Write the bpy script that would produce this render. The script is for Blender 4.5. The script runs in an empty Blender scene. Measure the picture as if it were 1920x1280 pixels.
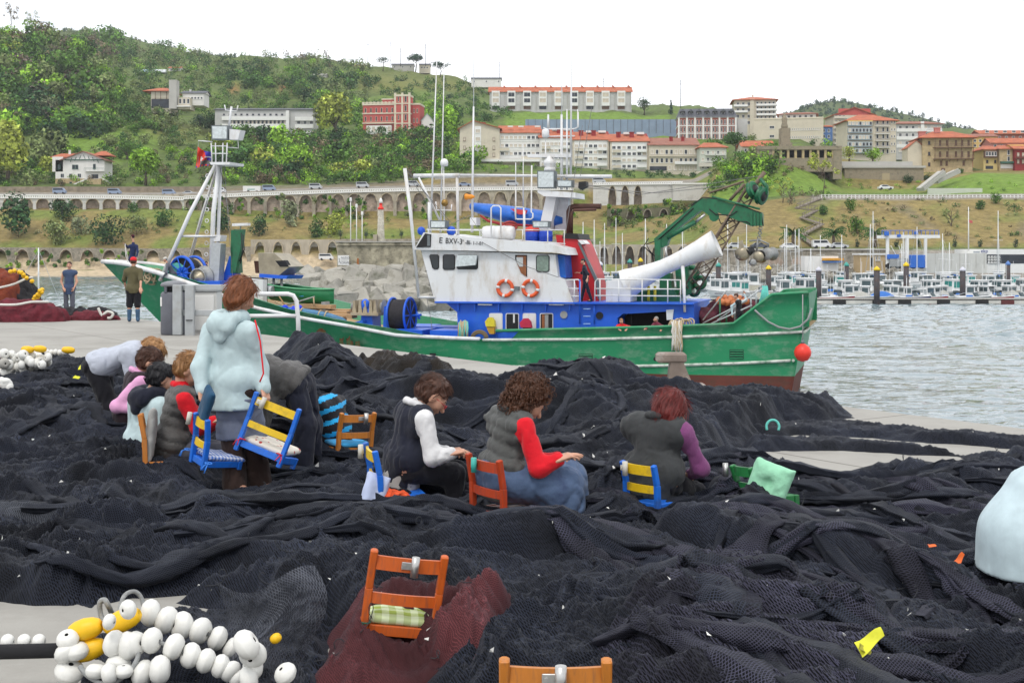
import bpy,math,random
import numpy as np
from mathutils import Vector,Matrix
R=math.radians
random.seed(7)
rng=np.random.default_rng(7)
SC=bpy.context.scene
COL=SC.collection
# ---------------------------------------------------------------- camera, sky, sun, exposure
F,CX,HY,EYE=2400.0,960.0,477.0,1.75
WZ=-4.15
cam=bpy.data.cameras.new('camera')
cam.sensor_width=36.0
cam.lens=36.0*F/1920.0
cam.shift_y=-(640.0-HY)/1920.0
cam.clip_start=0.1
cam.clip_end=9000.0
camo=bpy.data.objects.new('camera',cam)
camo.location=(0,0,EYE)
camo.rotation_euler=(R(90),0,0)
COL.objects.link(camo)
SC.camera=camo
SUN_EL,SUN_AZ=R(58),R(200)
wd=bpy.data.worlds.new('World')
SC.world=wd
wd.use_nodes=True
nt=wd.node_tree
nt.nodes.clear()
wo=nt.nodes.new('ShaderNodeOutputWorld')
bg=nt.nodes.new('ShaderNodeBackground')
sky=nt.nodes.new('ShaderNodeTexSky')
sky.sky_type='NISHITA'
sky.sun_disc=False
sky.sun_elevation=SUN_EL
sky.sun_rotation=SUN_AZ
sky.dust_density=3.0
tc=nt.nodes.new('ShaderNodeTexCoord')
mp=nt.nodes.new('ShaderNodeMapping')
mp.inputs['Scale'].default_value=(1.6,1.6,7.0)
nz=nt.nodes.new('ShaderNodeTexNoise')
nz.inputs['Scale'].default_value=2.6
nz.inputs['Detail'].default_value=7.0
nz.inputs['Roughness'].default_value=0.55
cr=nt.nodes.new('ShaderNodeValToRGB')
cr.color_ramp.elements[0].position=0.30
cr.color_ramp.elements[0].color=(0.62,0.62,0.62,1)
cr.color_ramp.elements[1].position=0.52
cr.color_ramp.elements[1].color=(1,1,1,1)
mx=nt.nodes.new('ShaderNodeMix')
mx.data_type='RGBA'
nt.links.new(tc.outputs['Generated'],mp.inputs['Vector'])
nt.links.new(mp.outputs['Vector'],nz.inputs['Vector'])
nt.links.new(nz.outputs['Fac'],cr.inputs['Fac'])
nt.links.new(cr.outputs['Color'],mx.inputs['Factor'])
nt.links.new(sky.outputs['Color'],mx.inputs['A'])
mx.inputs['B'].default_value=(13.4,13.6,14.0,1)
nt.links.new(mx.outputs['Result'],bg.inputs['Color'])
bg.inputs['Strength'].default_value=0.105
nt.links.new(bg.outputs['Background'],wo.inputs['Surface'])
sl=bpy.data.lights.new('sun','SUN')
sl.energy=1.5
sl.angle=R(14)
sl.color=(1.0,0.95,0.88)
so=bpy.data.objects.new('sun',sl)
so.rotation_euler=(R(90)-SUN_EL,0,-R(20))
COL.objects.link(so)
# the sky's sun stands in the same direction as the lamp
_d=so.rotation_euler.to_matrix()@Vector((0,0,1))
sky.sun_rotation=math.atan2(_d.x,_d.y)
sky.sun_elevation=math.asin(_d.z)
SC.view_settings.view_transform='Standard'
SC.view_settings.look='None'
SC.view_settings.exposure=0.03
SC.view_settings.gamma=1.0
SC.cycles.max_bounces=6
SC.cycles.transparent_max_bounces=12
# ---------------------------------------------------------------- helpers
def P(px,py,d):
 """world point seen at photo pixel (px,py) at distance d along the view axis"""
 return Vector(((px-CX)/F*d,d,EYE-(py-HY)/F*d))
def GP(px,py,z=0.0):
 return P(px,py,F*(EYE-z)/(py-HY))
def tag(o,label=None,cat=None,group=None,kind=None):
 if label:o['label']=label
 if cat:o['category']=cat
 if group:o['group']=group
 if kind:o['kind']=kind
 return o
def thing(name,label,cat,loc=(0,0,0),rz=0.0,group=None):
 o=bpy.data.objects.new(name,None)
 o.empty_display_size=0.2
 COL.objects.link(o)
 o.location=loc
 o.rotation_euler=(0,0,rz)
 return tag(o,label,cat,group)
def rootmat(o):
 m=Matrix.Identity(4)
 while o is not None:
  m=(Matrix.Translation(o.location)@o.rotation_euler.to_matrix().to_4x4()@Matrix.Diagonal((*o.scale,1)))@m
  o=o.parent
 return m
def kids(o):return[c for c in bpy.data.objects if c.parent==o]
KID={}
def link(o,parent):
 COL.objects.link(o)
 if parent is not None:
  o.parent=parent
  KID.setdefault(parent.name,[]).append(o)
 return o
def copy_tree(o,parent=None):
 c=o.copy()
 link(c,parent)
 for ch in list(KID.get(o.name,())):copy_tree(ch,c)
 return c
def npmesh(name,V,quads=None,tris=None,mats=(),parent=None,smooth=True,midx=None,uv=None,world=False):
 V=np.asarray(V,dtype=np.float32).reshape(-1,3)
 if world and parent is not None:
  mi=np.array(rootmat(parent).inverted(),dtype=np.float32)
  V=V@mi[:3,:3].T+mi[:3,3]
 q=np.zeros((0,4),np.int32)if quads is None or len(quads)==0 else np.asarray(quads,np.int32)
 t=np.zeros((0,3),np.int32)if tris is None or len(tris)==0 else np.asarray(tris,np.int32)
 me=bpy.data.meshes.new(name)
 me.vertices.add(len(V))
 me.vertices.foreach_set('co',V.ravel())
 nl=q.size+t.size
 me.loops.add(nl)
 li=np.concatenate([q.ravel(),t.ravel()])
 me.loops.foreach_set('vertex_index',li)
 npoly=len(q)+len(t)
 me.polygons.add(npoly)
 ls=np.concatenate([np.arange(len(q))*4,len(q)*4+np.arange(len(t))*3]).astype(np.int32)
 me.polygons.foreach_set('loop_start',ls)
 if midx is not None:me.polygons.foreach_set('material_index',np.asarray(midx,np.int32))
 if uv is not None:
  l=me.uv_layers.new(name='UVMap')
  l.data.foreach_set('uv',np.asarray(uv,np.float32)[li].ravel())
 me.update(calc_edges=True)
 me.polygons.foreach_set('use_smooth',np.full(npoly,bool(smooth)))
 for m in mats:me.materials.append(m)
 o=bpy.data.objects.new(name,me)
 return link(o,parent)
class MB:
 """collects shapes and links them as ONE mesh object"""
 def __init__(s):s.v=[];s.f=[];s.m=[];s.cur=0;s.sm=[];s.s=False
 def mat(s,i):s.cur=i;return s
 def add(s,vs,fs,smooth=None):
  b=len(s.v)
  s.v.extend([tuple(v)for v in vs])
  sm=s.s if smooth is None else smooth
  for f in fs:
   s.f.append([i+b for i in f]);s.m.append(s.cur);s.sm.append(sm)
  return s
 def boxm(s,M,bev=0.0):
  """unit cube under matrix M"""
  vs=[M@Vector((x,y,z))for x in(-.5,.5)for y in(-.5,.5)for z in(-.5,.5)]
  return s.add(vs,[(0,1,3,2),(4,6,7,5),(0,4,5,1),(2,3,7,6),(0,2,6,4),(1,5,7,3)])
 def box(s,c,size,rz=0.0,rx=0.0,ry=0.0):
  M=Matrix.Translation(c)@Matrix.Rotation(rz,4,'Z')@Matrix.Rotation(ry,4,'Y')@Matrix.Rotation(rx,4,'X')@Matrix.Diagonal((*size,1))
  return s.boxm(M)
 def cbox(s,x0,x1,y0,y1,z0,z1):return s.box(((x0+x1)/2,(y0+y1)/2,(z0+z1)/2),(x1-x0,y1-y0,z1-z0))
 def bbox(s,c,size,b,rz=0.0,rx=0.0,ry=0.0):
  """box with chamfered edges"""
  hx,hy,hz=[k/2 for k in size]
  M=Matrix.Translation(c)@Matrix.Rotation(rz,4,'Z')@Matrix.Rotation(ry,4,'Y')@Matrix.Rotation(rx,4,'X')
  prof=[(-hz,b),(-hz+b,0),(hz-b,0),(hz,b)]
  vs=[]
  for z,i in prof:
   ax,ay=hx-i,hy-i;c2=min(b,ax*.9,ay*.9)
   for x,y in((ax,ay-c2),(ax-c2,ay),(-ax+c2,ay),(-ax,ay-c2),(-ax,-ay+c2),(-ax+c2,-ay),(ax-c2,-ay),(ax,-ay+c2)):
    vs.append(M@Vector((x,y,z)))
  fs=[tuple(range(7,-1,-1)),tuple(range(24,32))]
  for k in range(3):
   for i in range(8):
    j=(i+1)%8
    fs.append((k*8+i,k*8+j,k*8+8+j,k*8+8+i))
  return s.add(vs,fs)
 def bar(s,a,b,w,h=None,up=(0,0,1),bev=0.0):
  """box beam from a to b, width w, height h"""
  a,b=Vector(a),Vector(b);h=w if h is None else h
  z=(b-a);L=z.length
  if L<1e-6:return s
  z.normalize();u=Vector(up)
  if abs(z.dot(u))>.98:u=Vector((1,0,0))
  x=u.cross(z).normalized();y=z.cross(x)
  M=Matrix((x,y,z)).transposed().to_4x4();M.translation=(a+b)/2
  if bev:
   loc=MB();loc.bbox((0,0,0),(w,h,L),bev)
   return s.add([M@Vector(v)for v in loc.v],loc.f)
  return s.boxm(M@Matrix.Diagonal((w,h,L,1)))
 def tube(s,pts,r,n=8,cap=True,closed=False):
  pts=[Vector(p)for p in pts];m=len(pts)
  rr=r if isinstance(r,(list,tuple))else[r]*m
  vs=[];prev=None
  for i,p in enumerate(pts):
   if closed:d=pts[(i+1)%m]-pts[i-1]
   else:d=pts[min(i+1,m-1)]-pts[max(i-1,0)]
   d=d.normalized()if d.length>1e-9 else Vector((0,0,1))
   if prev is None:
    u=Vector((0,0,1))if abs(d.z)<.9 else Vector((1,0,0))
    x=u.cross(d).normalized()
   else:
    x=prev-d*prev.dot(d)
    x=x.normalized()if x.length>1e-6 else Vector((1,0,0))
   prev=x;y=d.cross(x)
   for k in range(n):
    a=2*math.pi*k/n
    vs.append(p+(x*math.cos(a)+y*math.sin(a))*rr[i])
  fs=[]
  for i in range(m if closed else m-1):
   j=(i+1)%m
   for k in range(n):
    l=(k+1)%n
    fs.append((i*n+k,i*n+l,j*n+l,j*n+k))
  s.add(vs,fs,smooth=n>4)
  if cap and not closed:
   b=len(s.v)-len(vs)
   s.f.append([b+k for k in range(n-1,-1,-1)]);s.m.append(s.cur);s.sm.append(False)
   s.f.append([b+(m-1)*n+k for k in range(n)]);s.m.append(s.cur);s.sm.append(False)
  return s
 def cyl(s,a,b,r,r2=None,n=12):return s.tube([a,b],[r,r if r2 is None else r2],n)
 def lathe(s,prof,n=16,M=None,cap=True):
  """prof: (radius, z) list, revolved about local z under M"""
  M=M or Matrix.Identity(4);vs=[];fs=[]
  for r,z in prof:
   for k in range(n):
    a=2*math.pi*k/n
    vs.append(M@Vector((r*math.cos(a),r*math.sin(a),z)))
  for i in range(len(prof)-1):
   for k in range(n):
    l=(k+1)%n
    fs.append((i*n+k,i*n+l,(i+1)*n+l,(i+1)*n+k))
  s.add(vs,fs,smooth=True)
  if cap:
   b=len(s.v)-len(vs);m=len(prof)
   s.f.append([b+k for k in range(n-1,-1,-1)]);s.m.append(s.cur);s.sm.append(False)
   s.f.append([b+(m-1)*n+k for k in range(n)]);s.m.append(s.cur);s.sm.append(False)
  return s
 def torus(s,c,Rr,r,axis=(0,1,0),n=24,k=8):
  ax=Vector(axis).normalized();u=ax.orthogonal().normalized();w=ax.cross(u);c=Vector(c)
  return s.tube([c+(u*math.cos(2*math.pi*i/n)+w*math.sin(2*math.pi*i/n))*Rr for i in range(n)],r,k,closed=True)
 def prism(s,a_pts,b_pts):
  """two matching rings of points, closed at both ends"""
  n=len(a_pts)
  fs=[tuple(range(n-1,-1,-1)),tuple(range(n,2*n))]
  fs+=[(i,(i+1)%n,n+(i+1)%n,n+i)for i in range(n)]
  return s.add(list(a_pts)+list(b_pts),fs)
 def quad(s,*p):return s.add(p,[tuple(range(len(p)))])
 def sph(s,c,r,n=10,m=6,sc=(1,1,1),M=None):
  pr=[(math.sin(math.pi*i/m),-math.cos(math.pi*i/m))for i in range(m+1)]
  pr=[(max(a,1e-3),b)for a,b in pr]
  MM=(M or Matrix.Identity(4))@Matrix.Translation(c)@Matrix.Diagonal((r*sc[0],r*sc[1],r*sc[2],1))
  return s.lathe(pr,n,MM,cap=False)
 def build(s,name,mats,parent=None,world=False,kind=None):
  if not isinstance(mats,(list,tuple)):mats=[mats]
  me=bpy.data.meshes.new(name)
  vs=s.v
  if world and parent is not None:
   mi=rootmat(parent).inverted()
   vs=[mi@Vector(v)for v in vs]
  me.from_pydata([tuple(v)for v in vs],[],s.f)
  for m in mats:me.materials.append(m)
  me.polygons.foreach_set('material_index',s.m)
  me.polygons.foreach_set('use_smooth',s.sm)
  me.update()
  o=bpy.data.objects.new(name,me)
  if kind:o['kind']=kind
  return link(o,parent)
  # --- procedural materials
MAT={}
def M(name,col,rough=0.6,var=0.12,scale=4.0,bump=0.0,bscale=30.0,metal=0.0,stain=None,sscale=1.2,samt=0.5,spec=0.4,alpha=None,sheen=0.0,stretch=None,dscale=None):
 """weathered principled material: colour wanders with two noises, optional stains (own colour and shape) and bump"""
 if name in MAT:return MAT[name]
 m=bpy.data.materials.new(name);m.use_nodes=True;MAT[name]=m
 n=m.node_tree;b=n.nodes['Principled BSDF']
 b.inputs['Roughness'].default_value=rough;b.inputs['Metallic'].default_value=metal
 b.inputs['Specular IOR Level'].default_value=spec
 if sheen:b.inputs['Sheen Weight'].default_value=sheen;b.inputs['Sheen Roughness'].default_value=.5
 tc=n.nodes.new('ShaderNodeTexCoord');vec=tc.outputs['Object']
 if stretch:
  mp=n.nodes.new('ShaderNodeMapping');mp.inputs['Scale'].default_value=stretch
  n.links.new(vec,mp.inputs['Vector']);vec=mp.outputs['Vector']
 def noise(sc,det=5,ro=.6):
  t=n.nodes.new('ShaderNodeTexNoise');t.inputs['Scale'].default_value=sc;t.inputs['Detail'].default_value=det
  t.inputs['Roughness'].default_value=ro;n.links.new(vec,t.inputs['Vector']);return t.outputs['Fac']
 def ramp(f,p0,c0,p1,c1):
  r=n.nodes.new('ShaderNodeValToRGB');e=r.color_ramp.elements
  e[0].position=p0;e[0].color=c0;e[1].position=p1;e[1].color=c1
  n.links.new(f,r.inputs['Fac']);return r.outputs['Color']
 c=tuple(col)[:3]
 lo=tuple(max(0,k*(1-var))for k in c)+(1,);hi=tuple(min(1,k*(1+var))for k in c)+(1,)
 out=ramp(noise(scale),.3,lo,.7,hi)
 if stain is not None:
  mx=n.nodes.new('ShaderNodeMix');mx.data_type='RGBA'
  f=ramp(noise(sscale,8,.7),.5,(0,0,0,1),.68,(samt,samt,samt,1))
  n.links.new(f,mx.inputs['Factor']);n.links.new(out,mx.inputs['A']);mx.inputs['B'].default_value=(*stain,1)
  out=mx.outputs['Result']
 n.links.new(out,b.inputs['Base Color'])
 if bump:
  bp=n.nodes.new('ShaderNodeBump');bp.inputs['Strength'].default_value=bump;bp.inputs['Distance'].default_value=dscale or .02
  n.links.new(noise(bscale,4),bp.inputs['Height']);n.links.new(bp.outputs['Normal'],b.inputs['Normal'])
 if alpha is not None:b.inputs['Alpha'].default_value=alpha
 return m
 # --- noise on arrays
_perm=np.concatenate([np.random.default_rng(3).permutation(256)]*3)
_ang=np.random.default_rng(4).uniform(0,2*np.pi,256)
_pgx,_pgy=np.cos(_ang),np.sin(_ang)
def pn(x,y,seed=0):
 xi=np.floor(x).astype(np.int64);yi=np.floor(y).astype(np.int64)
 xf=x-xi;yf=y-yi
 u=xf*xf*xf*(xf*(xf*6-15)+10);v=yf*yf*yf*(yf*(yf*6-15)+10)
 def g(ix,iy,dx,dy):
  h=_perm[_perm[(ix+seed*37)&255]+((iy+seed*11)&255)]
  return _pgx[h]*dx+_pgy[h]*dy
 a=g(xi,yi,xf,yf);b=g(xi+1,yi,xf-1,yf);c=g(xi,yi+1,xf,yf-1);d=g(xi+1,yi+1,xf-1,yf-1)
 return((a+u*(b-a))+v*((c+u*(d-c))-(a+u*(b-a))))*1.41
def fbm(x,y,seed=0,oct=4,gain=.5):
 s=0;a=1;f=1
 for k in range(oct):s=s+a*pn(x*f,y*f,seed+k);a*=gain;f*=2.03
 return s
def ridg(x,y,seed=0):return 1-np.abs(pn(x,y,seed))*2
def vn3(p,seed=0):
 """value noise on points (...,3), range -1..1"""
 i=np.floor(p).astype(np.int64);f=p-i;f=f*f*(3-2*f)
 def h(dx,dy,dz):return _perm[_perm[_perm[(i[...,0]+dx+seed*31)&255]+((i[...,1]+dy)&255)]+((i[...,2]+dz)&255)]/127.5-1
 def L(a,b,t):return a+(b-a)*t
 x0=L(L(h(0,0,0),h(1,0,0),f[...,0]),L(h(0,1,0),h(1,1,0),f[...,0]),f[...,1])
 x1=L(L(h(0,0,1),h(1,0,1),f[...,0]),L(h(0,1,1),h(1,1,1),f[...,0]),f[...,1])
 return L(x0,x1,f[...,2])
def grid_quads(nr,nc):
 i=np.arange(nr*nc).reshape(nr,nc)
 return np.stack([i[:-1,:-1],i[:-1,1:],i[1:,1:],i[1:,:-1]],-1).reshape(-1,4)
def sstep(a,b,x):
 t=np.clip((x-a)/(b-a),0,1);return t*t*(3-2*t)
 # ---------------------------------------------------------------- quay, water
E0=GP(281,600);E1=GP(1920,802)
EDIR=(E1-E0).normalized();ENRM=Vector((EDIR.y,-EDIR.x,0))
if ENRM.y>0:ENRM=-ENRM
def quay():
 m=M('concrete',(0.315,0.305,0.28),.85,.10,.8,bump=.35,bscale=60,stain=(.20,.19,.17),sscale=.45,samt=.7,spec=.25,dscale=.006)
 n_=m.node_tree;b_=n_.nodes['Principled BSDF'];src=b_.inputs['Base Color'].links[0].from_socket
 br=n_.nodes.new('ShaderNodeTexBrick');br.inputs['Scale'].default_value=1.0;br.inputs['Brick Width'].default_value=6.0;br.inputs['Row Height'].default_value=4.2;br.inputs['Mortar Size'].default_value=.018;br.inputs['Mortar Smooth'].default_value=.4
 mp_=n_.nodes.new('ShaderNodeMapping');mp_.inputs['Rotation'].default_value=(0,0,-math.atan2(EDIR.y,EDIR.x));tc_=n_.nodes.new('ShaderNodeTexCoord');n_.links.new(tc_.outputs['Object'],mp_.inputs['Vector']);n_.links.new(mp_.outputs['Vector'],br.inputs['Vector'])
 jm=n_.nodes.new('ShaderNodeMix');jm.data_type='RGBA';n_.links.new(br.outputs['Fac'],jm.inputs['Factor']);n_.links.new(src,jm.inputs['A']);jm.inputs['B'].default_value=(.16,.15,.135,1);n_.links.new(jm.outputs['Result'],b_.inputs['Base Color'])
 a=E0-EDIR*90;b=E1+EDIR*60
 n=40
 mb=MB()
 # top sheet: strip along the edge and a broad apron behind it
 def row(off,z):return[Vector((*(a+(b-a)*(i/n)+ENRM*off).to_2d(),z))for i in range(n+1)]
 rows=[row(0,-6.5),row(0,-.05),row(.05,0),row(.75,0),row(3,0),row(12,0),row(60,0)]
 vs=[v for r in rows for v in r];k=n+1
 mb.add(vs,[(r*k+i,r*k+i+1,(r+1)*k+i+1,(r+1)*k+i)for r in range(len(rows)-1)for i in range(n)])
 o=mb.build('quay',m,kind='structure')
 # coping joint groove lines, 4 mm proud dark seams
 return o
quay()
def water():
 m=bpy.data.materials.new('water');m.use_nodes=True
 n=m.node_tree;b=n.nodes['Principled BSDF']
 b.inputs['Base Color'].default_value=(.15,.205,.225,1)
 b.inputs['Roughness'].default_value=.06
 b.inputs['IOR'].default_value=1.33
 b.inputs['Specular IOR Level'].default_value=1.0
 tc=n.nodes.new('ShaderNodeTexCoord')
 def wave(sc,st,det,rot=0.):
  mp=n.nodes.new('ShaderNodeMapping');mp.inputs['Scale'].default_value=st;mp.inputs['Rotation'].default_value=(0,0,rot)
  n.links.new(tc.outputs['Object'],mp.inputs['Vector'])
  t=n.nodes.new('ShaderNodeTexNoise');t.inputs['Scale'].default_value=sc;t.inputs['Detail'].default_value=det;t.inputs['Roughness'].default_value=.55
  t.inputs['Distortion'].default_value=.35
  n.links.new(mp.outputs['Vector'],t.inputs['Vector']);return t.outputs['Fac']
 def math_(op,a,b_):
  q=n.nodes.new('ShaderNodeMath');q.operation=op
  for i,v in enumerate((a,b_)):
   if isinstance(v,float):q.inputs[i].default_value=v
   else:n.links.new(v,q.inputs[i])
  return q.outputs[0]
 h=math_('ADD',math_('MULTIPLY',wave(.9,(.55,1,1),3,.2),1.0),math_('MULTIPLY',wave(.16,(.6,1,1),2,-.15),2.0))
 # patches of calmer and rougher water
 pt=n.nodes.new('ShaderNodeMapRange');pt.inputs[1].default_value=.35;pt.inputs[2].default_value=.65
 pt.inputs[3].default_value=.35;pt.inputs[4].default_value=1.0
 n.links.new(wave(.03,(.5,1,1),3),pt.inputs[0])
 h=math_('MULTIPLY',h,pt.outputs[0])
 bp=n.nodes.new('ShaderNodeBump');bp.inputs['Strength'].default_value=1.0;bp.inputs['Distance'].default_value=.25
 n.links.new(h,bp.inputs['Height']);n.links.new(bp.outputs['Normal'],b.inputs['Normal'])
 nr,nc=1150,480
 yy=np.exp(np.linspace(math.log(11.),math.log(420.),nr));uu=np.linspace(-.62,.62,nc)
 Y=np.repeat(yy[:,None],nc,1);X=yy[:,None]*uu[None]
 a=sstep(420,300,Y);calm=.45+.75*sstep(-.35,.4,fbm(X/34,Y/60,31,2))
 Z=WZ+a*calm*(.20*pn(X/2.9+.3*pn(X/5,Y/5,3),Y/1.9,32)+.10*pn(X/1.25,Y/.85+.4*pn(X/2,Y/2,5),33)+.034*pn(X/.55,Y/.42,34))
 o=npmesh('water',np.stack([X,Y,Z],-1),grid_quads(nr,nc),mats=[m]);o['kind']='structure'
 mb=MB();mb.quad((-1500,3,WZ-.25),(1500,3,WZ-.25),(1500,900,WZ-.25),(-1500,900,WZ-.25));mb.build('water',m,kind='structure')
water()
# ---------------------------------------------------------------- nets
def net_mat(name,thread,gap,cell=.026,haze=.08,alpha=False,thick=.5):
 m=bpy.data.materials.new(name);m.use_nodes=True
 n=m.node_tree;b=n.nodes['Principled BSDF'];L=n.links.new
 b.inputs['Roughness'].default_value=.62;b.inputs['Specular IOR Level'].default_value=.1
 b.inputs['Sheen Weight'].default_value=haze;b.inputs['Sheen Roughness'].default_value=.45
 b.inputs['Sheen Tint'].default_value=(.75,.8,.95,1)
 uv=n.nodes.new('ShaderNodeUVMap');uv.uv_map='UVMap'
 def wave(rot):
  mp=n.nodes.new('ShaderNodeMapping');mp.inputs['Rotation'].default_value=(0,0,rot)
  L(uv.outputs[0],mp.inputs['Vector'])
  w=n.nodes.new('ShaderNodeTexWave');w.wave_type='BANDS';w.bands_direction='X';w.wave_profile='SIN'
  w.inputs['Scale'].default_value=.314/cell;w.inputs['Distortion'].default_value=2.5;w.inputs['Detail'].default_value=2.0
  w.inputs['Detail Scale'].default_value=.25
  L(mp.outputs['Vector'],w.inputs['Vector']);return w.outputs['Fac']
 mxn=n.nodes.new('ShaderNodeMath');mxn.operation='MAXIMUM';L(wave(R(32)),mxn.inputs[0]);L(wave(R(-32)),mxn.inputs[1])
 rp=n.nodes.new('ShaderNodeMapRange');rp.interpolation_type='SMOOTHSTEP'
 rp.inputs[1].default_value=1-thick*.55;rp.inputs[2].default_value=1-thick*.2
 L(mxn.outputs[0],rp.inputs[0])
 # layer count wanders over the heap; lit single-layer patches painted into the thread colour
 nz=n.nodes.new('ShaderNodeTexNoise');nz.inputs['Scale'].default_value=1.7;nz.inputs['Detail'].default_value=4;L(uv.outputs[0],nz.inputs['Vector'])
 cr=n.nodes.new('ShaderNodeValToRGB');e=cr.color_ramp.elements
 e[0].position=.34;e[0].color=(*[k*.45 for k in thread],1);e[1].position=.72;e[1].color=(*[min(1,k*2.3)for k in thread],1)
 L(nz.outputs['Fac'],cr.inputs['Fac'])
 if alpha:
  L(cr.outputs['Color'],b.inputs['Base Color'])
  mr=n.nodes.new('ShaderNodeMapRange');mr.inputs[3].default_value=.22;mr.inputs[4].default_value=1.0
  L(rp.outputs[0],mr.inputs[0]);L(mr.outputs[0],b.inputs['Alpha'])
 else:
  mx=n.nodes.new('ShaderNodeMix');mx.data_type='RGBA'
  L(rp.outputs[0],mx.inputs['Factor']);mx.inputs['A'].default_value=(*gap,1);L(cr.outputs['Color'],mx.inputs['B'])
  L(mx.outputs['Result'],b.inputs['Base Color'])
 nb=n.nodes.new('ShaderNodeTexNoise');nb.inputs['Scale'].default_value=26;nb.inputs['Detail'].default_value=5;nb.inputs['Roughness'].default_value=.7
 L(uv.outputs[0],nb.inputs['Vector'])
 ad=n.nodes.new('ShaderNodeMath');ad.operation='MULTIPLY_ADD';L(rp.outputs[0],ad.inputs[0]);ad.inputs[1].default_value=.35;L(nb.outputs['Fac'],ad.inputs[2])
 bp=n.nodes.new('ShaderNodeBump');bp.inputs['Strength'].default_value=.8;bp.inputs['Distance'].default_value=.012
 L(ad.outputs[0],bp.inputs['Height']);L(bp.outputs['Normal'],b.inputs['Normal'])
 return m
def poly_sd(x,y,poly):
 """signed distance to a polygon, positive inside"""
 p=np.array(poly);q=np.roll(p,-1,0)
 d2=np.full(x.shape,1e9);ins=np.zeros(x.shape,bool)
 for(ax,ay),(bx,by)in zip(p,q):
  ex,ey=bx-ax,by-ay
  t=np.clip(((x-ax)*ex+(y-ay)*ey)/(ex*ex+ey*ey+1e-12),0,1)
  d2=np.minimum(d2,(x-ax-t*ex)**2+(y-ay-t*ey)**2)
  c=((ay>y)!=(by>y))&(x<(bx-ax)*(y-ay)/(by-ay+1e-12)+ax)
  ins^=c
 return np.where(ins,1,-1)*np.sqrt(d2)
NET_BUMPS=[]
def swell(px,d,h,rx,ry,ang=0.):NET_BUMPS.append(((px-CX)/F*d,d,h,rx,ry,R(ang)))
def folds(x,y,seed,ang,aniso,wl,sharp=.5):
 """cloth-like folds: warped ridged noise drawn out along direction ang"""
 wx=fbm(x*.55,y*.55,seed+40,3)*.55;wy=fbm(x*.55+9,y*.55,seed+44,3)*.55
 X=x+wx;Y=y+wy
 c,s=math.cos(ang),math.sin(ang)
 u=(X*c+Y*s)/aniso;v=-X*s+Y*c
 tot=0;a=1.;w=wl
 w2=0
 for k in range(5):
  n0=np.abs(pn(u/w+w2,v/w-w2,seed+3*k))*2.2
  # rounded swags that meet in sharp creases, with a few sharp raised pleats
  n1=np.sqrt(n0*n0+.004)if k!=2 else 1.05-n0
  tot=tot+a*np.minimum(n1,1.15)
  w2=w2+pn(u/w,v/w,seed+7+k)*.5
  a*=.55;w*=.5
 return tot/1.9
def net(name,label,poly,h,mat,seed=1,ang=0.,aniso=2.2,wl=.9,amp=.6,edge=.5,rough=.25,z0=-.015,rows=260,bumps=False,step=.0024,group='black nets on the quay',zoff=0.,kind=None,ragged=.12,specks=None,fine=.021,dips=()):
 pw=[tuple(GP(*p).to_2d())for p in poly]if len(poly[0])==2 else[p[:2]for p in poly]
 ys=[p[1]for p in pw];xs=[p[0]/max(p[1],.1)for p in pw]
 y0,y1=max(2.6,min(ys)-.3),max(ys)+.3
 u0,u1=max(min(xs)-.05,-.52),min(max(xs)+.05,.52)
 nr=int(math.log(y1/y0)/step*.8)+2;nc=int((u1-u0)/(step*.55))+2
 yy=np.exp(np.linspace(math.log(y0),math.log(y1),nr));uu=np.linspace(u0,u1,nc)
 Y=np.repeat(yy[:,None],nc,1);X=yy[:,None]*uu[None,:]
 sd=poly_sd(X,Y,pw)+fbm(X*2.2,Y*2.2,seed+90,3)*ragged
 t=sstep(0,edge,sd)
 base=h*(1+rough*fbm(X*.6,Y*.6,seed+60,3)*1.6)
 f1=folds(X,Y,seed,ang,aniso,wl)
 f2=folds(X,Y,seed+20,ang+.9,aniso*.8,wl*.6)
 w=sstep(-.25,.25,fbm(X*.5,Y*.5,seed+70,2))
 ff=f1*(1-w)+f2*w
 f3=ridg(X/.07+3*f1,Y/.05+3*f2,seed+5)*.5+ridg(X/.033+5*f2,Y/.027,seed+6)*.35
 Z=base+h*amp*(ff-.45)+fine*f3*(.4+.6*np.abs(w-.5)*2)
 ca,sa=math.cos(ang),math.sin(ang);us,vs_=X*ca+Y*sa,-X*sa+Y*ca
 wv=.12*f1+.10*f2
 Z=Z+.55*fine*(ridg(us/.42+wv*2,(vs_+wv)/.042,seed+8)+.6*ridg(us/.25,(vs_+wv*1.4)/.024,seed+9))*(.35+.65*sstep(-.2,.3,fbm(X*.8,Y*.8,seed+75,2)))
 if bumps:
  for bx,by,bh,rx,ry,a in NET_BUMPS:
   dx,dy=X-bx,Y-by;c,s=math.cos(a),math.sin(a)
   Z=Z+bh*np.exp(-((dx*c+dy*s)/rx)**2-((-dx*s+dy*c)/ry)**2)
 for px_,d_,dh,rr in dips:
  Z=Z+dh*np.exp(-((X-(px_-CX)/F*d_)**2+(Y-d_)**2)/rr**2)
 Z=z0+zoff*t+np.maximum(t,0)*np.maximum(Z,.02)
 V=np.stack([X,Y,Z],-1).reshape(-1,3)
 q=grid_quads(nr,nc)
 keep=(sd>-.02).ravel()[q].all(1)
 q=q[keep]
 used=np.zeros(len(V),bool);used[q.ravel()]=True
 mp=np.cumsum(used)-1
 # the mesh pattern follows the cloth down the sides of its folds
 UV=np.stack([X+Z*.9,Y*.9-Z*1.1+.05*f1],-1).reshape(-1,2)
 V=V[used];UV=UV[used];q=mp[q]
 c0=V.mean(0);c0[2]=0
 o=npmesh(name,V-c0,q,mats=[mat],uv=UV)
 o.location=c0
 tag(o,label,'fishing net',group,kind)
 return o,(nr,nc,X,Y,Z,sd)
HF=[]
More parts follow.
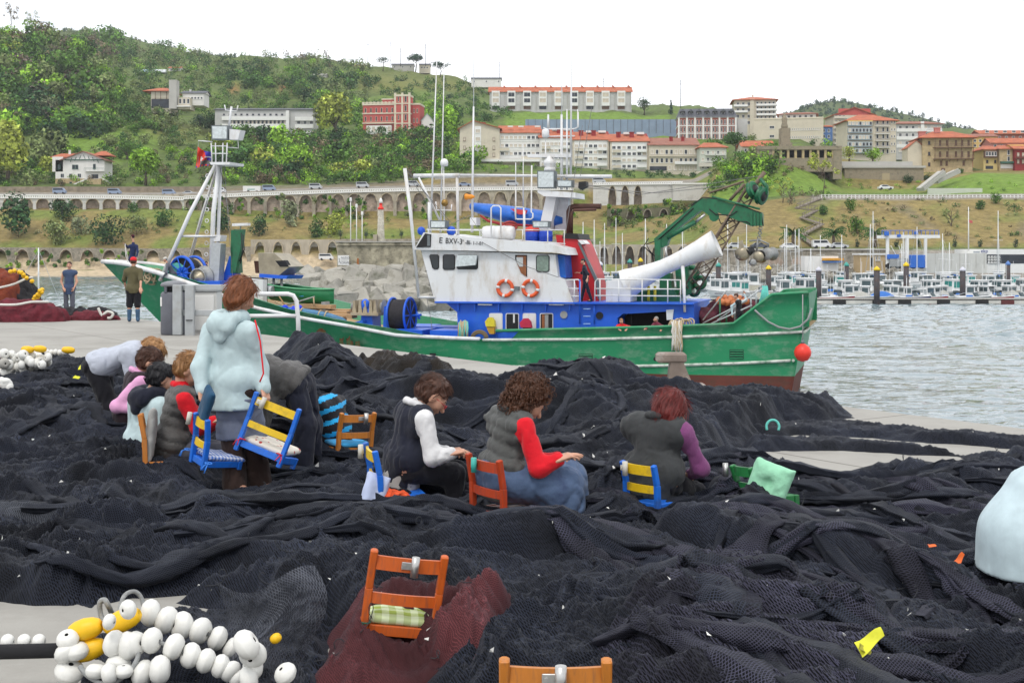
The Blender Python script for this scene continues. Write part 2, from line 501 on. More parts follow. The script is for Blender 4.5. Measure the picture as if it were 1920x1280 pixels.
def net_h(x,y):
 """height of the heaped nets under a point (nearest sample)"""
 z=0.
 for(nr,nc,X,Y,Z,sd)in HF:
  yy=Y[:,0]
  if not(yy[0]<=y<=yy[-1]):continue
  i=int(np.searchsorted(yy,y));i=min(i,nr-1);r=X[i]
  if not(r[0]<=x<=r[-1]):continue
  j=min(int(np.searchsorted(r,x)),nc-1)
  if sd[i,j]>0:z=max(z,float(Z[i,j]))
 return z
NM_black=net_mat('net_black',(.0130,.0160,.0265),(.0006,.0008,.0014),.0115)
NM_grey=net_mat('net_greyed',(.050,.055,.068),(.006,.007,.009),.010,haze=.05)
NM_purple=net_mat('net_purplish',(.031,.031,.049),(.0014,.0014,.0026),.0125,haze=.05)
NM_brown=net_mat('net_brownish',(.032,.025,.018),(.004,.003,.002),.015)
NM_wine=net_mat('net_wine',(.085,.024,.027),(.046,.014,.016),.008,haze=.05)
NM_veil=net_mat('net_veil',(.050,.054,.066),(.01,.01,.012),.022,haze=.1,alpha=True,thick=.42)
def nets():
 S=swell
 # laps and heaps in the main spread
 S(860,8.6,.20,.5,.30);S(1080,8.3,.16,.35,.3);S(1340,8.8,.20,.5,.35)
 S(420,8.6,.05,.6,.4);S(330,10.2,-.06,.6,.4);S(150,12.5,.20,1.2,.9);S(230,10.4,-.10,.6,.5);S(60,10.5,.22,1.0,.7)
 S(640,10.6,.28,.8,.5);S(800,12.5,.25,1.1,.6);S(1120,12.,.25,1.0,.6);S(1250,10.6,.15,.9,.5)
 S(1500,9.8,.12,.9,.4);S(1700,9.4,.14,1.,.4);S(1420,8.1,.08,.5,.3)
 S(455,9.1,-.20,.40,.5);S(930,7.35,-.09,.35,.3);S(715,7.7,-.02,.35,.3);S(1210,7.6,-.01,.35,.3);S(1430,7.7,-.16,.45,.3);S(790,5.4,-.10,.5,.3)
 S(1880,6.2,-.13,.5,.35);S(640,7.2,.10,.5,.3);S(1060,6.6,.14,.7,.35);S(700,6.2,.10,.5,.3);S(1830,8.4,.16,.5,.4)
 a,r=net('fishing_net','huge tangled spread of black fishing net covering most of the quay around the seated menders',[(-420,690),(0,690),(150,690),(330,712),(545,712),(690,722),(900,735),(1180,745),(1330,752),(1450,762),(1560,783),(1500,793),(1400,840),(1380,885),(1450,925),(1620,938),(1790,935),(1860,905),(1930,895),(2500,905),(2700,1900),(770,1900),(760,1262),(620,1240),(560,1165),(420,1128),(250,1122),(170,1150),(120,1140),(0,1128),(-420,1120)],(.18),NM_black,11,R(-18),3.0,.62,1.15,.35,bumps=True);HF.append(r);main=a
 a,r=net('fishing_net','rounded black net hump heaped against the middle of the green hull',[(860,742),(960,724),(1100,726),(1260,738),(1330,752),(1200,790),(1000,800),(880,780)],.40,NM_black,23,R(-30),2.2,.9,.45,1.1);HF.append(r)
 a,r=net('fishing_net','tall black net heap behind the striped shirt by the quay edge',[(470,690),(540,666),(615,672),(690,698),(770,742),(640,768),(500,756)],.56,NM_black,29,R(-50),2.4,.7,.22,.9,.08);HF.append(r)
 a,r=net('fishing_net','brownish weed-covered net edge trailing along the quay edge below the rusty hull patch',[(640,682),(700,690),(800,706),(890,716),(905,735),(760,738),(650,722)],.33,NM_brown,31,R(-25),2.,.35,.45,.6,.1,fine=.022);HF.append(r)
 a,r=net('fishing_net','long black net strands drawn out to the right along bare concrete',[(1370,800),(1540,795),(1700,808),(1920,826),(2300,850),(2300,872),(1920,846),(1700,828),(1500,818),(1400,825)],.075,NM_black,37,R(-22),6.,.35,.7,.25);HF.append(r)
 a,r=net('fishing_net','second band of black net strands drawn out to the right, nearer the camera',[(1370,826),(1560,828),(1780,848),(1920,864),(2300,890),(2300,912),(1920,880),(1780,858),(1560,846),(1390,848)],.07,NM_black,38,R(-22),6.,.35,.7,.22);HF.append(r)
 a,r=net('fishing_net','fringed black net tip lying at the quay edge under the green stern',[(1330,750),(1450,757),(1560,766),(1612,776),(1600,786),(1480,792),(1330,790)],.17,NM_black,39,R(-22),3.,.4,.8,.3);HF.append(r)
 a,r=net('fishing_net','big smooth-folded dark net ridge in front of the green chair',[(1120,1075),(1260,1010),(1420,1000),(1560,1025),(1760,1095),(2000,1190),(2000,1260),(1700,1200),(1420,1130),(1230,1120)],.30,NM_black,41,R(-32),3.2,.7,.5,.45);HF.append(r)
 a,r=net('fishing_net','purple-grey net folds sweeping down to the bottom right corner',[(1010,1400),(1060,1250),(1180,1150),(1330,1110),(1500,1150),(1700,1250),(1900,1400),(2000,1800),(1200,1800)],.26,NM_purple,43,R(-38),2.8,.6,.65,.35);HF.append(r)
 a,r=net('fishing_net','greyish net pulled taut in a diagonal band across the left foreground',[(-200,930),(60,935),(250,985),(450,1040),(660,1108),(560,1118),(380,1095),(180,1050),(-200,1010)],.17,NM_grey,47,R(-37),9.,.22,.35,.3,fine=.006);HF.append(r)
 a,r=net('fishing_net','coarse-meshed black net bunched behind the white floats',[(330,1130),(420,1100),(560,1095),(670,1120),(650,1200),(620,1290),(560,1360),(545,1270),(500,1180),(420,1150)],.20,NM_black,53,R(-25),2.,.5,.6,.3);HF.append(r)
 a,r=net('fishing_net','thin dark net spread under the near white floats',[(150,1200),(240,1150),(330,1135),(520,1130),(640,1200),(610,1290),(560,1420),(140,1420),(120,1330),(165,1260)],.05,NM_black,61,R(-25),2.,.4,.7,.2);HF.append(r)
 a,r=net('fishing_net','wine-red net heaped around the orange-brown chair in the foreground',[(575,1290),(595,1200),(640,1150),(740,1165),(860,1185),(960,1160),(1040,1185),(1000,1260),(970,1350),(800,1310),(620,1325)],.21,NM_wine,59,R(20),1.8,.34,.75,.3,group=None,zoff=.07,fine=.008,ragged=.07,dips=((765,5.45,-.17,.17),(740,5.25,-.12,.16)));HF.append(r)
 gathered(main,NM_black,'gathered_netting',(-100,1900,700,1250),260,5,R(-20),(1.2,4.),(.02,.06))
 gathered(main,NM_purple,'gathered_netting',(900,2000,880,1300),60,6,R(-38),(1.,2.5),(.02,.06))
NETS={}
def gathered(parent,mat,name,region,n,seed,ang,L=(1.2,4.),r=(.03,.09),spread=.5):
 """hanks of netting drawn together into long pleated strands lying over the heaps"""
 g=np.random.default_rng(seed)
 VV=[];QQ=[];UU=[];b=0
 ns=14
 for k in range(n):
  px=g.uniform(region[0],region[1]);py=math.exp(g.uniform(math.log(region[2]-HY),math.log(region[3]-HY)))+HY
  if 540<px<1040 and py>1090:continue
  p=GP(px,py,.2).to_2d()
  a=ang+g.normal()*spread;ln=g.uniform(*L);m=int(ln/.045)+4
  rr=g.uniform(*r);curl=g.normal()*.5;ph=g.uniform(0,6);tw=g.normal()*3
  x,y=p.x,p.y;pts=[]
  for i in range(m):
   pts.append((x,y));x+=math.cos(a)*ln/m;y+=math.sin(a)*ln/m
   a+=curl*ln/m+.35*math.sin(i*.16+ph)*ln/m*2
  if any(560<CX+q[0]/q[1]*F<1030 and q[1]<6.6 for q in pts[::3]):continue
  hz=np.array([net_h(*q)for q in pts])
  if hz.min()<=.03:continue
  kk=np.ones(7)/7;hz=np.maximum(np.convolve(np.pad(hz,3,'edge'),kk,'valid'),hz-.02)
  for i in range(m):
   t=i/(m-1);env=(math.sin(math.pi*min(t,1-t)*1.0+.12))**.6*(1+.25*math.sin(i*.5+ph))
   j=min(i+1,m-1);j0=max(i-1,0)
   dx,dy=pts[j][0]-pts[j0][0],pts[j][1]-pts[j0][1];l=math.hypot(dx,dy)+1e-6;nx,ny=-dy/l,dx/l
   for q in range(ns):
    th=2*math.pi*q/ns
    rad=rr*env*(1+.30*math.sin(5*th+tw*t+ph)+.16*math.sin(9*th-tw*2*t+2*ph)+.1*g.normal())
    o=math.cos(th)*rad*1.7;z=hz[i]+math.sin(th)*rad*.75-rr*.15*env
    VV.append((pts[i][0]+nx*o,pts[i][1]+ny*o,z));UU.append((t*ln*1.0,th*rr*1.7+k))
  I=np.arange(m*ns).reshape(m,ns)+b;J=np.roll(I,-1,1)
  QQ.append(np.stack([I[:-1],J[:-1],J[1:],I[1:]],-1).reshape(-1,4));b+=m*ns
 V=np.array(VV);c=np.array(parent.location)
 return npmesh(name,V-c,np.concatenate(QQ),mats=[mat],uv=np.array(UU),parent=parent)
nets()
# ---------------------------------------------------------------- people: signed-distance bodies polygonised with surface nets
def surf_nets(f,org,h):
 s=f<0
 nx,ny,nz=f.shape
 num=np.zeros((nx-1,ny-1,nz-1));pos=np.zeros((nx-1,ny-1,nz-1,3))
 def corner(a,dx,dy,dz):return a[dx:nx-1+dx,dy:ny-1+dy,dz:nz-1+dz]
 for ax in range(3):
  o=[k for k in range(3)if k!=ax]
  for da in(0,1):
   for db in(0,1):
    c0=[0,0,0];c0[o[0]]=da;c0[o[1]]=db;c1=list(c0);c1[ax]=1
    f0,f1=corner(f,*c0),corner(f,*c1)
    x=(f0<0)!=(f1<0)
    t=np.where(x,f0/np.where(x,f0-f1,1),0)
    num+=x
    p=np.zeros(pos.shape);p[...,ax]=t;p[...,o[0]]=da;p[...,o[1]]=db
    pos+=p*x[...,None]
 act=num>0
 idx=np.full(act.shape,-1,np.int64);idx[act]=np.arange(act.sum())
 ijk=np.stack(np.nonzero(act),-1)
 V=(ijk+pos[act]/num[act][:,None])*h+org
 Q=[]
 for ax in range(3):
  o=[k for k in range(3)if k!=ax]
  a=[slice(1,-1)]*3;a[ax]=slice(0,-1);b=list(a);b[ax]=slice(1,None)
  s0,s1=s[tuple(a)],s[tuple(b)]
  e=np.stack(np.nonzero(s0!=s1),-1)
  if not len(e):continue
  fl=s0[s0!=s1]
  e=e.copy();e[:,o[0]]+=1;e[:,o[1]]+=1
  def cell(u,v):
   q=e.copy();q[:,o[0]]-=u;q[:,o[1]]-=v
   return idx[q[:,0],q[:,1],q[:,2]]
  q=np.stack([cell(1,1),cell(0,1),cell(0,0),cell(1,0)],-1)
  if ax==1:fl=~fl
  q[~fl]=q[~fl][:,::-1]
  Q.append(q)
 Q=np.concatenate(Q)if Q else np.zeros((0,4),int)
 return V,Q[(Q>=0).all(1)]
def cap(p,a,b,ra,rb,flat=None,k=1.):
 a=np.asarray(a,float);b=np.asarray(b,float);ab=b-a
 t=np.clip(((p-a)@ab)/max(ab@ab,1e-9),0,1)
 q=p-a-t[...,None]*ab
 if flat is not None:
  fl=np.asarray(flat,float);c=q@fl
  q=q+(c*(1/k-1))[...,None]*fl
 return np.sqrt((q*q).sum(-1))-(ra+(rb-ra)*t)
def ell(p,c,r):
 r=np.asarray(r,float);return(np.sqrt((((p-np.asarray(c))/r)**2).sum(-1))-1)*r.min()
def smin(a,b,k):
 h=np.maximum(k-np.abs(a-b),0)/k;return np.minimum(a,b)-h*h*k*.25
def prims_sdf(p,prims,k):
 d=None
 for pr in prims:
  e=cap(p,*pr)
  d=e if d is None else smin(d,e,k)
 return d
def bounds(prims,pad):
 lo=np.min([np.minimum(np.asarray(q[0],float),np.asarray(q[1],float))-max(q[2],q[3])for q in prims],0)-pad
 hi=np.max([np.maximum(np.asarray(q[0],float),np.asarray(q[1],float))+max(q[2],q[3])for q in prims],0)+pad
 return lo,hi
def gridpts(lo,hi,h):
 ax=[np.arange(lo[i],hi[i]+h,h)for i in range(3)]
 return np.stack(np.meshgrid(*ax,indexing='ij'),-1),lo
def mesh_sdf(fn,lo,hi,h):
 p,o=gridpts(np.asarray(lo),np.asarray(hi),h)
 return surf_nets(fn(p),o,h)
def nrm(v):v=np.asarray(v,float);return v/(np.linalg.norm(v)+1e-12)
def wrinkle(p,amp,seed=1,sc=21.):
 q=p*np.array([sc,sc,sc*.42]);q=q+vn3(p*7,seed+3)[...,None]*.9
 n1=vn3(q*.55,seed);n2=vn3(q*1.25+5,seed+1)
 return amp*(.22*n1+1.5*(1-np.abs(n1))**7+1.0*(1-np.abs(n2))**7-.35)
SKIN=M('skin',(.50,.27,.185),.5,.10,30,spec=.35)
SKIN_L=M('lips',(.36,.13,.11),.45,.05,30)
EYE_D=M('eye_dark',(.025,.018,.015),.25,.1,30)
def head_sdf(p):
 """p in head coordinates: x right, y forward, z up, head centre at the eyes' height"""
 d=ell(p,(0,-.012,.028),(.074,.094,.088))
 d=smin(d,cap(p,(0,.02,-.03),(0,.062,-.088),.060,.026),.035)
 d=smin(d,cap(p,(-.03,.05,-.03),(.03,.05,-.03),.038,.038),.03)
 d=smin(d,cap(p,(0,.088,.0),(0,.112,-.034),.008,.014),.014)
 for s in(-1,1):
  d=smin(d,ell(p,(s*.077,-.008,-.012),(.011,.022,.034)),.012)
  d=smin(d,cap(p,(s*.014,.084,.017),(s*.045,.07,.016),.011,.009),.012)
  d=np.maximum(d,-ell(p,(s*.031,.096,-.002),(.014,.013,.009)))
  d=smin(d,ell(p,(s*.031,.079,-.002),(.013,.011,.012)),.004)
 d=smin(d,cap(p,(-.016,.089,-.060),(.016,.089,-.060),.009,.009),.012)
 return d
def hair_sdf(style,seed):
 def f(p):
  x,y,z=p[...,0],p[...,1],p[...,2]
  if style=='curly':
   d=ell(p,(0,-.018,.03),(.108,.118,.112))
   d=smin(d,ell(p,(0,-.045,-.06),(.098,.085,.075)),.05)
   d=d+.020*vn3(p*34,seed)+.010*vn3(p*75,seed+1)
   cut=(y-.070)*.9-(z-.045)*.55
  elif style=='bob':
   d=ell(p,(0,-.014,.032),(.090,.108,.100))
   d=smin(d,ell(p,(0,-.028,-.055),(.088,.082,.07)),.05)
   q=p*np.array([75,75,9]);d=d+.006*vn3(q,seed)+.008*vn3(p*20,seed+1)
   cut=(y-.062)*.9-(z-.05)*.5
  elif style=='short':
   d=ell(p,(0,-.014,.034),(.086,.106,.098))
   d=smin(d,ell(p,(0,-.045,-.03),(.074,.062,.05)),.04)
   q=p*np.array([60,60,18]);d=d+.007*vn3(q,seed)+.007*vn3(p*26,seed+1)
   cut=(y-.068)*.85-(z-.055)*.5
   cut=np.maximum(cut,np.minimum((y+.0)*.9+.0,.03-z))
  else:
   d=ell(p,(0,-.013,.031),(.079,.099,.093))+.002*vn3(p*90,seed)
   cut=(y-.066)*.8-(z-.05)*.6
   cut=np.maximum(cut,np.minimum(y+.01,.025-z));cut=np.maximum(cut,-.045-z)
  return np.maximum(d,cut)
 return f
def frame(fwd,up=(0,0,1)):
 y=nrm(fwd);x=nrm(np.cross(y,up));z=np.cross(x,y)
 return np.stack([x,y,z],1)
def dirv(yaw,pitch=0.):
 a,b=R(yaw),R(pitch);return np.array([math.cos(a)*math.cos(b),math.sin(a)*math.cos(b),math.sin(b)])
def strands(V,Rm,c,mat,parent,n,style,seed,ln=.05):
 """fine locks standing off the hair mass"""
 g=np.random.default_rng(seed);L=(V-c)@Rm
 ok=np.nonzero((L[:,1]<.06))[0]
 mb=MB()
 for k in g.choice(ok,n):
  p=L[k];nn=nrm(p-np.array([0,-.015,.0]));dn=np.array([0,-.25,-1.])if style!='short' else nrm(np.array([p[0]*3,p[1]*6+.1,.15]))
  t=nrm(dn-nn*(dn@nn)+1e-4);b=np.cross(nn,t);pts=[]
  l=ln*g.uniform(.6,1.3);ph=g.uniform(0,6)
  for i in range(6):
   u=i/5
   if style=='curly':
    q=p+nn*(.004+.016*math.sin(2.6*u))+(b*math.sin(ph+6*u)+nn*math.cos(ph+6*u))*.010+t*l*u*.9
   else:
    q=p+nn*(.002+.004*u*g.uniform(0,1.2))+t*l*u+b*.006*math.sin(ph+2*u)
   pts.append(c+Rm@q)
  w=.0028 if style=='curly' else .0019
  mb.tube(pts,[w,w,w,w*.9,w*.7,w*.3],3,cap=False)
 return mb
FIN=[(-.030,.078,.064),(-.010,.086,.074),(.010,.084,.070),(.029,.074,.056)]
def hand_mesh(w,direc,palm,side,curl,h=.0055):
 """wrist point, pointing direction, palm normal, side (+1: thumb on +x of the frame), curl 0..1"""
 y=nrm(direc);z=-nrm(np.asarray(palm)-y*(np.asarray(palm)@y));x=np.cross(y,z)
 Rm=np.stack([x,y,z],1)
 prims=[((-.022,.0,0),(-.026,.070,0),.022,.020,(0,0,1),.62),((.02,.0,0),(.024,.066,0),.022,.019,(0,0,1),.62),((0,-.03,0),(0,.02,0),.026,.026,(0,0,1),.75)]
 fing=[]
 for i,(fx,fy,fl)in enumerate(FIN):
  p=np.array([fx,fy-.008,0.]);a=curl*(.55+.12*i);lens=(fl*.45,fl*.32,fl*.26);r=.0098-.0006*i
  for s,l in enumerate(lens):
   a2=a*(1+s*.9);q=p+np.array([fx*.12*(1-curl),math.cos(a2),-math.sin(a2)])*l
   fing.append((p,q,r,r*.9));p=q;r*=.9
 t0=np.array([side*.026,.012,-.004]);t1=t0+np.array([side*.026,.028,-.014]);t2=t1+np.array([side*.006,.030,-.010-.012*curl])
 def fn(p):
  d=prims_sdf(p,prims,.02)
  d=smin(d,prims_sdf(p,[(t0,t1,.015,.011),(t1,t2,.011,.0085)],.006),.012)
  e=None
  for q in fing:
   c=cap(p,*q);e=c if e is None else np.minimum(e,c)
  return smin(d,e,.006)
 V,Q=mesh_sdf(fn,(-.085,-.075,-.10),(.085,.185,.05),h)
 return V@Rm.T+np.asarray(w),Q
class Parts:
 def __init__(s):s.V=[];s.Q=[];s.m=[];s.n=0
 def add(s,V,Q,m=0):
  s.V.append(V);s.Q.append(Q+s.n);s.n+=len(V)
  s.m.append(np.full(len(Q),m,int)if np.isscalar(m)else m)
 def build(s,name,mats,parent):return npmesh(name,np.concatenate(s.V),np.concatenate(s.Q),mats=mats,parent=parent,midx=np.concatenate(s.m),world=True)
def person(label,d,yaw,pel,chest,head,look,armR=None,armL=None,legR=None,legL=None,sc=1.,top=None,sleeves=None,hem=.10,puff=.018,quilt=0.,fold=.006,hood=None,collar=None,bottom=None,bkind='trousers',shoes=None,hair=None,hstyle='short',cap_=None,res=.014,sleeve_r=.012,group=None,pxfn=None,bare_arms=False,curl=(.5,.5),stripes=None,toes=None,extra=None,flare=.0,coat=0.,cuff=1.0,nohands=False):
 """pel, chest, head and limb joints are (px, py, extra depth) in the photograph at distance d; yaw 0 faces right, 90 away"""
 W=pxfn or(lambda q:np.array(P(q[0],q[1],d+(q[2]if len(q)>2 else 0))))
 pe,ch,hd=W(pel),W(chest),W(head)
 f=dirv(yaw);rt=np.array([f[1],-f[0],0.])
 sp=nrm(ch-pe);fr=nrm(np.cross(sp,-rt))if abs(sp@rt)<.95 else f
 if fr@f<0 and abs(sp[2])>.3:fr=-fr
 sh=.178*sc;hp=.095*sc
 shR,shL=ch+rt*sh-sp*.01,ch-rt*sh-sp*.01
 hpR,hpL=pe+rt*hp,pe-rt*hp
 dn=np.array([0,0,-1.])
 def arm(spec,s,side):
  if spec is None:return s+nrm(dn+side*rt*.12)*.28*sc,s+nrm(dn+side*rt*.1+f*.12)*.53*sc
  return W(spec[0]),W(spec[1])
 elR,wrR=arm(armR,shR,1);elL,wrL=arm(armL,shL,-1)
 def leg(spec,h):
  if spec is None:return h+dn*.43*sc+f*.02,h+dn*.86*sc
  return W(spec[0]),W(spec[1])
 knR,anR=leg(legR,hpR);knL,anL=leg(legL,hpL)
 toeR=W(toes[0])if toes else anR+f*.15*sc+dn*.05;toeL=W(toes[1])if toes else anL+f*.15*sc+dn*.05
 nb=ch+sp*.03*sc
 t=thing('person',label,'person',(float(pe[0]),float(pe[1]),float(min(anR[2],anL[2])-.07)),0,group)
 s=sc
 mid=pe*.5+ch*.5
 torso=[(pe,mid,.124*s,.112*s,fr,.74),(mid,ch-sp*.06,.112*s,.132*s,fr,.72),(ch-rt*.12*s-sp*.03,ch+rt*.12*s-sp*.03,.075*s,.075*s,fr,.85),(hpL,hpR,.10*s,.10*s)]
 arms=[(shR,elR,.050*s,.039*s),(elR,wrR,.039*s,.026*s),(shL,elL,.050*s,.039*s),(elL,wrL,.039*s,.026*s)]
 legs=[(hpR,knR,.088*s,.058*s),(knR,anR,.058*s,.040*s),(hpL,knL,.088*s,.058*s),(knL,anL,.058*s,.040*s)]
 feet=[(anR,toeR,.04*s,.03*s),(anL,toeL,.04*s,.03*s)]
 Rm=frame(dirv(*look));neck=[(nb,hd+Rm@np.array([0,-.022,-.05])*s,.058*s,.050*s)]
 pb=Parts()
 al=.96 if bare_arms or cuff<1 else .82
 bl=.96 if bkind=='shorts' else .80
 pr=[(q[0],q[1],q[2]*.80,q[3]*.80,*q[4:])for q in torso]+[(q[0],q[1],q[2]*bl,q[3]*bl,*q[4:])for q in legs]+[(q[0],q[1],q[2]*.96,q[3]*.96,*q[4:])for q in neck+feet]+[(q[0],q[1],q[2]*al,q[3]*al,*q[4:])for q in arms]
 lo,hi=bounds(pr,.03)
 pb.add(*mesh_sdf(lambda p:prims_sdf(p,pr,.035),lo,hi,max(res,.016)))
 hres=res*.52
 V,Q=mesh_sdf(head_sdf,(-.11,-.13,-.135),(.11,.15,.145),hres)
 c=V[Q].mean(1);m=np.zeros(len(Q),int)
 ax=np.abs(c[:,0])
 m[(np.abs(ax-.031)<.013)&(np.abs(c[:,2]+.002)<.0065)&(c[:,1]>.07)]=2
 m[(ax<.022)&(np.abs(c[:,2]+.060)<.009)&(c[:,1]>.08)]=1
 m[(np.abs(ax-.032)<.018)&(np.abs(c[:,2]-.021)<.004)&(c[:,1]>.065)]=2
 pb.add(V*s@Rm.T+hd,Q,m)
 if not nohands:
  for w,e,sd,cu in((wrR,elR,-1,curl[0]),(wrL,elL,1,curl[1])):
   dd=nrm(w-e);pn_=dn+f*.1 if abs(dd[2])<.75 else(-rt if sd<0 else rt)
   pb.add(*hand_mesh(w,nrm(dd+(f*.25 if abs(dd[2])<.75 else 0)),pn_,sd,cu,.0055 if res<.02 else .010))
 pb.build('body',[SKIN,SKIN_L,EYE_D],t)
 # hair or cap
 if hair is not None:
  fn=hair_sdf(hstyle,int(abs(pel[0]))%50+1)
  V,Q=mesh_sdf(fn,(-.15,-.17,-.17),(.15,.15,.17),hres*.9)
  V=V*s@Rm.T+hd
  ph=Parts();ph.add(V,Q)
  ho=ph.build('hair',[hair],t)
  if res<.02 and hstyle!='crop':
   mbs=strands(V,Rm,hd,hair,t,620 if hstyle=='curly' else 420,hstyle,5,.05 if hstyle!='bob' else .07)
   so=mbs.build('hair_lock',hair,t,world=True);so['kind']='stuff'
 if cap_ is not None:
  mb=MB();Mh=Matrix(np.vstack([np.hstack([Rm*s,hd[:,None]]),[0,0,0,1]]).tolist())
  mb.lathe([(.088,.035),(.092,.06),(.085,.095),(.06,.125),(.015,.138)],14,Mh@Matrix.Translation((0,-.012,0))@Matrix.Diagonal((.93,1.15,1,1)))
  mb.prism([Mh@Vector(q)for q in((-.07,.07,.045),(.07,.07,.045),(.05,.165,.035),(-.05,.165,.035))],[Mh@Vector(q)for q in((-.07,.07,.053),(.07,.07,.053),(.05,.165,.043),(-.05,.165,.043))])
  mb.build('cap',cap_,t,world=True)
 seed=int(abs(pel[0]*7+pel[1]))%90
 # shirt with sleeves, or jacket
 def cloth(name,mats,prims,k,fold_,lo_=None,post=None,h=res,seed_=seed):
  lo,hi=bounds(prims,.04)
  def fn(p):
   d=prims_sdf(p,prims,k)
   if fold_:d=d+wrinkle(p,fold_,seed_)
   return post(p,d)if post else d
  V,Q=mesh_sdf(fn,lo,hi,h)
  if not len(Q):return None
  pp=Parts();m=0
  if callable(stripes)and name in('shirt','jacket'):m=stripes(V[Q].mean(1))
  pp.add(V,Q,m)
  return pp.build(name,mats if isinstance(mats,list)else[mats],t)
 hemv=pe-sp*hem
 def grow(prs,g):return[(q[0],q[1],q[2]+g,q[3]+g,*q[4:])for q in prs]
 cw=lambda e,w:e+(w-e)*cuff
 armc=[(shR,elR,.051*s,.040*s),(elR,cw(elR,wrR),.040*s,.031*s),(shL,elL,.051*s,.040*s),(elL,cw(elL,wrL),.040*s,.031*s)]
 body=[(hemv,pe,.130*s+coat,.126*s,fr,.80),(hpL+sp*.05-hp*rt*-.12,hpR+sp*.05-hp*rt*.12,.108*s,.104*s,fr,.98)]+torso[:3]
 necka=[(nb-sp*.03,nb+(neck[0][1]-nb)*.35,.066*s,.064*s)]
 def trim(p,d):
  d=np.maximum(d,-((p-(hemv-sp*.0))@sp)-.02)
  if quilt:
   u=(p-pe)@sp
   d=d-.019*np.abs(np.sin(math.pi*(u+.012*vn3(p*9,3))/quilt))**.55+.014
  return d
 if sleeves is not None:
  if bare_arms:
   pass
  else:
   cloth('shirt',sleeves,grow(torso[:3],.004)+grow(armc,sleeve_r)+necka,.04,fold*.75)
  vb=grow(body,puff)+[(shR-rt*.055*s+sp*.012,shL+rt*.055*s+sp*.012,.064*s+puff*.5,.064*s+puff*.5),(shL,shL,.070*s+puff*.5,.070*s+puff*.5)]
  cloth('vest',top,vb,.045,fold,post=trim)
  if collar is not None or True:
   cm=collar or top
   q0=nb+sp*.012
   pts=[q0+(rt*math.cos(a)*1.0+fr*math.sin(a))*.074*s+sp*(.018-.02*math.sin(a))for a in np.linspace(R(60),R(-240),9)]
   cloth('collar',cm,[(pts[i],pts[i+1],.022*s,.022*s)for i in range(8)],.02,.002)
 elif top is not None:
  ss=grow(body,puff)+grow(armc,sleeve_r+.006)+grow(necka,.006)
  cloth('jacket',top,ss,.05,fold,post=trim)
  if collar is not None:
   q0=nb+sp*.012
   pts=[q0+(rt*math.cos(a)+fr*math.sin(a))*.080*s+sp*(.02-.02*math.sin(a))for a in np.linspace(R(60),R(-240),9)]
   cloth('collar',collar,[(pts[i],pts[i+1],.024*s,.024*s)for i in range(8)],.02,.002)
 if hood is not None:
  q0=nb+sp*.03
  pts=[q0+(rt*math.cos(a)*.095+fr*math.sin(a)*.11)*s+sp*(.005+.03*math.cos(a)**2)for a in np.linspace(R(45),R(-225),9)]
  bk=[(q0-fr*.09*s-sp*.02,q0-fr*.115*s-sp*.10,.075*s,.055*s,fr,.7),(q0-fr*.10*s-rt*.06-sp*.03,q0-fr*.10*s+rt*.06-sp*.03,.06*s,.06*s)]
  cloth('hood',hood,[(pts[i],pts[i+1],.046*s,.046*s)for i in range(8)]+bk,.035,.006)
 if bottom is not None:
  if bkind=='skirt':
   sk=[(hpR,knR,.13*s,.12*s),(hpL,knL,.13*s,.12*s),(pe,pe,.14*s,.14*s),(pe,pe+sp*.1,.125*s,.112*s,fr,.8),((hpR+hpL)/2,(knR+knL)/2+dn*.04,.13*s,.12*s),(knR,knR*.5+anR*.5,.12*s,.13*s),(knL,knL*.5+anL*.5,.12*s,.13*s)]
   cloth('skirt',bottom,sk,.06,.010)
  elif bkind=='shorts':
   sk=[(hpR,knR,.10*s,.088*s),(hpL,knL,.10*s,.088*s),(hpL,hpR,.125*s,.125*s,fr,.9)]
   cloth('shorts',bottom,sk,.03,fold)
  else:
   sk=[(hpR-sp*.01,knR,.088*s,.075*s),(knR,anR,.075*s,.060*s+flare),(hpL-sp*.01,knL,.088*s,.075*s),(knL,anL,.075*s,.060*s+flare),(hpL-sp*.02,hpR-sp*.02,.090*s,.090*s,fr,.85),(pe,pe+sp*.11*s,.106*s,.094*s,fr,.80)]
   cloth('trousers',bottom,sk,.03,fold*1.3)
 if shoes is not None:
  for a,k_,to in((anR,knR,toeR),(anL,knL,toeL)):
   hl=a+dn*.045*s-(to-a)*.25
   prs=[(a+dn*.045*s,to+dn*.0,.042*s,.036*s),(hl,a+dn*.02,.038*s,.045*s)]
   if shoes.name.startswith('boot'):prs.append((a,a+(k_-a)*.62,.052*s,.062*s))
   cloth('boot' if shoes.name.startswith('boot')else 'shoe',shoes,prs,.02,.002)
 if extra:extra(t,locals())
 return t
FAB=lambda n,c,**k:M(n,c,**{**dict(rough=.85,var=.10,scale=9,bump=.5,bscale=19,spec=.15,sheen=.12,dscale=.014),**k})
C_ice=FAB('fabric_ice_blue',(.43,.54,.56),bump=.12)
C_greyq=FAB('fabric_quilt_grey',(.085,.082,.08),bscale=60,rough=.6)
C_greyv=FAB('fabric_vest_grey',(.075,.078,.076),rough=.62)
C_char=FAB('fabric_charcoal',(.045,.048,.05))
C_black=FAB('fabric_black',(.012,.012,.016))
C_navy=FAB('fabric_navy',(.014,.016,.028))
C_red=FAB('fabric_red',(.60,.012,.022))
C_white=FAB('fabric_white',(.62,.62,.63))
C_purple=FAB('fabric_purple',(.20,.06,.17),bscale=120)
C_pink=FAB('fabric_pink',(.64,.32,.52))
C_grey=FAB('fabric_pale_grey',(.42,.45,.52))
C_brown=FAB('fabric_brown',(.045,.028,.024))
C_bluegrey=FAB('fabric_bluegrey',(.14,.16,.22))
C_denim=FAB('fabric_denim',(.075,.115,.20),stain=(.035,.05,.11),sscale=5,samt=.8)
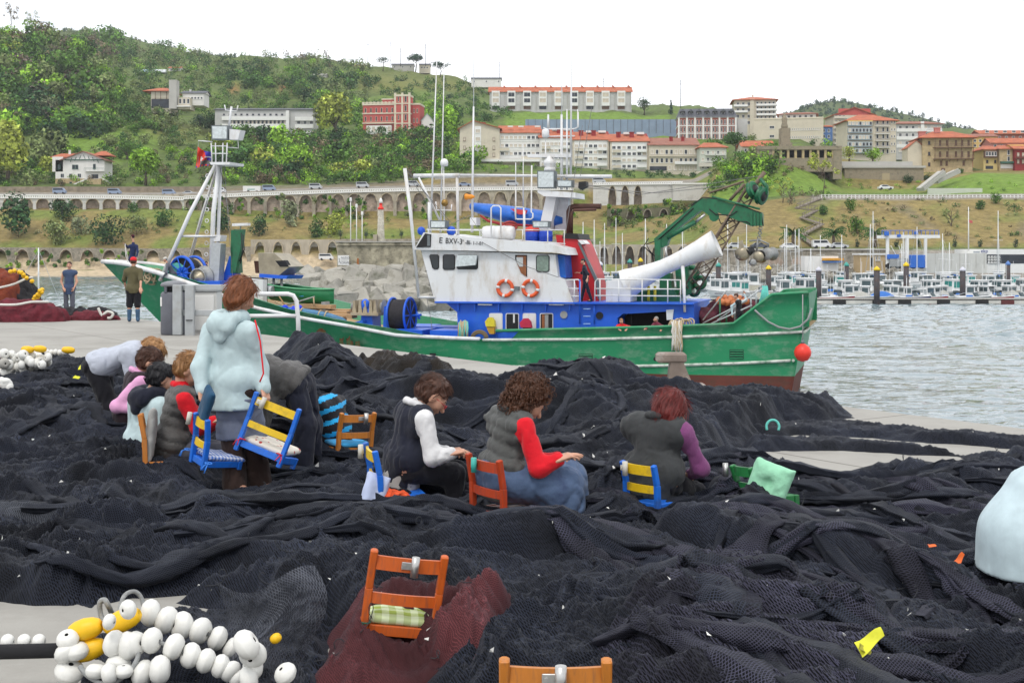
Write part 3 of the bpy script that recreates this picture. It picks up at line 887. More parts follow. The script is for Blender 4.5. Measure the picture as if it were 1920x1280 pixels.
C_darkblue=FAB('fabric_dark_blue',(.02,.03,.085))
C_olive=FAB('fabric_olive',(.095,.085,.045))
C_turq=FAB('fabric_turquoise',(.02,.33,.66))
C_pale=FAB('fabric_pale_smock',(.47,.58,.62),bump=.1)
C_wine=FAB('fabric_wine',(.14,.02,.04))
C_slate=FAB('fabric_slate',(.09,.095,.12))
H=lambda n,c:M(n,c,.5,.35,60,bump=.4,bscale=120,spec=.35,stretch=(1,1,.25),dscale=.004)
H_auburn=H('hair_auburn',(.17,.055,.018));H_blond=H('hair_blond',(.30,.155,.06));H_brown=H('hair_brown',(.06,.024,.014))
H_dark=H('hair_black',(.010,.010,.013));H_curl=H('hair_curly_brown',(.075,.030,.015));H_redh=H('hair_red',(.11,.012,.010));H_light=H('hair_light_brown',(.26,.13,.05));H_grey=H('hair_grey',(.25,.24,.22))
S_brown=M('shoe_brown',(.12,.06,.03),.7,.3,30);B_blue=M('boot_blue',(.03,.08,.15),.45,.15,8);S_dark=M('shoe_dark',(.02,.02,.02),.6)
CAPR=FAB('cap_red',(.62,.02,.03));CAPW=FAB('cap_white',(.55,.53,.48))
def quay_people():
 def apron(t,L):
  s=L['s'];pr=[(L['hpL'],L['knL'],.115,.125),(L['hpR'],L['knR'],.105,.11),(L['pe'],L['pe'],.13,.13)]
  lo,hi=bounds(pr,.04)
  V,Q=mesh_sdf(lambda p:np.maximum(prims_sdf(p,pr,.06)+wrinkle(p,.014,9,9),np.maximum(-(p[...,2]-(L['knL'][2]+.02)),np.maximum(-((p-L['pe'])@L['rt'])-.045,(p-L['pe'])@L['sp']+.09))),lo,hi,.014)
  a=Parts();a.add(V,Q);a.build('apron',[C_bluegrey],t)
  mb=MB();mb.tube([np.array(P(478,600,9.08)),np.array(P(488,640,9.04)),np.array(P(494,700,9.02)),np.array(P(487,716,9.0))],.006,6)
  mb.build('red_lining',C_red,t,world=True)
 person('standing auburn-haired person in ice-blue hooded jacket, carrying a blue chair',9.2,62,(436,722),(432,618),(453,553),(40,-28),armR=((486,690,-.02),(495,728,-.10)),armL=((374,690,-.05),(379,732,-.12)),legR=((476,824,.06),(487,905,.08)),legL=((436,828,-.03),(440,910,-.06)),toes=((516,921,.0),(476,928,-.16)),top=C_ice,hem=.15,puff=.020,sleeve_r=.013,fold=.0055,hood=C_ice,bottom=C_brown,flare=.028,shoes=S_brown,hair=H_auburn,hstyle='bob',res=.012,extra=apron,coat=.045,curl=(.9,.9))
 person('bent-over person in pale grey sweater with sandy hair, at the left',11.6,0,(184,684),(256,660),(284,662),(-10,-62),armR=((248,722,-.2),(262,770,-.25)),armL=((262,720,.2),(275,770,.2)),legR=((208,762,-.1),(206,850,-.1)),legL=((200,765,.1),(196,850,.12)),sc=1.08,top=C_grey,hem=.03,puff=.02,fold=.008,bottom=C_black,shoes=S_dark,hair=H_blond,hstyle='short')
 person('brown-haired person in dark vest over pink hooded sweater, head bent',10.8,25,(236,790),(258,712),(281,680),(12,-35),armR=((219,762,-.16),(248,766,-.2)),legR=((270,830,-.05),(268,880,-.05)),legL=((275,830,.1),(274,880,.1)),top=FAB('fabric_plum_black',(.018,.010,.014)),sleeves=C_pink,sleeve_r=.012,puff=.016,collar=C_pink,bottom=C_black,hair=H_brown,hstyle='short')
 person('black-haired person in pale jacket with navy and red collar, seated behind the grey-cushioned chair',10.3,48,(270,838),(280,756),(301,710),(40,-25),legR=((330,850,.0),(335,900,.0)),legL=((330,850,.2),(335,900,.2)),top=C_ice,hood=C_navy,collar=C_red,puff=.024,fold=.008,bottom=C_black,hair=H_dark,hstyle='short')
 person('seated person in grey quilted vest with red sleeves and curly sandy hair, left group',9.8,22,(318,838),(340,742),(354,694),(15,-35),armR=((372,802,-.16),(402,790,-.2)),armL=((385,800,.16),(410,790,.15)),legR=((420,850,.0),(425,900,0)),legL=((425,845,.2),(430,900,.2)),sc=1.05,top=C_greyq,sleeves=C_red,sleeve_r=.014,puff=.026,quilt=.085,collar=C_red,bottom=C_slate,hair=H_light,hstyle='short',hem=.1)
 person('bent-over person in grey quilted jacket and navy trousers, behind the standing one',9.8,172,(554,716),(486,690),(452,720),(180,-70),armR=((492,752,.2),(480,800,.2)),armL=((500,752,-.2),(494,792,-.2)),legR=((584,796,.1),(584,870,.1)),legL=((572,798,-.1),(566,872,-.1)),sc=1.12,top=C_greyq,quilt=.075,hem=.05,puff=.026,fold=.009,bottom=C_navy,shoes=S_dark,hair=H_brown,flare=.02)
 up=np.array(P(600,700,9.9))
 person('crouching person in black shirt with turquoise stripes, partly hidden',10.3,165,(634,812),(617,758),(585,768),(180,-60),armR=((575,800,.2),(560,830,.2)),armL=((570,800,-.15),(555,825,-.15)),legR=((570,840,.1),(580,880,.1)),legL=((570,840,-.1),(580,880,-.1)),top=[C_black,C_turq],stripes=lambda c:(np.mod((c[:,2]-.30*(c[:,0]+1.45))/.10,1)<.38).astype(int),hem=.02,puff=.012,bottom=C_black,hair=H_dark,nohands=True)
 def glasses(t,L):
  Rm,hd=L['Rm'],L['hd'];mb=MB()
  for s in(-1,1):mb.tube([hd+Rm@np.array([s*.031+.02*math.cos(a),.104,-.004+.014*math.sin(a)])for a in np.linspace(0,6.28,13)],.0025,5)
  for s in(-1,1):mb.tube([hd+Rm@np.array([s*.05,.1,0]),hd+Rm@np.array([s*.078,.0,0])],.0025,5)
  mb.build('glasses',M('glasses_red',(.45,.02,.03),.3),t,world=True)
  if L['pel'][0]<800:
   pp=[(L['pe']-L['sp']*.05,L['pe']-L['sp']*.15,.15,.15,L['fr'],.8)];lo,hi=bounds(pp,.03)
   V,Q=mesh_sdf(lambda p:prims_sdf(p,pp,.02)+wrinkle(p,.012,4,12),lo,hi,.014)
   a=Parts();a.add(V,Q);a.build('shirt_tail',[FAB('fabric_light_grey',(.35,.34,.33))],t)
 person('seated net mender in black vest with white sleeves and red glasses',8.2,24,(757,872),(778,776),(812,742),(12,-42),armR=((812,858,-.2),(846,850,-.2)),armL=((815,850,.16),(838,846,.12)),legR=((850,890,-.06),(856,950,-.05)),legL=((855,885,.14),(860,950,.14)),top=C_navy,sleeves=C_white,sleeve_r=.011,puff=.018,fold=.010,collar=C_white,bottom=C_black,hair=H_brown,hstyle='short',extra=glasses,curl=(.75,.75),res=.0125)
 person('seated net mender in grey vest and red sleeves with big curly brown hair',7.7,28,(940,896),(958,790),(993,750),(20,-42),armR=((1010,878,-.2),(1046,862,-.2)),armL=((1010,868,.16),(1044,858,.16)),legR=((1055,912,-.06),(1062,985,-.05)),legL=((1062,900,.14),(1068,975,.14)),top=C_greyv,sleeves=C_red,sleeve_r=.011,puff=.020,quilt=.075,fold=.009,collar=C_char,bottom=C_denim,bkind='skirt',hair=H_curl,hstyle='curly',extra=lambda t,L:glasses(t,L)if 0 else None,curl=(.35,.5),res=.0125)
 person('seated net mender in charcoal vest and purple sleeves with dark red hair',8.0,55,(1226,896),(1234,800),(1259,768),(42,-30),armR=((1314,878,-.03),(1296,888,.10)),armL=((1228,868,.40),(1275,885,.30)),legR=((1300,925,.15),(1320,985,.2)),legL=((1290,915,.3),(1300,980,.3)),top=C_char,sleeves=C_purple,sleeve_r=.011,puff=.024,fold=.010,collar=C_char,bottom=C_black,hair=H_redh,hstyle='bob',curl=(.7,.7),res=.0125)
 def smock(t,L):
  q=lambda px,py,dd=0.:np.array(P(px,py,6.4+dd));zb=float(P(1880,1073,6.4)[2])
  pr=[(q(1905,1150),q(1912,1000),.215,.175,(0,1,0),1.2),(q(1914,1000),q(1948,932),.178,.165,(0,1,0),1.2),(q(1990,1150),q(1975,1000),.22,.17,(0,1,0),1.2)]
  lo,hi=bounds(pr,.06)
  def fn(p):
   d=prims_sdf(p,pr,.08);fl=(np.sin(p[...,0]*30+5*p[...,1]+3*p[...,2])*.018+.014*vn3(p*np.array([18,18,3.5]),4))*sstep(float(P(0,940,6.4)[2]),zb,p[...,2])
   return np.maximum(d+fl,zb-p[...,2])
  V,Q=mesh_sdf(fn,lo,hi,.011);a=Parts();a.add(V,Q);a.build('smock_skirt',[C_pale],t)
 person('seated person in a long pale blue smock, cut off by the right edge',6.4,12,(1905,1040),(1958,912),(2010,862),(0,-40),armR=((2000,985,-.2),(2050,960,-.2)),legR=((2050,1040,-.05),(2055,1120,0)),legL=((2050,1040,.15),(2055,1120,.15)),top=C_pale,puff=.02,hem=.0,fold=.003,bottom=C_black,hair=H_brown,extra=smock)
 # two men far along the quay
 person('man in red cap, olive shirt and long black shorts standing at the quay edge',33.0,100,(251,544),(250,507.5),(250.5,491.5),(95,-5),armR=((264,524,-.1),(263.5,541,-.35)),armL=((233,524,.05),(236,542,.2)),legR=((258,572),(258.5,597)),legL=((243,572),(242.5,597)),top=C_olive,puff=.03,cuff=.1,hem=.06,bottom=C_black,bkind='shorts',shoes=B_blue,hair=H_brown,cap_=CAPR,hstyle='crop',res=.022)
 person('man in sleeveless denim vest with hands in pockets, facing the camera',37.0,-80,(129.5,543),(130,510.5),(130,497),(-85,0),armR=((115,528,.0),(119.5,540,-.12)),armL=((144,528,.0),(139,540,-.12)),legR=((124,572),(124,596)),legL=((136,572),(136,596)),sc=.9,top=FAB('denim_vest',(.05,.075,.14)),sleeves=SKIN,bare_arms=True,puff=.022,hem=.12,bottom=C_slate,shoes=S_dark,hair=H_brown,hstyle='crop',res=.02,curl=(.8,.8))
quay_people()
# ---------------------------------------------------------------- low net-menders' chairs
def paint(n,c,**k):return M(n,c,**{**dict(rough=.42,var=.08,scale=12,bump=.15,bscale=80,stain=tuple(min(1,q*.45+.03)for q in c),sscale=11,samt=.85,dscale=.002),**k})
PB=paint('paint_blue',(.012,.14,.62));PY=paint('paint_yellow',(.70,.46,.01));PG=paint('paint_green',(.015,.17,.045))
PO=paint('varnish_orange',(.50,.095,.012),stretch=(6,6,1));PR=paint('varnish_redwood',(.40,.045,.010),stretch=(6,6,1));PW=paint('varnish_honey',(.46,.16,.022),stretch=(6,6,1))
STEEL=M('bracket_steel',(.45,.45,.44),.35,.15,30,metal=.8);IVORY=M('bracket_ivory',(.55,.53,.47),.5);TEAL=M('bracket_teal',(.05,.42,.36),.5)
def cloth_mat(name,a,b,kind,sc):
 m=bpy.data.materials.new(name);m.use_nodes=True;n=m.node_tree;q=n.nodes['Principled BSDF'];q.inputs['Roughness'].default_value=.9;q.inputs['Specular IOR Level'].default_value=.1
 tc=n.nodes.new('ShaderNodeTexCoord');mx=n.nodes.new('ShaderNodeMix');mx.data_type='RGBA'
 mx.inputs['A'].default_value=(*a,1);mx.inputs['B'].default_value=(*b,1)
 if kind=='check':
  ws=[]
  for d in 'XY':
   w=n.nodes.new('ShaderNodeTexWave');w.bands_direction=d;w.inputs['Scale'].default_value=sc;n.links.new(tc.outputs['Object'],w.inputs['Vector'])
   g=n.nodes.new('ShaderNodeMath');g.operation='GREATER_THAN';g.inputs[1].default_value=.5;n.links.new(w.outputs['Fac'],g.inputs[0]);ws.append(g)
  ad=n.nodes.new('ShaderNodeMath');ad.operation='ADD';n.links.new(ws[0].outputs[0],ad.inputs[0]);n.links.new(ws[1].outputs[0],ad.inputs[1])
  h=n.nodes.new('ShaderNodeMath');h.operation='MULTIPLY';h.inputs[1].default_value=.5;n.links.new(ad.outputs[0],h.inputs[0]);f=h.outputs[0]
 else:
  v=n.nodes.new('ShaderNodeTexVoronoi');v.inputs['Scale'].default_value=sc;n.links.new(tc.outputs['Object'],v.inputs['Vector'])
  g=n.nodes.new('ShaderNodeMath');g.operation='LESS_THAN';g.inputs[1].default_value=.26;n.links.new(v.outputs['Distance'],g.inputs[0]);f=g.outputs[0]
 n.links.new(f,mx.inputs['Factor']);n.links.new(mx.outputs['Result'],q.inputs['Base Color'])
 return m
GING=cloth_mat('gingham',(.66,.70,.78),(.08,.18,.55),'check',11);FLORAL=cloth_mat('floral_cloth',(.66,.62,.55),(.42,.05,.05),'dots',22)
MINT=FAB('cushion_mint',(.27,.56,.38),bscale=30);CUSHG=FAB('cushion_grey',(.32,.32,.31));LIME=cloth_mat('cushion_lime_check',(.55,.62,.40),(.26,.33,.07),'check',5)
CBLUE=FAB('cushion_light_blue',(.05,.32,.62));BAGB=FAB('bag_pale_blue',(.42,.48,.66));CNAVY=FAB('cushion_petrol',(.015,.06,.12));BEIGE=FAB('cushion_beige',(.50,.48,.43))
def cushion_sdf(sz,tuft=.0,seed=1):
 sx,sy,sz_=[q/2 for q in sz]
 def f(p):
  q=np.abs(p)/np.array([sx,sy,sz_]);x,y=np.abs(p[...,0])/sx,np.abs(p[...,1])/sy
  t=sz_*np.sqrt(np.clip(1-np.maximum(x,y)**4,0,1))*(1-tuft*np.exp(-(p[...,0]**2+p[...,1]**2)/(.045**2)))+.004
  d=np.maximum(np.maximum(np.abs(p[...,0])-sx,np.abs(p[...,1])-sy),np.abs(p[...,2])-t)
  return d+.006*vn3(p*22,seed)
 return f
def cushion(mat,size,Mx,parent=None,tuft=.0,name='cushion',seed=1,h=.011):
 V,Q=mesh_sdf(cushion_sdf(size,tuft,seed),[-q/2-.03 for q in size],[q/2+.03 for q in size],h)
 o=npmesh(name,V,Q,mats=[mat],parent=parent)
 o.matrix_local=Mx
 return o
def chair(label,px,py,d,rz,post,slat,seat,bracket=None,bx=.0,tilt=(0,0),back=.33,leg=.13,w=.30,cush=None,group='low chairs of the net menders'):
 p=P(px,py,d)
 t=thing('low_chair',label,'chair',p,0,group)
 t.rotation_euler=(R(tilt[0]),R(tilt[1]),R(rz))
 hw,b,ps=w/2,.004,.032
 for s in(-1,1):
  m=MB();m.bar((s*hw,-.0,-leg),(s*hw,-.012,back*.5),ps,ps*1.15,(0,1,0),.004)
  m.bar((s*hw,-.012,back*.5-.002),(s*hw,-.045,back),ps*.98,ps*1.12,(0,1,0),.005);m.build('back_post',post,t)
  m=MB();m.bar((s*hw,.28,-leg),(s*hw,.28,.012),ps,ps,(0,1,0),.004);m.build('leg',post,t)
  m=MB();m.bar((s*hw,.02,-leg*.45),(s*hw,.265,-leg*.45),.018,.018,(0,0,1),.003);m.build('stretcher',post,t)
 for z0,hh in((back*.84,.058),(back*.38,.046)):
  m=MB();n=7;pts=[]
  for i in range(n):
   u=-1+2*i/(n-1);yy=-.012-.033*max(0,(z0/back-.5)*2)-.016*(1-u*u)
   pts.append((u*(hw-ps*.45),yy,z0))
  A=[(x,y-.008,z-hh/2)for x,y,z in pts];Bb=[(x,y-.008,z+hh/2-.006*0)for x,y,z in pts]
  C_=[(x,y+.009,z+hh/2)for x,y,z in pts];D=[(x,y+.009,z-hh/2)for x,y,z in pts]
  vs=A+Bb+C_+D;fs=[]
  for i in range(n-1):
   for q in range(4):
    r_=(q+1)%4;fs.append((q*n+i,q*n+i+1,r_*n+i+1,r_*n+i))
  m.add(vs,fs);m.build('slat',slat,t)
 m=MB()
 m.bbox((0,.14,.0),(w-ps-.002,.26,.016),.004)
 m.bbox((0,.0,-.012),(w-ps-.004,.022,.045),.003);m.bbox((0,.28,-.012),(w-ps-.004,.022,.045),.003)
 for s in(-1,1):m.bbox((s*hw,.14,-.012),(.022,.24,.045),.003)
 m.build('seat',seat,t)
 if bracket:
  z0=back*.84;y0=-.012-.033*.68-.016-.014
  m=MB()
  m.tube([(bx,y0-.018,z0-.04),(bx,y0-.018,z0+.045)],.017,12)
  m.bbox((bx-.03,y0+.002,z0),(.05,.006,.032),.002)
  m.cyl((bx-.042,y0-.006,z0),(bx-.042,y0+.0,z0),.006,n=8)
  m.build('tube_bracket',bracket,t)
 if cush:cush(t)
 return t
def seat_cush(mat,size=(.28,.27,.05),loc=(0,.14,.035),rot=(0,0,0),tuft=.3,knot=None):
 def f(t):
  o=cushion(mat,size,Matrix.Translation(loc)@Matrix.Rotation(R(rot[2]),4,'Z')@Matrix.Rotation(R(rot[0]),4,'X'),t,tuft)
  if knot:
   for s in(-1,1):
    m=MB();c=Vector((s*.15,-.01,.02));m.torus(c,.024,.004,(0,0,1),12,5)
    m.tube([c,c+Vector((s*.03,-.03,-.02)),c+Vector((s*.035,-.04,-.06))],.004,5);m.tube([c,c+Vector((s*.012,-.035,-.01)),c+Vector((s*.0,-.05,-.05))],.004,5)
    m.build('tie_ribbon',knot,t)
 return f
def chairs():
 GRN=M('ribbon_green',(.03,.10,.06),.7);RED=M('ribbon_red',(.55,.02,.05),.7);BLU=M('ribbon_blue',(.05,.22,.7),.7)
 chair('scuffed orange-brown empty chair standing in the wine-red net',748,1178,5.45,9,PO,PO,PO,STEEL,.025,(0,7.5),cush=seat_cush(LIME,(.27,.26,.055),(0,.13,.03),knot=GRN),back=.335)
 chair('honey-coloured empty chair nearest the camera, cut off by the bottom edge',1041,1440,3.8,-1,PW,PW,PW,STEEL,.015,(0,0),back=.34)
 chair('red-brown chair under the person with big curly hair',917,962,7.55,-52,PR,PR,PR,TEAL,-.045,(0,1),back=.34)
 c=chair('blue and yellow chair beside the person with white sleeves',706,926,8.0,-72,PB,PY,PB,IVORY,-.10,(0,2),back=.30)
 chair('blue and yellow chair under the person with purple sleeves',1205,943,7.8,-47,PB,PY,PB,IVORY,-.07,(0,0),back=.25,w=.25)
 chair('green chair with a mint cushion propped against it',1404,934,7.9,-66,PG,PG,PG,STEEL,-.12,(0,-4),back=.20,w=.2)
 chair('honey-coloured chair with a bare back behind the striped shirt',664,842,10.0,33,PW,PW,PW,STEEL,.05,(0,3),back=.29,w=.28,cush=seat_cush(CBLUE,(.3,.3,.05)))
 chair('blue and yellow chair with floral cushion, carried by the standing person',489,842,8.95,-14,PB,PY,PB,IVORY,-.085,(-12,19),back=.36,leg=.07,w=.34,cush=seat_cush(FLORAL,(.32,.34,.06),(.0,.2,.04),(6,0,0),knot=RED))
 chair('blue chair with a blue gingham cushion, held beside the red sleeves',373,860,8.95,-48,PB,PY,PB,IVORY,-.10,(-6,12),back=.31,w=.17,leg=.05,cush=seat_cush(GING,(.2,.30,.04),(.0,.17,.025),(-4,0,0),knot=BLU))
 chair('honey-wood chair with a grey padded back, in the left group',275,866,9.55,-76,PW,PW,PW,None,0,(0,-5),back=.36,w=.28,cush=lambda t:cushion(CUSHG,(.26,.40,.07),Matrix.Translation((0,.03,.20))@Matrix.Rotation(R(84),4,'X'),t,.0))
 # cushions and bags on or beside them
 o=cushion(MINT,(.34,.30,.10),Matrix.Translation(P(1442,906,7.72))@Matrix.Rotation(R(-24),4,'Z')@Matrix.Rotation(R(18),4,'Y')@Matrix.Rotation(R(80),4,'X')@Matrix.Diagonal((.72,.85,1,1)),None,.75,'tufted_cushion',4)
 tag(o,'mint green tufted cushion standing upright beside the green chair','cushion')
 o=cushion(CNAVY,(.17,.25,.05),Matrix.Translation(P(387,758,8.92))@Matrix.Rotation(R(-62),4,'Z')@Matrix.Rotation(R(24),4,'Y')@Matrix.Rotation(R(80),4,'X'),None,.0,'seat_pad',4)
 tag(o,'dark petrol blue pad hanging from the standing person\'s left hand','cushion')
 o=cushion(BAGB,(.15,.22,.07),Matrix.Translation(P(703,921,7.86))@Matrix.Rotation(R(20),4,'Z')@Matrix.Rotation(R(20),4,'Y')@Matrix.Rotation(R(78),4,'X'),None,.2,'cloth_bag',5)
 tag(o,'pale blue cloth bag hanging on the blue and yellow chair','bag')
chairs()
# ---------------------------------------------------------------- the fishing boat
PSI=R(16.5);BC,BS=math.cos(PSI),math.sin(PSI)
SX,SY=(1525-CX)/F*54.0,54.0
BL=34.6
def B(px,py,y=0.0):
 """boat coordinates (x from the stern forward, y towards the camera side, z above water) of a photo pixel at lateral offset y"""
 k=(px-CX)/F
 x=(SX-BS*y-k*SY+k*BC*y)/(BC+k*BS)
 Y=SY+BS*x-BC*y
 return Vector((x,y,EYE-(py-HY)/F*Y-WZ))
PXM=57.5/F
BOAT=thing('fishing_boat','large green-hulled fishing boat with white wheelhouse and blue deckhouse moored along the quay','boat',(SX,SY,WZ),math.pi-PSI)
BMAT=rootmat(BOAT)
def BW(q):return np.array(BMAT@B(q[0],q[1],q[2]if len(q)>2 else 0.))
class BM(MB):
 def poly(s,pts,y0,y1):
  a=[B(px,py,y1)for px,py in pts];b=[Vector((v.x,y0,v.z))for v in a]
  return s.prism(b,a)
 def tb(s,pts,r=1.5,n=6,**k):return s.tube([B(*p)for p in pts],[q*PXM for q in r]if isinstance(r,(list,tuple))else r*PXM,n,**k)
 def part(s,name,mats):return s.build(name,mats,BOAT)
 def own(s,name,mats,label,cat,group=None):
  """a thing of its own resting on the boat"""
  vs=[BMAT@Vector(v)for v in s.v];c=sum(vs,Vector())/len(vs);c.z=min(v.z for v in vs)
  s.v=[v-c for v in vs];o=s.build(name,mats);o.location=c
  return tag(o,label,cat,group)
GREEN=M('hull_green',(.018,.215,.092),.42,.14,.5,bump=.2,bscale=6,stain=(.20,.30,.22),sscale=2.6,samt=.6,spec=.4,stretch=(.5,1,1))
BOOT=M('hull_boot_red',(.115,.030,.020),.75,.3,1.2,stain=(.05,.045,.03),sscale=2.0,samt=.7,stretch=(.35,1,1))
WHITE=M('boat_white',(.66,.67,.68),.4,.05,.7,stain=(.40,.33,.24),sscale=1.8,samt=.55,stretch=(1,1,.35),bump=.08,bscale=3)
BLUE=M('boat_blue',(.012,.105,.62),.42,.12,.8,stain=(.03,.16,.55),sscale=1.3,samt=.6)
REDF=M('funnel_red',(.46,.012,.018),.45,.12,1.0)
RUST=M('rust_streak',(.13,.05,.018),.9,.4,3,stain=(.02,.15,.06),sscale=3,samt=.9)
RUSTP=M('exhaust_rust',(.085,.036,.026),.6,.25,2,metal=.2)
SCUFF=M('strake_white',(.52,.55,.50),.6,.25,2.5,stain=(.03,.18,.08),sscale=2.2,samt=.9)
GLASS=M('boat_glass',(.02,.026,.03),.1,.3,2,spec=.45)
GLASSG=M('boat_glass_green',(.16,.22,.18),.12,.3,6,spec=.6)
RUBB=M('rubber_black',(.012,.012,.013),.6)
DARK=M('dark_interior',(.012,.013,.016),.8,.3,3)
GREYM=M('grey_metal',(.30,.31,.31),.5,.15,4,metal=.3,stain=(.16,.12,.09),sscale=5,samt=.5)
GALV=M('galvanised',(.42,.44,.45),.5,.12,7,metal=.35)
CRANE=M('crane_green',(.012,.125,.055),.38,.2,3,stain=(.03,.05,.03),sscale=4,samt=.6)
WOODD=M('deck_wood',(.42,.27,.14),.75,.2,3,stretch=(.5,4,4),stain=(.25,.2,.15),sscale=3)
ROPEB=M('rope_beige',(.42,.33,.21),.9,.2,30);ROPET=M('rope_turquoise',(.12,.48,.42),.85,.2,30);ROPEW=M('rope_white',(.58,.57,.53),.85,.15,30);ROPEG=M('rope_grey',(.30,.31,.31),.9,.2,40,bump=.6,bscale=160)
TARP=M('tarp_blue',(.012,.12,.50),.5,.2,3,bump=.6,bscale=5,dscale=.06)
ORANGE=M('lifebuoy_orange',(.62,.085,.02),.5);REDB=M('buoy_red',(.72,.035,.02),.4,.06,5);BRICKW=M('door_wood',(.24,.085,.03),.5,.2,6)
YEL=M('oilskin_yellow',(.62,.52,.03),.5,.15,9);OCHRE=M('oilskin_ochre',(.48,.27,.02),.5);HATB=M('lamp_grey',(.13,.15,.16),.5);LENS=M('lamp_lens',(.50,.55,.56),.15,.2,9,spec=.8)
STAINL=M('hopper_metal',(.34,.30,.22),.4,.25,2,metal=.5)
GUN=[(184,491),(215,493),(241,497),(300,514),(400,548),(474,577),(563,597),(657,613),(744,630),(850,635),(905,637),(928,621),(1260,613),(1375,608),(1447,553),(1522,549)]
def hb(x):
 x=np.asarray(x,float)
 return np.where(x<8,3.05+.75*np.sin(np.clip(x/8,0,1)*math.pi/2),np.where(x<21,3.8,3.8*(1-np.clip((x-21)/(BL-21),0,1)**1.75)))
_gx=[];_gz=[]
for _p in GUN:
 _y=3.3
 for _ in range(6):_v=B(_p[0],_p[1],_y);_y=float(hb(max(0,min(BL,_v.x))))
 _gx.append(_v.x);_gz.append(_v.z)
_gx=np.array(_gx[::-1]);_gz=np.array(_gz[::-1])
def ztop(x):return np.interp(x,_gx,_gz)
def hull():
# stations run along the hull; denser where the bulwark steps
 xs=np.unique(np.concatenate([np.linspace(0,BL,70),_gx[(_gx>0)&(_gx<BL)],_gx[(_gx>0)&(_gx<BL)]+.02]));xs=xs[xs<=BL];xs[0]=0
 n=len(xs);zb=float(B(1301,703,3.6).z)
 fr=[-1.6,-.4,0,.55*zb,zb,None,None,None,None,None]
 rows=[]
 for ri in range(10):
  r=[]
  for x in xs:
   zt=float(ztop(x));t=x/BL
   zz=fr[ri]if fr[ri]is not None else zb+(zt-zb)*(ri-4)/5.
   u=max(0,zz)/max(zt,.1)
   stem=BL-(5.55-min(5.55,zz))*1.12
   aft=.75*(1-min(1,max(0,zz)/4.2))
   X=aft+(stem-aft)*t
   full=float(hb(x));fine=3.45*(1-max(0,min(1,(x-15)/(BL-15)))**1.5)if x>15 else 3.45
   if x<8:fine=min(fine,full*.95)
   w=fine+(full-fine)*min(1,u)**1.3
   if zz<0:w*=(1+zz*.28)
   if x>=BL-1e-6:w=.03
   r.append((X,w,zz))
  rows.append(r)
 mb=BM();A=np.array(rows)
 for sgn in(1,-1):
  V=A.copy();V[...,1]*=sgn
  for r in range(9):
   for i in range(n-1):
    q=[(r,i),(r,i+1),(r+1,i+1),(r+1,i)]
    if sgn>0:q=q[::-1]
    mb.cur=1 if r<4 else 0;mb.s=True
    mb.add([V[a]for a in q],[(0,1,2,3)])
    # transom
 for r in range(9):
  mb.cur=1 if r<4 else 0;mb.s=False
  p,q=A[r][0],A[r+1][0]
  mb.add([(p[0],p[1],p[2]),(p[0],-p[1],p[2]),(q[0],-q[1],q[2]),(q[0],q[1],q[2])],[(3,2,1,0)])
  # inside of the bulwarks and deck
 top=A[9];mb.cur=0
 dz=np.where(xs<6,3.0,np.where(xs<22,ztop(xs)-.95,ztop(xs)-.85));dz=np.minimum(dz,ztop(xs)-.3);dz=np.where(xs>29,ztop(xs)-.06-.8*np.clip((BL-xs)/(BL-29),0,1),dz);rk=(ztop(xs)-dz)*1.12*xs/BL*(xs>15)
 for sgn in(1,-1):
  for i in range(n-1):
   a,b=top[i],top[i+1];ia,ib=max(.0,a[1]-.14),max(.0,b[1]-.14)
   P_=lambda t,w,z:(t[0],sgn*w,z)
   mb.add([P_(a,a[1],a[2]),P_(b,b[1],b[2]),P_(b,ib,b[2]),P_(a,ia,a[2])],[(0,1,2,3)])
   la,lb=(a[0]-rk[i],),(b[0]-rk[i+1],);mb.add([P_(a,ia,a[2]),P_(b,ib,b[2]),P_(lb,ib*.93,dz[i+1]),P_(la,ia*.93,dz[i])],[(0,1,2,3)])
 o=mb.part('hull',[GREEN,BOOT])
 import bmesh as _bm
 b_=_bm.new();b_.from_mesh(o.data);_bm.ops.remove_doubles(b_,verts=b_.verts,dist=.002);b_.to_mesh(o.data);b_.free()
 mb=BM()
 for i in range(n-1):
  a,b=top[i],top[i+1];wa,wb=max(0,a[1]-.15),max(0,b[1]-.15)
  wa,wb=wa*.93,wb*.93;mb.quad((a[0]-rk[i],wa,dz[i]),(b[0]-rk[i+1],wb,dz[i+1]),(b[0]-rk[i+1],-wb,dz[i+1]),(a[0]-rk[i],-wa,dz[i]))
 mb.part('deck',WOODD)
 # white cap rail on the fore part and along the stern
 def surf(x,z,off=.03):
  zt=float(ztop(x));u=max(0,z)/zt;full=float(hb(x));fine=3.45*(1-max(0,min(1,(x-15)/(BL-15)))**1.5)if x>15 else 3.45
  if x<8:fine=min(fine,full*.95)
  return fine+(full-fine)*min(1,u)**1.3+off
 def hx(x,z):
  stem=BL-(5.55-min(5.55,z))*1.12;aft=.75*(1-min(1,max(0,z)/4.2));return aft+(stem-aft)*x/BL
 x0=float(_gx[5])if False else None
 for sgn in(1,-1):
  mb=BM();xa=np.linspace(float(B(905,637,3.7).x)+.1,BL-.05,50)
  mb.tube([(x,sgn*max(.02,float(hb(x))-.06),float(ztop(x))+.03)for x in xa],[.085 if x<27 else .12 for x in xa],6);mb.part('cap_rail',WHITE)
  mb=BM();xa=np.concatenate([np.linspace(.05,float(B(1446,553,3.4).x),8),np.linspace(float(B(1375,608,3.6).x),float(B(930,621,3.7).x),14)])
  mb.tube([(x,sgn*(float(hb(x))-.06),float(ztop(x))+.02)for x in xa],.07,6);mb.part('cap_rail',GREEN)
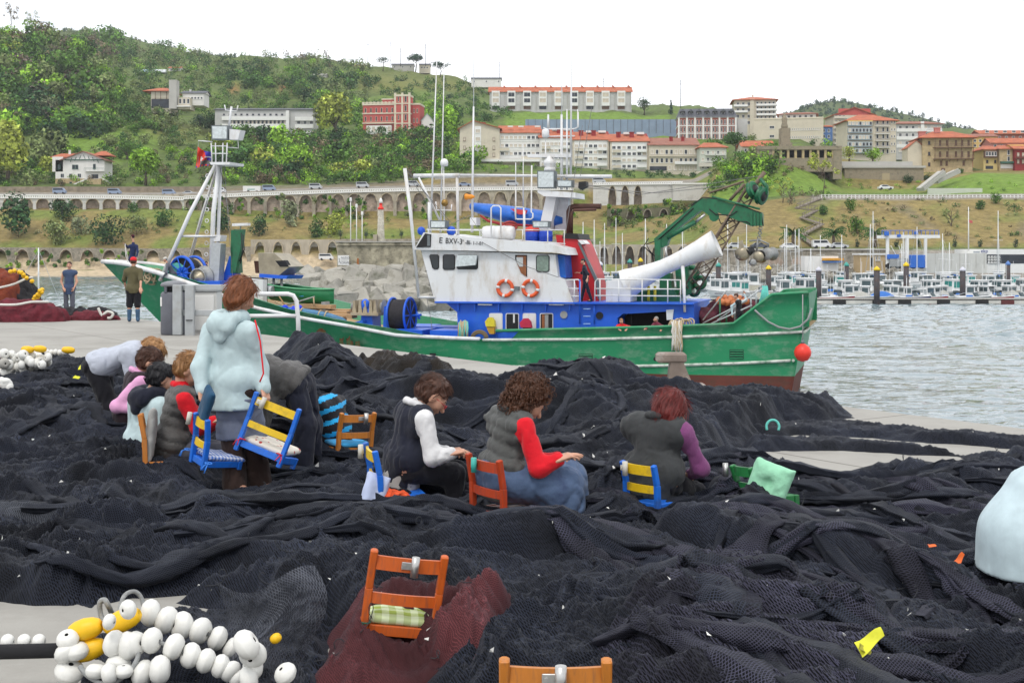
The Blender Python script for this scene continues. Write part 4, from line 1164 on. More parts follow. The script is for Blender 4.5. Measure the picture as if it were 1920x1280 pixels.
 for pts in([(905,637),(1100,636),(1258,632),(1400,627),(1519,621)],[(700,668),(800,680),(905,687),(1120,687),(1251,685),(1380,681),(1497,675)]):
  mb=BM();q=[]
  for a,b in zip(pts[:-1],pts[1:]):
   for k in range(8):
    px=a[0]+(b[0]-a[0])*k/8;py=a[1]+(b[1]-a[1])*k/8;y=3.6
    for _ in range(4):v=B(px,py,y);y=surf(max(0,min(BL,v.x)),v.z,.02)
    q.append((v.x,y,v.z))
  mb.tube(q,.065,6);mb.part('rubbing_strake',SCUFF)
  if pts[-1][1]>650 or 1:
   e=q[-1];mb=BM();mb.tube([(e[0]-.1,e[1]*k,e[2])for k in np.linspace(1,-1,5)],.06,6);mb.part('rubbing_strake',SCUFF)
   # openings and louvres in the side plating, set 15 mm proud
 def side(px,py):
  y=3.6
  for _ in range(5):v=B(px,py,y);y=surf(max(0,min(BL,v.x)),v.z,.012)
  return Vector((v.x,y,v.z))
 def hole(px,py,rx,ry,name,mat,rect=False,n=14):
  mb=BM();ring=[]
  pts=[(px-rx,py-ry),(px+rx,py-ry),(px+rx,py+ry),(px-rx,py+ry)]if rect else[(px+rx*math.cos(2*math.pi*k/n),py+ry*math.sin(2*math.pi*k/n))for k in range(n)]
  a=[side(*p)for p in pts];b=[v-Vector((0,.05,0))for v in a]
  mb.prism(b,a);return mb.part(name,mat)
 for px,py,r in((823,672,3.2),(832,672,3.2),(841,672,3.2),(1131,679,3),(1162,675,4.4),(1229,673,4)):hole(px,py,r,r,'scupper',DARK)
 hole(811,670,5.5,8,'hull_recess',DARK,True);hole(881,678,3,2,'scupper',DARK,True);hole(888,678,3,2,'scupper',DARK,True)
 for px,py,rx,ry in((963,670,10.5,6.5),(1098,672,13,8.5),(1381,664,13,9)):
  hole(px,py,rx,ry,'louvre',DARK,True)
  mb=BM()
  for k in range(4):
   yy=py-ry+(k+.5)*ry/2
   a,b=side(px-rx*.94,yy),side(px+rx*.94,yy);mb.bar(a+Vector((0,.01,0)),b+Vector((0,.01,0)),.03,.045,(0,0,1))
  mb.part('louvre_slat',GREEN)
  # rust running down the forward plating
 for px,py,w,h in((640,645,5,16),(655,652,7,22),(671,655,6,18),(602,622,10,7)):
  mb=BM();g=np.random.default_rng(px);ring=[]
  for k in range(16):
   a=2*math.pi*k/16;j=g.uniform(.55,1.2);ring.append(side(px+w*math.cos(a)*j,py+h*math.sin(a)*j)-Vector((0,.004,0)))
  mb.prism([v-Vector((0,.03,0))for v in ring],ring);mb.part('rust_stain',RUST)
hull()
def superstructure():
 m=BM();m.poly([(789,468),(1041,477),(1046,519),(1060,526),(1076,571),(815,565)],-2.6,2.6);m.part('wheelhouse',WHITE)
 m=BM();m.poly([(776,468),(794,436),(809,438),(882,445),(1024,456),(1060,465),(1065,478),(1035,473)],-2.85,2.85);m.part('wheelhouse_roof',WHITE)
 m=BM();m.poly([(780,464),(797,437.5),(808,439.5),(807,463)],2.7,2.9);m.part('visor_panel',RUBB)
 m=BM();m.poly([(801,441),(806,441),(806,461),(801,461)],2.8,2.92);m.part('name_board',HATB)
 # windows: rubber frame, pane
 def win(x0,y0,x1,y1,skew=0,glass=GLASS,yy=2.6,tilt=0):
  def rr(x0,y0,x1,y1,c):
   p=[(x0+c,y0),(x1-c,y0),(x1,y0+c),(x1,y1-c),(x1-c,y1),(x0+c,y1),(x0,y1-c),(x0,y0+c)]
   return[(a+skew*(b-y0)/(y1-y0),b)if a<(x0+x1)/2 else(a,b)for a,b in p]
  m=BM();m.poly(rr(x0,y0,x1,y1,3),yy-.1,yy+.035);o=m.part('window',RUBB)
  m=BM();m.poly(rr(x0+1.6,y0+1.6,x1-1.6,y1-1.6,2.2),yy,yy+.045);m.build('pane',glass,o)
 win(804,477,823,505,7);win(830,477,853,506);win(856,477,896,505);win(1005,478,1030,510,0,GLASSG)
 m=BM();m.poly([(857,478),(894,478),(891,497),(853,500)],2.63,2.80);m.part('window_flap',LENS)
 m=BM();m.poly([(966,478),(988,478),(988,519),(981,515),(973,502),(966,486)],2.3,2.625);m.part('doorway',DARK)
 m=BM();m.poly([(969,480),(986.5,480),(986.5,518.5),(977,512),(969,493)],2.5,2.64);d_=m.part('cabin_door',BRICKW)
 m=BM();m.poly([(968,482),(980.5,482),(980.5,500),(974,500),(969,492)],2.6,2.66);m.build('pane',M('pane_pale',(.45,.47,.47),.2),d_)
 # registration in the photograph's lettering: large letters, then smaller
 LET=M('lettering_black',(.02,.022,.025),.5)
 def text(s,px,py,hpx,y=2.87,xs=1.0):
  c=bpy.data.curves.new('t','FONT');c.body=s;c.size=hpx*PXM/.70;c.extrude=.006
  o=bpy.data.objects.new('t',c);COL.objects.link(o);bpy.context.view_layer.update()
  me=bpy.data.meshes.new_from_object(o.evaluated_get(bpy.context.evaluated_depsgraph_get()));bpy.data.objects.remove(o)
  me.materials.append(LET);q=bpy.data.objects.new('registration_letters',me);link(q,BOAT)
  Mx=Matrix(((-1,0,0),(0,0,1),(0,1,0))).transposed().to_4x4();Mx=Matrix(((-1,0,0,0),(0,0,1,0),(0,1,0,0),(0,0,0,1)))
  Mx.translation=B(px,py,y);q.matrix_local=Mx@Matrix.Rotation(R(-3.5),4,'Z')@Matrix.Diagonal((xs,1,1,1))
 text('E',822.5,455.5,10.5);text('BXV-3',834.5,456,10,xs=.86);text('a',867.5,452,3.6,xs=.8);text('-BI-',871.5,458,7.6,xs=.82);text('1-1-01',886,458.8,6.6,xs=.80)
 # blue deckhouse in pieces round the open work space
 for pts in([(834,566),(1158,568),(1158,640),(860,640),(857,585)],[(1158,568),(1301,570),(1301,581),(1180,588),(1168,588),(1158,596)],[(1262,582),(1301,581),(1301,640),(1262,640)]):
  m=BM();m.poly(pts,-2.35,2.42);m.part('deckhouse',BLUE)
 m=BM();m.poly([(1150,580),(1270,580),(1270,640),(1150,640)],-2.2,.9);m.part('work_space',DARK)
 m=BM();m.poly([(815,565),(1300,568.5),(1300,571),(815,568)],-2.7,2.72);m.part('upper_deck',BLUE)
 for px in(857,888,933,977,1021,1066):
  m=BM();m.poly([(px,568),(px+3,568),(px+3,581),(px+1.5,583),(px,580)],2.40,2.55);m.part('bracket',BLUE)
 for x0,nm,mt in((917,'deck_door',WHITE),(948,'doorway',DARK),(980,'deck_door',WHITE),(1012,'doorway',DARK)):
  m=BM();m.poly([(x0+2,587),(x0+23,587),(x0+25,589),(x0+25,621),(x0,621),(x0,589)],2.3,2.46);d_=m.part('door_frame',WHITE)
  m=BM();m.poly([(x0+3,588.5),(x0+22,588.5),(x0+23.5,590),(x0+23.5,621),(x0+1.5,621),(x0+1.5,590)],2.35,2.475);m.build('door_leaf' if mt is WHITE else 'dark_opening',mt,d_)
 m=BM();m.poly([(1016,590),(1021,590),(1021,621),(1016,621)],2.4,2.5);m.part('inner_panel',BRICKW)
 m=BM();m.poly([(1021.5,590),(1028,590),(1028,621),(1021.5,621)],2.4,2.5);m.part('inner_panel',GREYM)
 m=BM();m.poly([(962,589),(965,589),(965,605),(962,605)],2.4,2.5);m.part('inner_panel',WHITE)
 for px,py,mt in((1057,590,GREYM),(1124,591.5,DARK)):
  m=BM();n=16;m.poly([(px+8*math.cos(6.2832*k/n),py+8*math.sin(6.2832*k/n))for k in range(n)],2.3,2.45);d_=m.part('porthole',BLUE)
  m=BM();m.poly([(px+7*math.cos(6.2832*k/n),py+7*math.sin(6.2832*k/n))for k in range(n)],2.35,2.47);m.build('pane',mt,d_)
 for px in(1087,1114):
  m=BM();m.tb([(px,524 if px<1100 else 566,2.6),(px,607,2.55)],1.3);m.part('ladder_rail',BLUE)
 for py in(579,593,607):
  m=BM();m.tb([(1094,py,2.58),(1107,py,2.58)],1.1);m.part('ladder_rung',M('rung_pale',(.25,.42,.75),.5))
 for x0,x1 in((896,922),(1029,1056)):
  m=BM();m.poly([(x0,569.5),(x1,570),(x1,572.5),(x0,572)],2.5,2.62);m.part('strip_light',WHITE)
  # railings of the upper deck and the wheelhouse top
 def rail(name,pts,rails,posts,y,mat=WHITE,r=1.2):
  m=BM()
  for rl in rails:m.tb([(a,b,y)for a,b in rl],r)
  for px,a,b in posts:m.tb([(px,a,y),(px,b,y)],r)
  m.part(name,mat)
 rail('railing',0,[[(1062,525),(1084,524),(1088,528),(1088,566)],[(1064,541),(1087,541)],[(1066,555),(1087,555)]],[(1077,525,566)],2.55)
 rail('railing',0,[[(1115,566),(1116,528),(1120,523),(1276,525)],[(1116,541),(1276,542)],[(1116,554),(1276,555)]],[(1160,524,567),(1204,524,567),(1252,525,568),(1276,525,568),(1125,524,566)],2.55)
 rail('railing',0,[[(1118,523),(1276,525)],[(1118,541),(1276,542)]],[(1140,523,567),(1204,524,567),(1252,525,568)],-2.5)
 rail('railing',0,[[(800,431),(905,432)]],[(803,429,440),(856,430,443)],2.3,r=1.0)
 rail('railing',0,[[(975,431),(1060,431)],[(975,451),(1060,457)]],[(980,431,452),(1027,428,457),(1058,431,463),(984,395,452)],2.3,r=1.0)
 rail('railing',0,[[(800,430),(1058,431)]],[(803,429,440),(900,430,447),(1058,431,460)],-2.3,r=1.0)
 rail('hoop_rail',0,[[(921,446),(921,390),(925,386),(935,386),(939,390),(939,446)]],[],1.9,r=1.4)
 rail('hoop_rail',0,[[(966,390),(967,409),(970,411),(996,411),(999,408),(999,400),(996,398),(997,310)],[(966,390),(969,388),(981,389)],[(967,412),(967,350)]],[(982,389,440)],1.9,r=1.4)
 m=BM();m.poly([(1136,526),(1182,526),(1182,566),(1136,566)],.6,2.2);m.part('deck_locker',WHITE)
 # funnel, collar, exhaust, tarpaulin
 m=BM();m.poly([(1042,440),(1085,446),(1094,462),(1114,515),(1124,566),(1060,566)],-1.0,1.0);m.part('funnel',REDF)
 m=BM();m.poly([(1056,437),(1083,438),(1086,449),(1054,447)],-1.08,1.08);m.part('funnel_collar',RUBB)
 m=BM();m.poly([(1083,455),(1087,454),(1122,528),(1126,560),(1121,560),(1117,530)],.9,1.06);m.part('funnel_strip',HATB)
 m=BM();m.poly([(1083,450),(1092,450),(1099,457),(1090,458)],.4,1.2);m.part('horn_box',WHITE)
 m=BM();m.tb([(1067,440,.2),(1067,396,.2),(1070,389,.2),(1078,387,.2),(1127,387,.2)],5.2,10);m.part('exhaust_pipe',RUSTP)
 m=BM();m.tb([(1072,440,.7),(1072,400,.7),(1076,394,.7),(1118,393,.7)],2.6,8);m.part('exhaust_pipe',RUSTP)
 m=BM();m.poly([(1042,477),(1058,479),(1061,521),(1046,519)],-1.5,2.2);m.part('tarpaulin',TARP)
 # mast block with platform, lamps, radar
 m=BM();m.poly([(1024,367),(1043,367),(1031,432),(1010,432)],-.5,.5);m.part('mast_pillar',WHITE)
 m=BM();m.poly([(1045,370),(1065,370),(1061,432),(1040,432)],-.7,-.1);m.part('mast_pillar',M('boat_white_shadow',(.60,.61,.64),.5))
 m=BM();m.poly([(1008,356),(1078,361),(1079,371),(1020,368),(1008,361)],-.9,.9);m.part('mast_platform',WHITE)
 def flood(x0,y0,x1,y1,y,lens=LENS):
  m=BM();m.poly([(x0,y0),(x1,y0+.5),(x1-.7,y1),(x0+.7,y1)],y-.35,y+.1);o=m.part('floodlight',HATB)
  m=BM();m.poly([(x0+2,y0+2),(x1-2,y0+2.5),(x1-2.5,y1-2),(x0+2.5,y1-2)],y,y+.115);m.build('lens',lens,o)
 flood(1007,320,1040,353,.9);flood(1044,337,1073,351,.9);flood(806,413,836,428,2.2);flood(998,414,1029,427,2.3);flood(396,235,427,262,.5)
 m=BM();m.poly([(1085,341),(1098,340),(1099,349),(1088,356),(1084,352)],.4,.9);m.part('loudhailer',RUBB)
 m=BM();m.poly([(989,289),(1070,289),(1070,295),(989,295)],-.12,.12);m.part('radar_scanner',WHITE)
 m=BM();M2=Matrix.Translation(B(1031,321,0));m.lathe([(.26,0),(.26,.12),(.2,.2),(.28,.3),(.28,.45),(.18,.55),(.12,.68)],14,M2);m.part('radar_pedestal',WHITE)
 m=BM();m.tb([(776,330,.3),(861,329,.3)],[4.2,4.2],10);m.tb([(861,328,.3),(1060,330,.3)],2.0,8);m.tb([(1060,331,.3),(1147,331,.3)],3.6,10);m.part('cross_boom',WHITE)
 m=BM();m.tb([(857,330,.3),(859,444,.3)],2.8,8);m.part('boom_post',WHITE)
 m=BM();m.tb([(805,379,1.2),(805,440,1.2)],3.2,8);m.part('boom_post',WHITE)
 m=BM();m.tb([(785,333,.8),(824,412,.8)],2.2,8);m.part('boom_strut',WHITE)
 m=BM();m.tb([(759,316,2.6),(770,400,2.6),(785,557,2.6)],[3.6,3.4,2.6],8);m.part('side_pole',WHITE)
 m=BM();m.tb([(785,557,2.6),(816,557,2.6)],2.4,6);m.part('side_pole',WHITE)
 for q in([(764,322,2.6),(858,432,1.0)],[(766,330,2.6),(800,380,2),(812,556,2.4)],[(790,470,2.6),(812,556,2.4)],[(905,455,2.9),(988,500,2.9),(1048,520,2.7)],[(826,430,1),(880,404,1)],[(880,404,1),(905,440,2)],[(1092,235,.2),(1060,440,1.5)],[(1110,200,.2),(1088,330,.5)],[(1090,345,0),(1200,365,0),(1425,330,0)],[(1090,352,0),(1230,362,0),(1400,345,0)],[(412,300,0),(345,515,0)],[(420,305,0),(436,520,1)],[(412,310,0),(440,460,.5)],[(800,556,2.6),(808,600,2.6),(812,632,2.8)],[(764,320,2.6),(858,440,.5)]):
  m=BM();m.tb(q,.55,4);m.part('rigging_wire',M('wire_grey',(.16,.16,.16),.6))
  # whip aerials and masts
 for q,r in(([(819,113,1),(807,436,1)],[.9,2.1]),([(833,115,0),(826,436,0)],[.8,1.9]),([(889,15,.5),(888,200,.5)],[.45,.9]),([(888,200,.5),(885,436,.5)],[1.6,2.6]),([(981,270,-1),(981,412,-1)],[.7,1.0]),([(832,310,1.2),(833,432,1.2)],[.9,1.5]),([(967,305,.5),(967,350,.5)],[.8,1.0]),([(1072,67,0),(1070,330,0)],[1.1,2.3]),([(1053,215,0),(1053,356,0)],[2.2,3.0]),([(1063,205,.2),(1063,356,.2)],[1.2,2.4]),([(1083,205,0),(1083,240,0)],[.9,1.1]),([(1028,215,0),(1028,240,0)],[1.6,2.6]),([(1023,262,0),(1023,320,0)],[1.3,1.6]),([(1054,70,.3),(1053,215,.3)],[.4,.9])):
  m=BM();m.tb(q,r,6);m.part('aerial',WHITE)
 m=BM();m.tb([(1019,240,0),(1024,242,0),(1078,242,0),(1084,238,0),(1084,210,0)],1.5,6);m.tb([(1030,256,0),(1078,255,0)],1.3,6);m.part('aerial_yard',WHITE)
 m=BM();m.lathe([(.12,-.2),(.17,-.15),(.17,.1),(.13,.17),(.03,.19)],12,Matrix.Translation(B(1023,250,0)));m.part('aerial_dome',WHITE)
 m=BM();m.lathe([(.1,-.17),(.18,-.12),(.18,.03),(.13,.14),(.03,.18)],12,Matrix.Translation(B(833,305,1.2)));m.part('aerial_dome',WHITE)
 m=BM();m.tb([(817,378,1.5),(819,394,1.5),(846,394,1.5),(847,383,1.5)],1.3,6);m.part('lamp_yoke',WHITE)
 m=BM();m.lathe([(.05,.2),(.14,.15),(.17,0),(.10,-.1),(.02,-.13)],10,Matrix.Translation(B(834,382,1.5)));m.part('brass_lamp',M('brass',(.25,.15,.04),.4,.3,9,metal=.6))
 m=BM();m.poly([(881,408),(893,408),(893,422),(881,422)],.3,.9);m.part('junction_box',WHITE)
 # white net chute
 a,b=B(1173,533,1.6),B(1344,456,1.6);d=b-a;Lc=d.length;z=d.normalized();x=Vector((0,1,0)).cross(z).normalized();y=z.cross(x)
 Mx=Matrix((x,y,z)).transposed().to_4x4();Mx.translation=a
 m=BM();pr=[(.64,0),(.61,.05),(.50,.16),(.39,.30),(.335,.42),(.335,.52),(.37,.65),(.46,.82),(.58,1.0)]
 m.lathe([(r,t*Lc)for r,t in pr]+[(r-.03,t*Lc)for r,t in pr[::-1]],28,Mx,cap=False);m.part('net_chute',WHITE)
 m=BM();m.tb([(1184,556,1.6),(1184,613,2.5)],.7,5);m.part('chute_stay',RUBB)
 # green hydraulic crane
 m=BM();m.poly([(1227,452),(1239,448),(1238,495),(1228,495)],-.35,.35);m.poly([(1236,515),(1256,512),(1262,566),(1238,566)],-.45,.45);m.poly([(1226,490),(1240,490),(1252,520),(1236,522)],-.3,.3);m.part('crane_column',CRANE)
 m=BM();m.poly([(1226,448),(1296,388),(1310,376),(1322,392),(1312,396),(1268,430),(1257,440),(1250,460),(1242,464),(1229,460)],-.28,.28);m.part('crane_arm',CRANE)
 m=BM();m.poly([(1300,380),(1316,372),(1340,372),(1428,398),(1428,422),(1408,424),(1345,398),(1336,408),(1318,396)],-.3,.3);m.part('crane_boom',CRANE)
 for k in range(4):
  m=BM();m.poly([(1407+k*6,396+k*1.2),(1411+k*6,397+k*1.2),(1411+k*6,424),(1407+k*6,423)],-.36,.36);m.part('boom_section',CRANE)
 m=BM();m.tb([(1345,372,.35),(1425,392,.35)],2.0,6);m.tb([(1335,369,.1),(1420,391,.1)],2.0,6);m.part('boom_cylinder',CRANE)
 m=BM();m.tb([(1251,446,.35),(1304,416,.35)],4.2,8);m.part('ram_cylinder',CRANE)
 m=BM();m.tb([(1304,416,.35),(1322,402,.35)],2.4,8);m.part('ram_rod',STEEL)
 m=BM();m.tb([(1247,462,.3),(1252,490,.3)],1.8,8);m.part('ram_rod',STEEL)
 m=BM();m.cyl(B(1339,406,-.3),B(1339,406,.3),9*PXM,n=14);m.part('crane_knuckle',CRANE)
 for k,q in enumerate(([(1296,386,.3),(1318,370,.3),(1360,374,.3),(1428,400,.3),(1431,424,.3)],[(1348,410,.3),(1352,420,.3),(1364,414,.3),(1400,416,.3),(1412,424,.3)],[(1330,392,.32),(1342,402,.32),(1370,404,.32),(1382,396,.32)],[(1216,447,.2),(1207,462,.2),(1222,476,.2),(1226,494,.2)],[(1230,452,.3),(1212,458,.3),(1218,470,.3),(1227,480,.3)],[(1234,450,.32),(1270,418,.32),(1300,390,.32)])):
  m=BM();m.tb(q,1.1,5);m.part('hydraulic_hose',RUBB)
 m=BM()
 for k in range(7):m.torus(B(1426-k*.6,428+k*4.3,0),.075,.022,(1,0,0)if k%2 else(0,1,0),8,5)
 m.part('chain',GREYM)
 # crane base and green winch machinery under it
 m=BM();m.poly([(1196,546),(1262,540),(1276,566),(1190,566)],-1.2,.8);m.poly([(1266,505),(1288,495),(1297,550),(1270,560)],-.8,.2);m.part('winch_base',CRANE)
 m=BM()
 for c,r in(((1297,512),15),((1312,530),14),((1302,545),12)):m.torus(B(*c,-.4),r*PXM*.7,r*PXM*.32,(.3,1,.2),16,8)
 m.part('green_winch',CRANE)
 for x0 in(1216,1228):
  m=BM();m.tb([(x0,536,1.2),(x0,564,1.2)],2.6,8);m.part('yellow_strut',YEL)
 m=BM();m.tb([(1280,500,1.8),(1282,530,2.2),(1284,585,2.5)],[3.4,3.2,2.2],8);m.part('white_davit',WHITE)
 m=BM();m.poly([(1290,575),(1303,573),(1303,615),(1290,617)],-1.5,2.1);m.part('blue_locker',BLUE)
 # lattice derrick with its sheaves
 m=BM();LAT=M('lattice_brown',(.15,.11,.08),.7,.3,4)
 a,b=B(1288,552,0),B(1398,372,0);c=B(1434,322,0)
 for oy,ox in((.28,.22),(-.28,.22),(0,-.3)):
  m.tube([a+Vector((ox*1.3,oy*1.3,0)),b+Vector((ox,oy,0))],.045,5)
 n=11;ch=[(.28,.22),(-.28,.22),(0,-.3)]
 for k in range(n):
  for q in range(3):
   p0=a.lerp(b,k/n)+Vector((ch[q][1],ch[q][0],0));p1=a.lerp(b,(k+1)/n)+Vector((ch[(q+1)%3][1],ch[(q+1)%3][0],0));m.tube([p0,p1],.026,4)
 m.tube([b,c],.10,6);m.tube([B(1368,376,0),B(1396,345,0)],.07,5);m.tube([B(1385,376,.2),B(1408,340,.2)],.07,5);m.tube([B(1395,340,0),B(1330,362,0)],.05,5)
 m.part('lattice_derrick',LAT)
 for px,py,rt in((1412,357,20),(1428,367,-18)):
  m=BM();Mx=Matrix.Translation(B(px,py,.3))@Matrix.Rotation(R(rt),4,'Y')@Matrix.Rotation(R(66),4,'Z')@Matrix.Rotation(R(90),4,'X')
  m.lathe([(.05,-.13),(.34,-.12),(.40,-.09),(.28,-.03),(.28,.03),(.40,.09),(.34,.12),(.05,.13)],18,Mx);o=m.part('sheave',CRANE);m=BM();m.lathe([(.03,-.15),(.22,-.15),(.22,.15),(.03,.15)],14,Mx);m.build('sheave_boss',RUBB,o)
 m=BM();m.tb([(1425,335,.3),(1438,350,.3),(1436,365,.3)],3.5,6);m.part('sheave_hanger',CRANE)
 # hauler hanging from the chain
 m=BM();m.tb([(1405,452,0),(1425,450,0),(1442,458,0)],1.8,6);m.tb([(1421,448,0),(1419,470,0)],1.8,6);m.part('hauler_frame',GREYM)
 for px,py,r,ax in((1393,476,17,18),(1425,482,15,-10),(1443,476,17,-25),(1412,492,9,10)):
  m=BM();Mx=Matrix.Translation(B(px,py,.4))@Matrix.Rotation(R(ax),4,'Z')@Matrix.Rotation(R(-90),4,'X');q=r*PXM
  m.lathe([(.05,.25),(q*.62,.25),(q*.66,.2),(q*.4,.05),(q*.4,-.1),(q*.72,-.24),(.05,-.25)],18,Mx)
  m.part('hauler_drum',STAINL if px in(1393,1425)else GREYM)
 for px,py in((1404,470),(1434,474)):
  m=BM();m.cyl(B(px-6,py+5,.5),B(px+6,py-2,.2),8.5*PXM,6.5*PXM,n=14);m.part('hauler_roller',RUBB)
 m=BM();m.poly([(1383,484),(1386,452),(1392,450),(1400,488)],.2,.34);m.part('hauler_cheek',STAINL)
 # aft: gallows, rails
 for q in([(1318,600,2.4),(1362,545,2.4),(1385,548,2.4)],[(1318,606,3.0),(1398,565,3.0)],[(1322,612,3.2),(1410,572,3.2)],[(1345,600,3.1),(1430,540,3.1)],[(1340,550,1),(1410,549,1)]):
  m=BM();m.tb(q,1.4,6);m.part('aft_rail',GALV)
 for px,y0,y1 in((1350,560,612),(1362,585,612),(1378,575,608),(1418,545,580),(1408,552,585)):
  m=BM();m.tb([(px,y0,2.9),(px,y1,2.9)],1.6,6);m.part('rail_post',CRANE if px<1370 else GALV)
 m=BM();m.poly([(1426,536),(1437,534),(1438,566),(1428,574)],1.8,2.2);m.part('stern_post',GREYM)
superstructure()
def foredeck():
# tripod foremast
 for q,r in(([(300,527,1.6),(356,400,.7),(404,308,0)],[4.2,4.0,3.4]),([(352,500,-1.6),(380,400,-.7),(408,310,0)],[3.6,3.4,2.8]),([(395,530,.3),(400,400,.2),(411,305,0)],[5.2,4.8,3.8]),([(406,530,-.3),(414,310,-.1)],[4.0,3.0])):
  m=BM();m.tb(q,r,8);m.part('tripod_leg',WHITE)
 m=BM();m.tb([(339,443,.9),(412,443,.2)],2.4,8);m.part('tripod_brace',WHITE)
 m=BM();m.poly([(394,440),(414,441),(412,452),(400,453)],-.3,.3);m.part('mast_step',WHITE)
 for k in range(9):
  m=BM();m.torus(B(389-.3*k,330+k*21,.25),.09,.022,(0,1,0),10,5);m.part('mast_rung',WHITE)
 m=BM();m.poly([(393,304),(431,304),(430,309),(395,309)],-.7,.7);m.part('crosstree',WHITE)
 m=BM()
 for px in(396,404,418,426):m.tb([(px,268,.5),(px+(410-px)*.1,305,.5)],1.3,6)
 for py in(274,288):m.tb([(396,py,.5),(427,py,.5)],1.1,6)
 m.tb([(372,264,.2),(398,266,.2)],1.2,6);m.tb([(427,262,.2),(446,260,.2),(447,278,.2),(424,276,.2)],1.2,6)
 m.part('lamp_cage',WHITE)
 m=BM();m.poly([(430,242),(451,244),(446,262),(430,262)],.0,.5);m.part('mast_lamp',WHITE)
 m=BM();m.tb([(429,240,.1),(434,200,.1)],2.3,8);m.tb([(421,197,.1),(423,207,.1),(444,209,.1),(446,198,.1)],1.3,6);m.part('mast_top',WHITE)
 # reels and winches
 m=BM();c=B(341,512,1.2);m.torus(c,.78,.075,(.25,1,0),28,6)
 for k in range(10):
  a=2*math.pi*k/10;m.tube([c,c+Vector((math.cos(a)*.76,-.0,math.sin(a)*.76))],.03,5)
 m.cyl(c-Vector((0,.7,0)),c,.30,n=12);m.torus(c-Vector((0.2,.8,0)),.78,.075,(.25,1,0),28,6);m.part('net_reel',BLUE)
 m=BM();m.lathe([(.72,-.75),(.78,-.4),(.72,-.12)],20,Matrix.Translation(c)@Matrix.Rotation(R(-90),4,'X')@Matrix.Rotation(R(0),4,'Z'));m.part('wound_net',RUBB)
 m=BM();m.cyl(c+Vector((.35,-.35,0)),c+Vector((.35,-.08,0)),.5,n=16);m.part('reel_bundle',ROPET)
 c=B(371,520,1.7);Mx=Matrix.Translation(c)@Matrix.Rotation(R(-90),4,'X')@Matrix.Rotation(R(12),4,'Y')
 m=BM();m.lathe([(.1,-.5),(.55,-.5),(.55,-.4),(.4,-.35),(.4,-.1),(.44,-.05)],24,Mx,cap=False);m.torus(c,.40,.04,(0,1,0),24,6);m.part('winch_drum',GREYM)
 m=BM();m.lathe([(.38,-.04),(.24,.0),(.2,.06),(.14,.08),(.13,.14),(.04,.15)],20,Mx);m.part('winch_hub',STAINL)
 m=BM();m.poly([(398,455),(414,457),(409,535),(388,533)],.8,1.3);m.part('grey_pillar',GALV)
 m=BM();m.poly([(340,527),(412,527),(412,545),(340,540)],.2,2.2);m.part('winch_bed',BLUE)
 m=BM();m.poly([(420,512),(430,480),(436,480),(446,525),(400,530)],.2,.6);m.part('blue_bracket',BLUE)
 # small folded deck crane
 m=BM();m.poly([(433,432),(441,430),(446,512),(432,512)],.2,.7);m.poly([(441,433),(455,430),(450,470),(440,512),(434,500)],.7,1.0);m.part('deck_crane',CRANE)
 m=BM();m.tb([(452,436,1),(455,470,1),(451,494,1)],1.2,5);m.tb([(456,440,1),(458,468,1),(449,490,1)],1.2,5);m.part('hydraulic_hose',RUBB)
 m=BM();m.poly([(435,419),(464,418),(464,423),(435,424)],.5,.8);m.part('strip_lamp',WHITE)
 m=BM();m.tb([(451,424,.6),(451,432,.6)],1.3,6);m.part('lamp_stem',GREYM)
 # metal hopper
 m=BM();m.poly([(484,474),(515,475),(543,500),(522,517),(486,513)],-1.0,.6);m.part('fish_hopper',STAINL)
 m=BM();m.poly([(516,489),(534,488),(541,500),(525,500)],.3,.63);m.part('hopper_slot',DARK)
 m=BM();m.poly([(486,513),(540,517),(536,523),(486,520)],-1.05,.66);m.part('hopper_rim',BLUE)
 for px in(513,528,492):
  m=BM();m.tb([(px,520,.3),(px,560,.3)],2.6,6);m.part('hopper_leg',GREYM)
 m=BM();m.poly([(476,489),(487,490),(484,512),(479,512)],-.4,.2);m.part('hopper_spout',RUSTP)
 m=BM();m.poly([(468,522),(493,524),(493,577),(468,575)],1.6,2.0);m.part('white_panel',WHITE)
 m=BM();m.poly([(466,520),(495,522),(495,580),(466,578)],1.5,1.85);m.part('panel_frame',RUBB)
 m=BM();m.cyl(B(500,546,1.2),B(512,546,1.2),.26,n=12);m.part('drum',GALV)
 # stowed planks and clutter
 for k,(x0,y0,x1,y1)in enumerate(((545,578,655,586),(560,570,620,576),(600,588,660,594),(575,592,640,600),(470,585,560,592),(610,582,650,588))):
  m=BM();m.poly([(x0,y0),(x1,y0+2),(x1,y1+3),(x0,y1)],.2+.5*(k%4),.8+.5*(k%4));m.part('plank',WOODD)
 for k,q in enumerate(([(520,550,1),(536,575,1.2)],[(528,575,1.5),(590,556,1.5)],[(588,556,1.5),(589,575,1.5)],[(505,575,1.2),(540,590,1.2)],[(500,555,.8),(500,578,.8)],[(515,565,1.4),(545,580,1.4)],[(540,560,.5),(610,575,.5)])):
  m=BM();m.tb(q,1.5,6);m.part('deck_pole',(WOODD,GREYM,ROPEB)[k%3])
 m=BM();m.poly([(602,566),(611,565),(612,584),(604,584)],.8,1.2);m.part('mooring_bitt',GREYM)
 # big blue hose on the rail
 m=BM();m.tb([(497,580,2.4),(515,578,2.5),(530,580,2.6),(560,584,2.7),(590,588,2.8),(620,594,2.8),(640,600,2.8),(658,611,2.6)],[6,7,7,7,7,6.5,6,4],12);m.part('deck_hose',M('hose_blue',(.05,.16,.30),.5,.15,4))
 m=BM();g=np.random.default_rng(2)
 for k in range(26):
  p=B(527+k*1.4+g.normal()*1.5,581+g.normal()*2.2,2.75+g.normal()*.08);m.sph(p,.14*g.uniform(.7,1.2),7,5)
 m.part('hose_sleeve',M('cloth_royal',(.015,.05,.60),.7,.2,6))
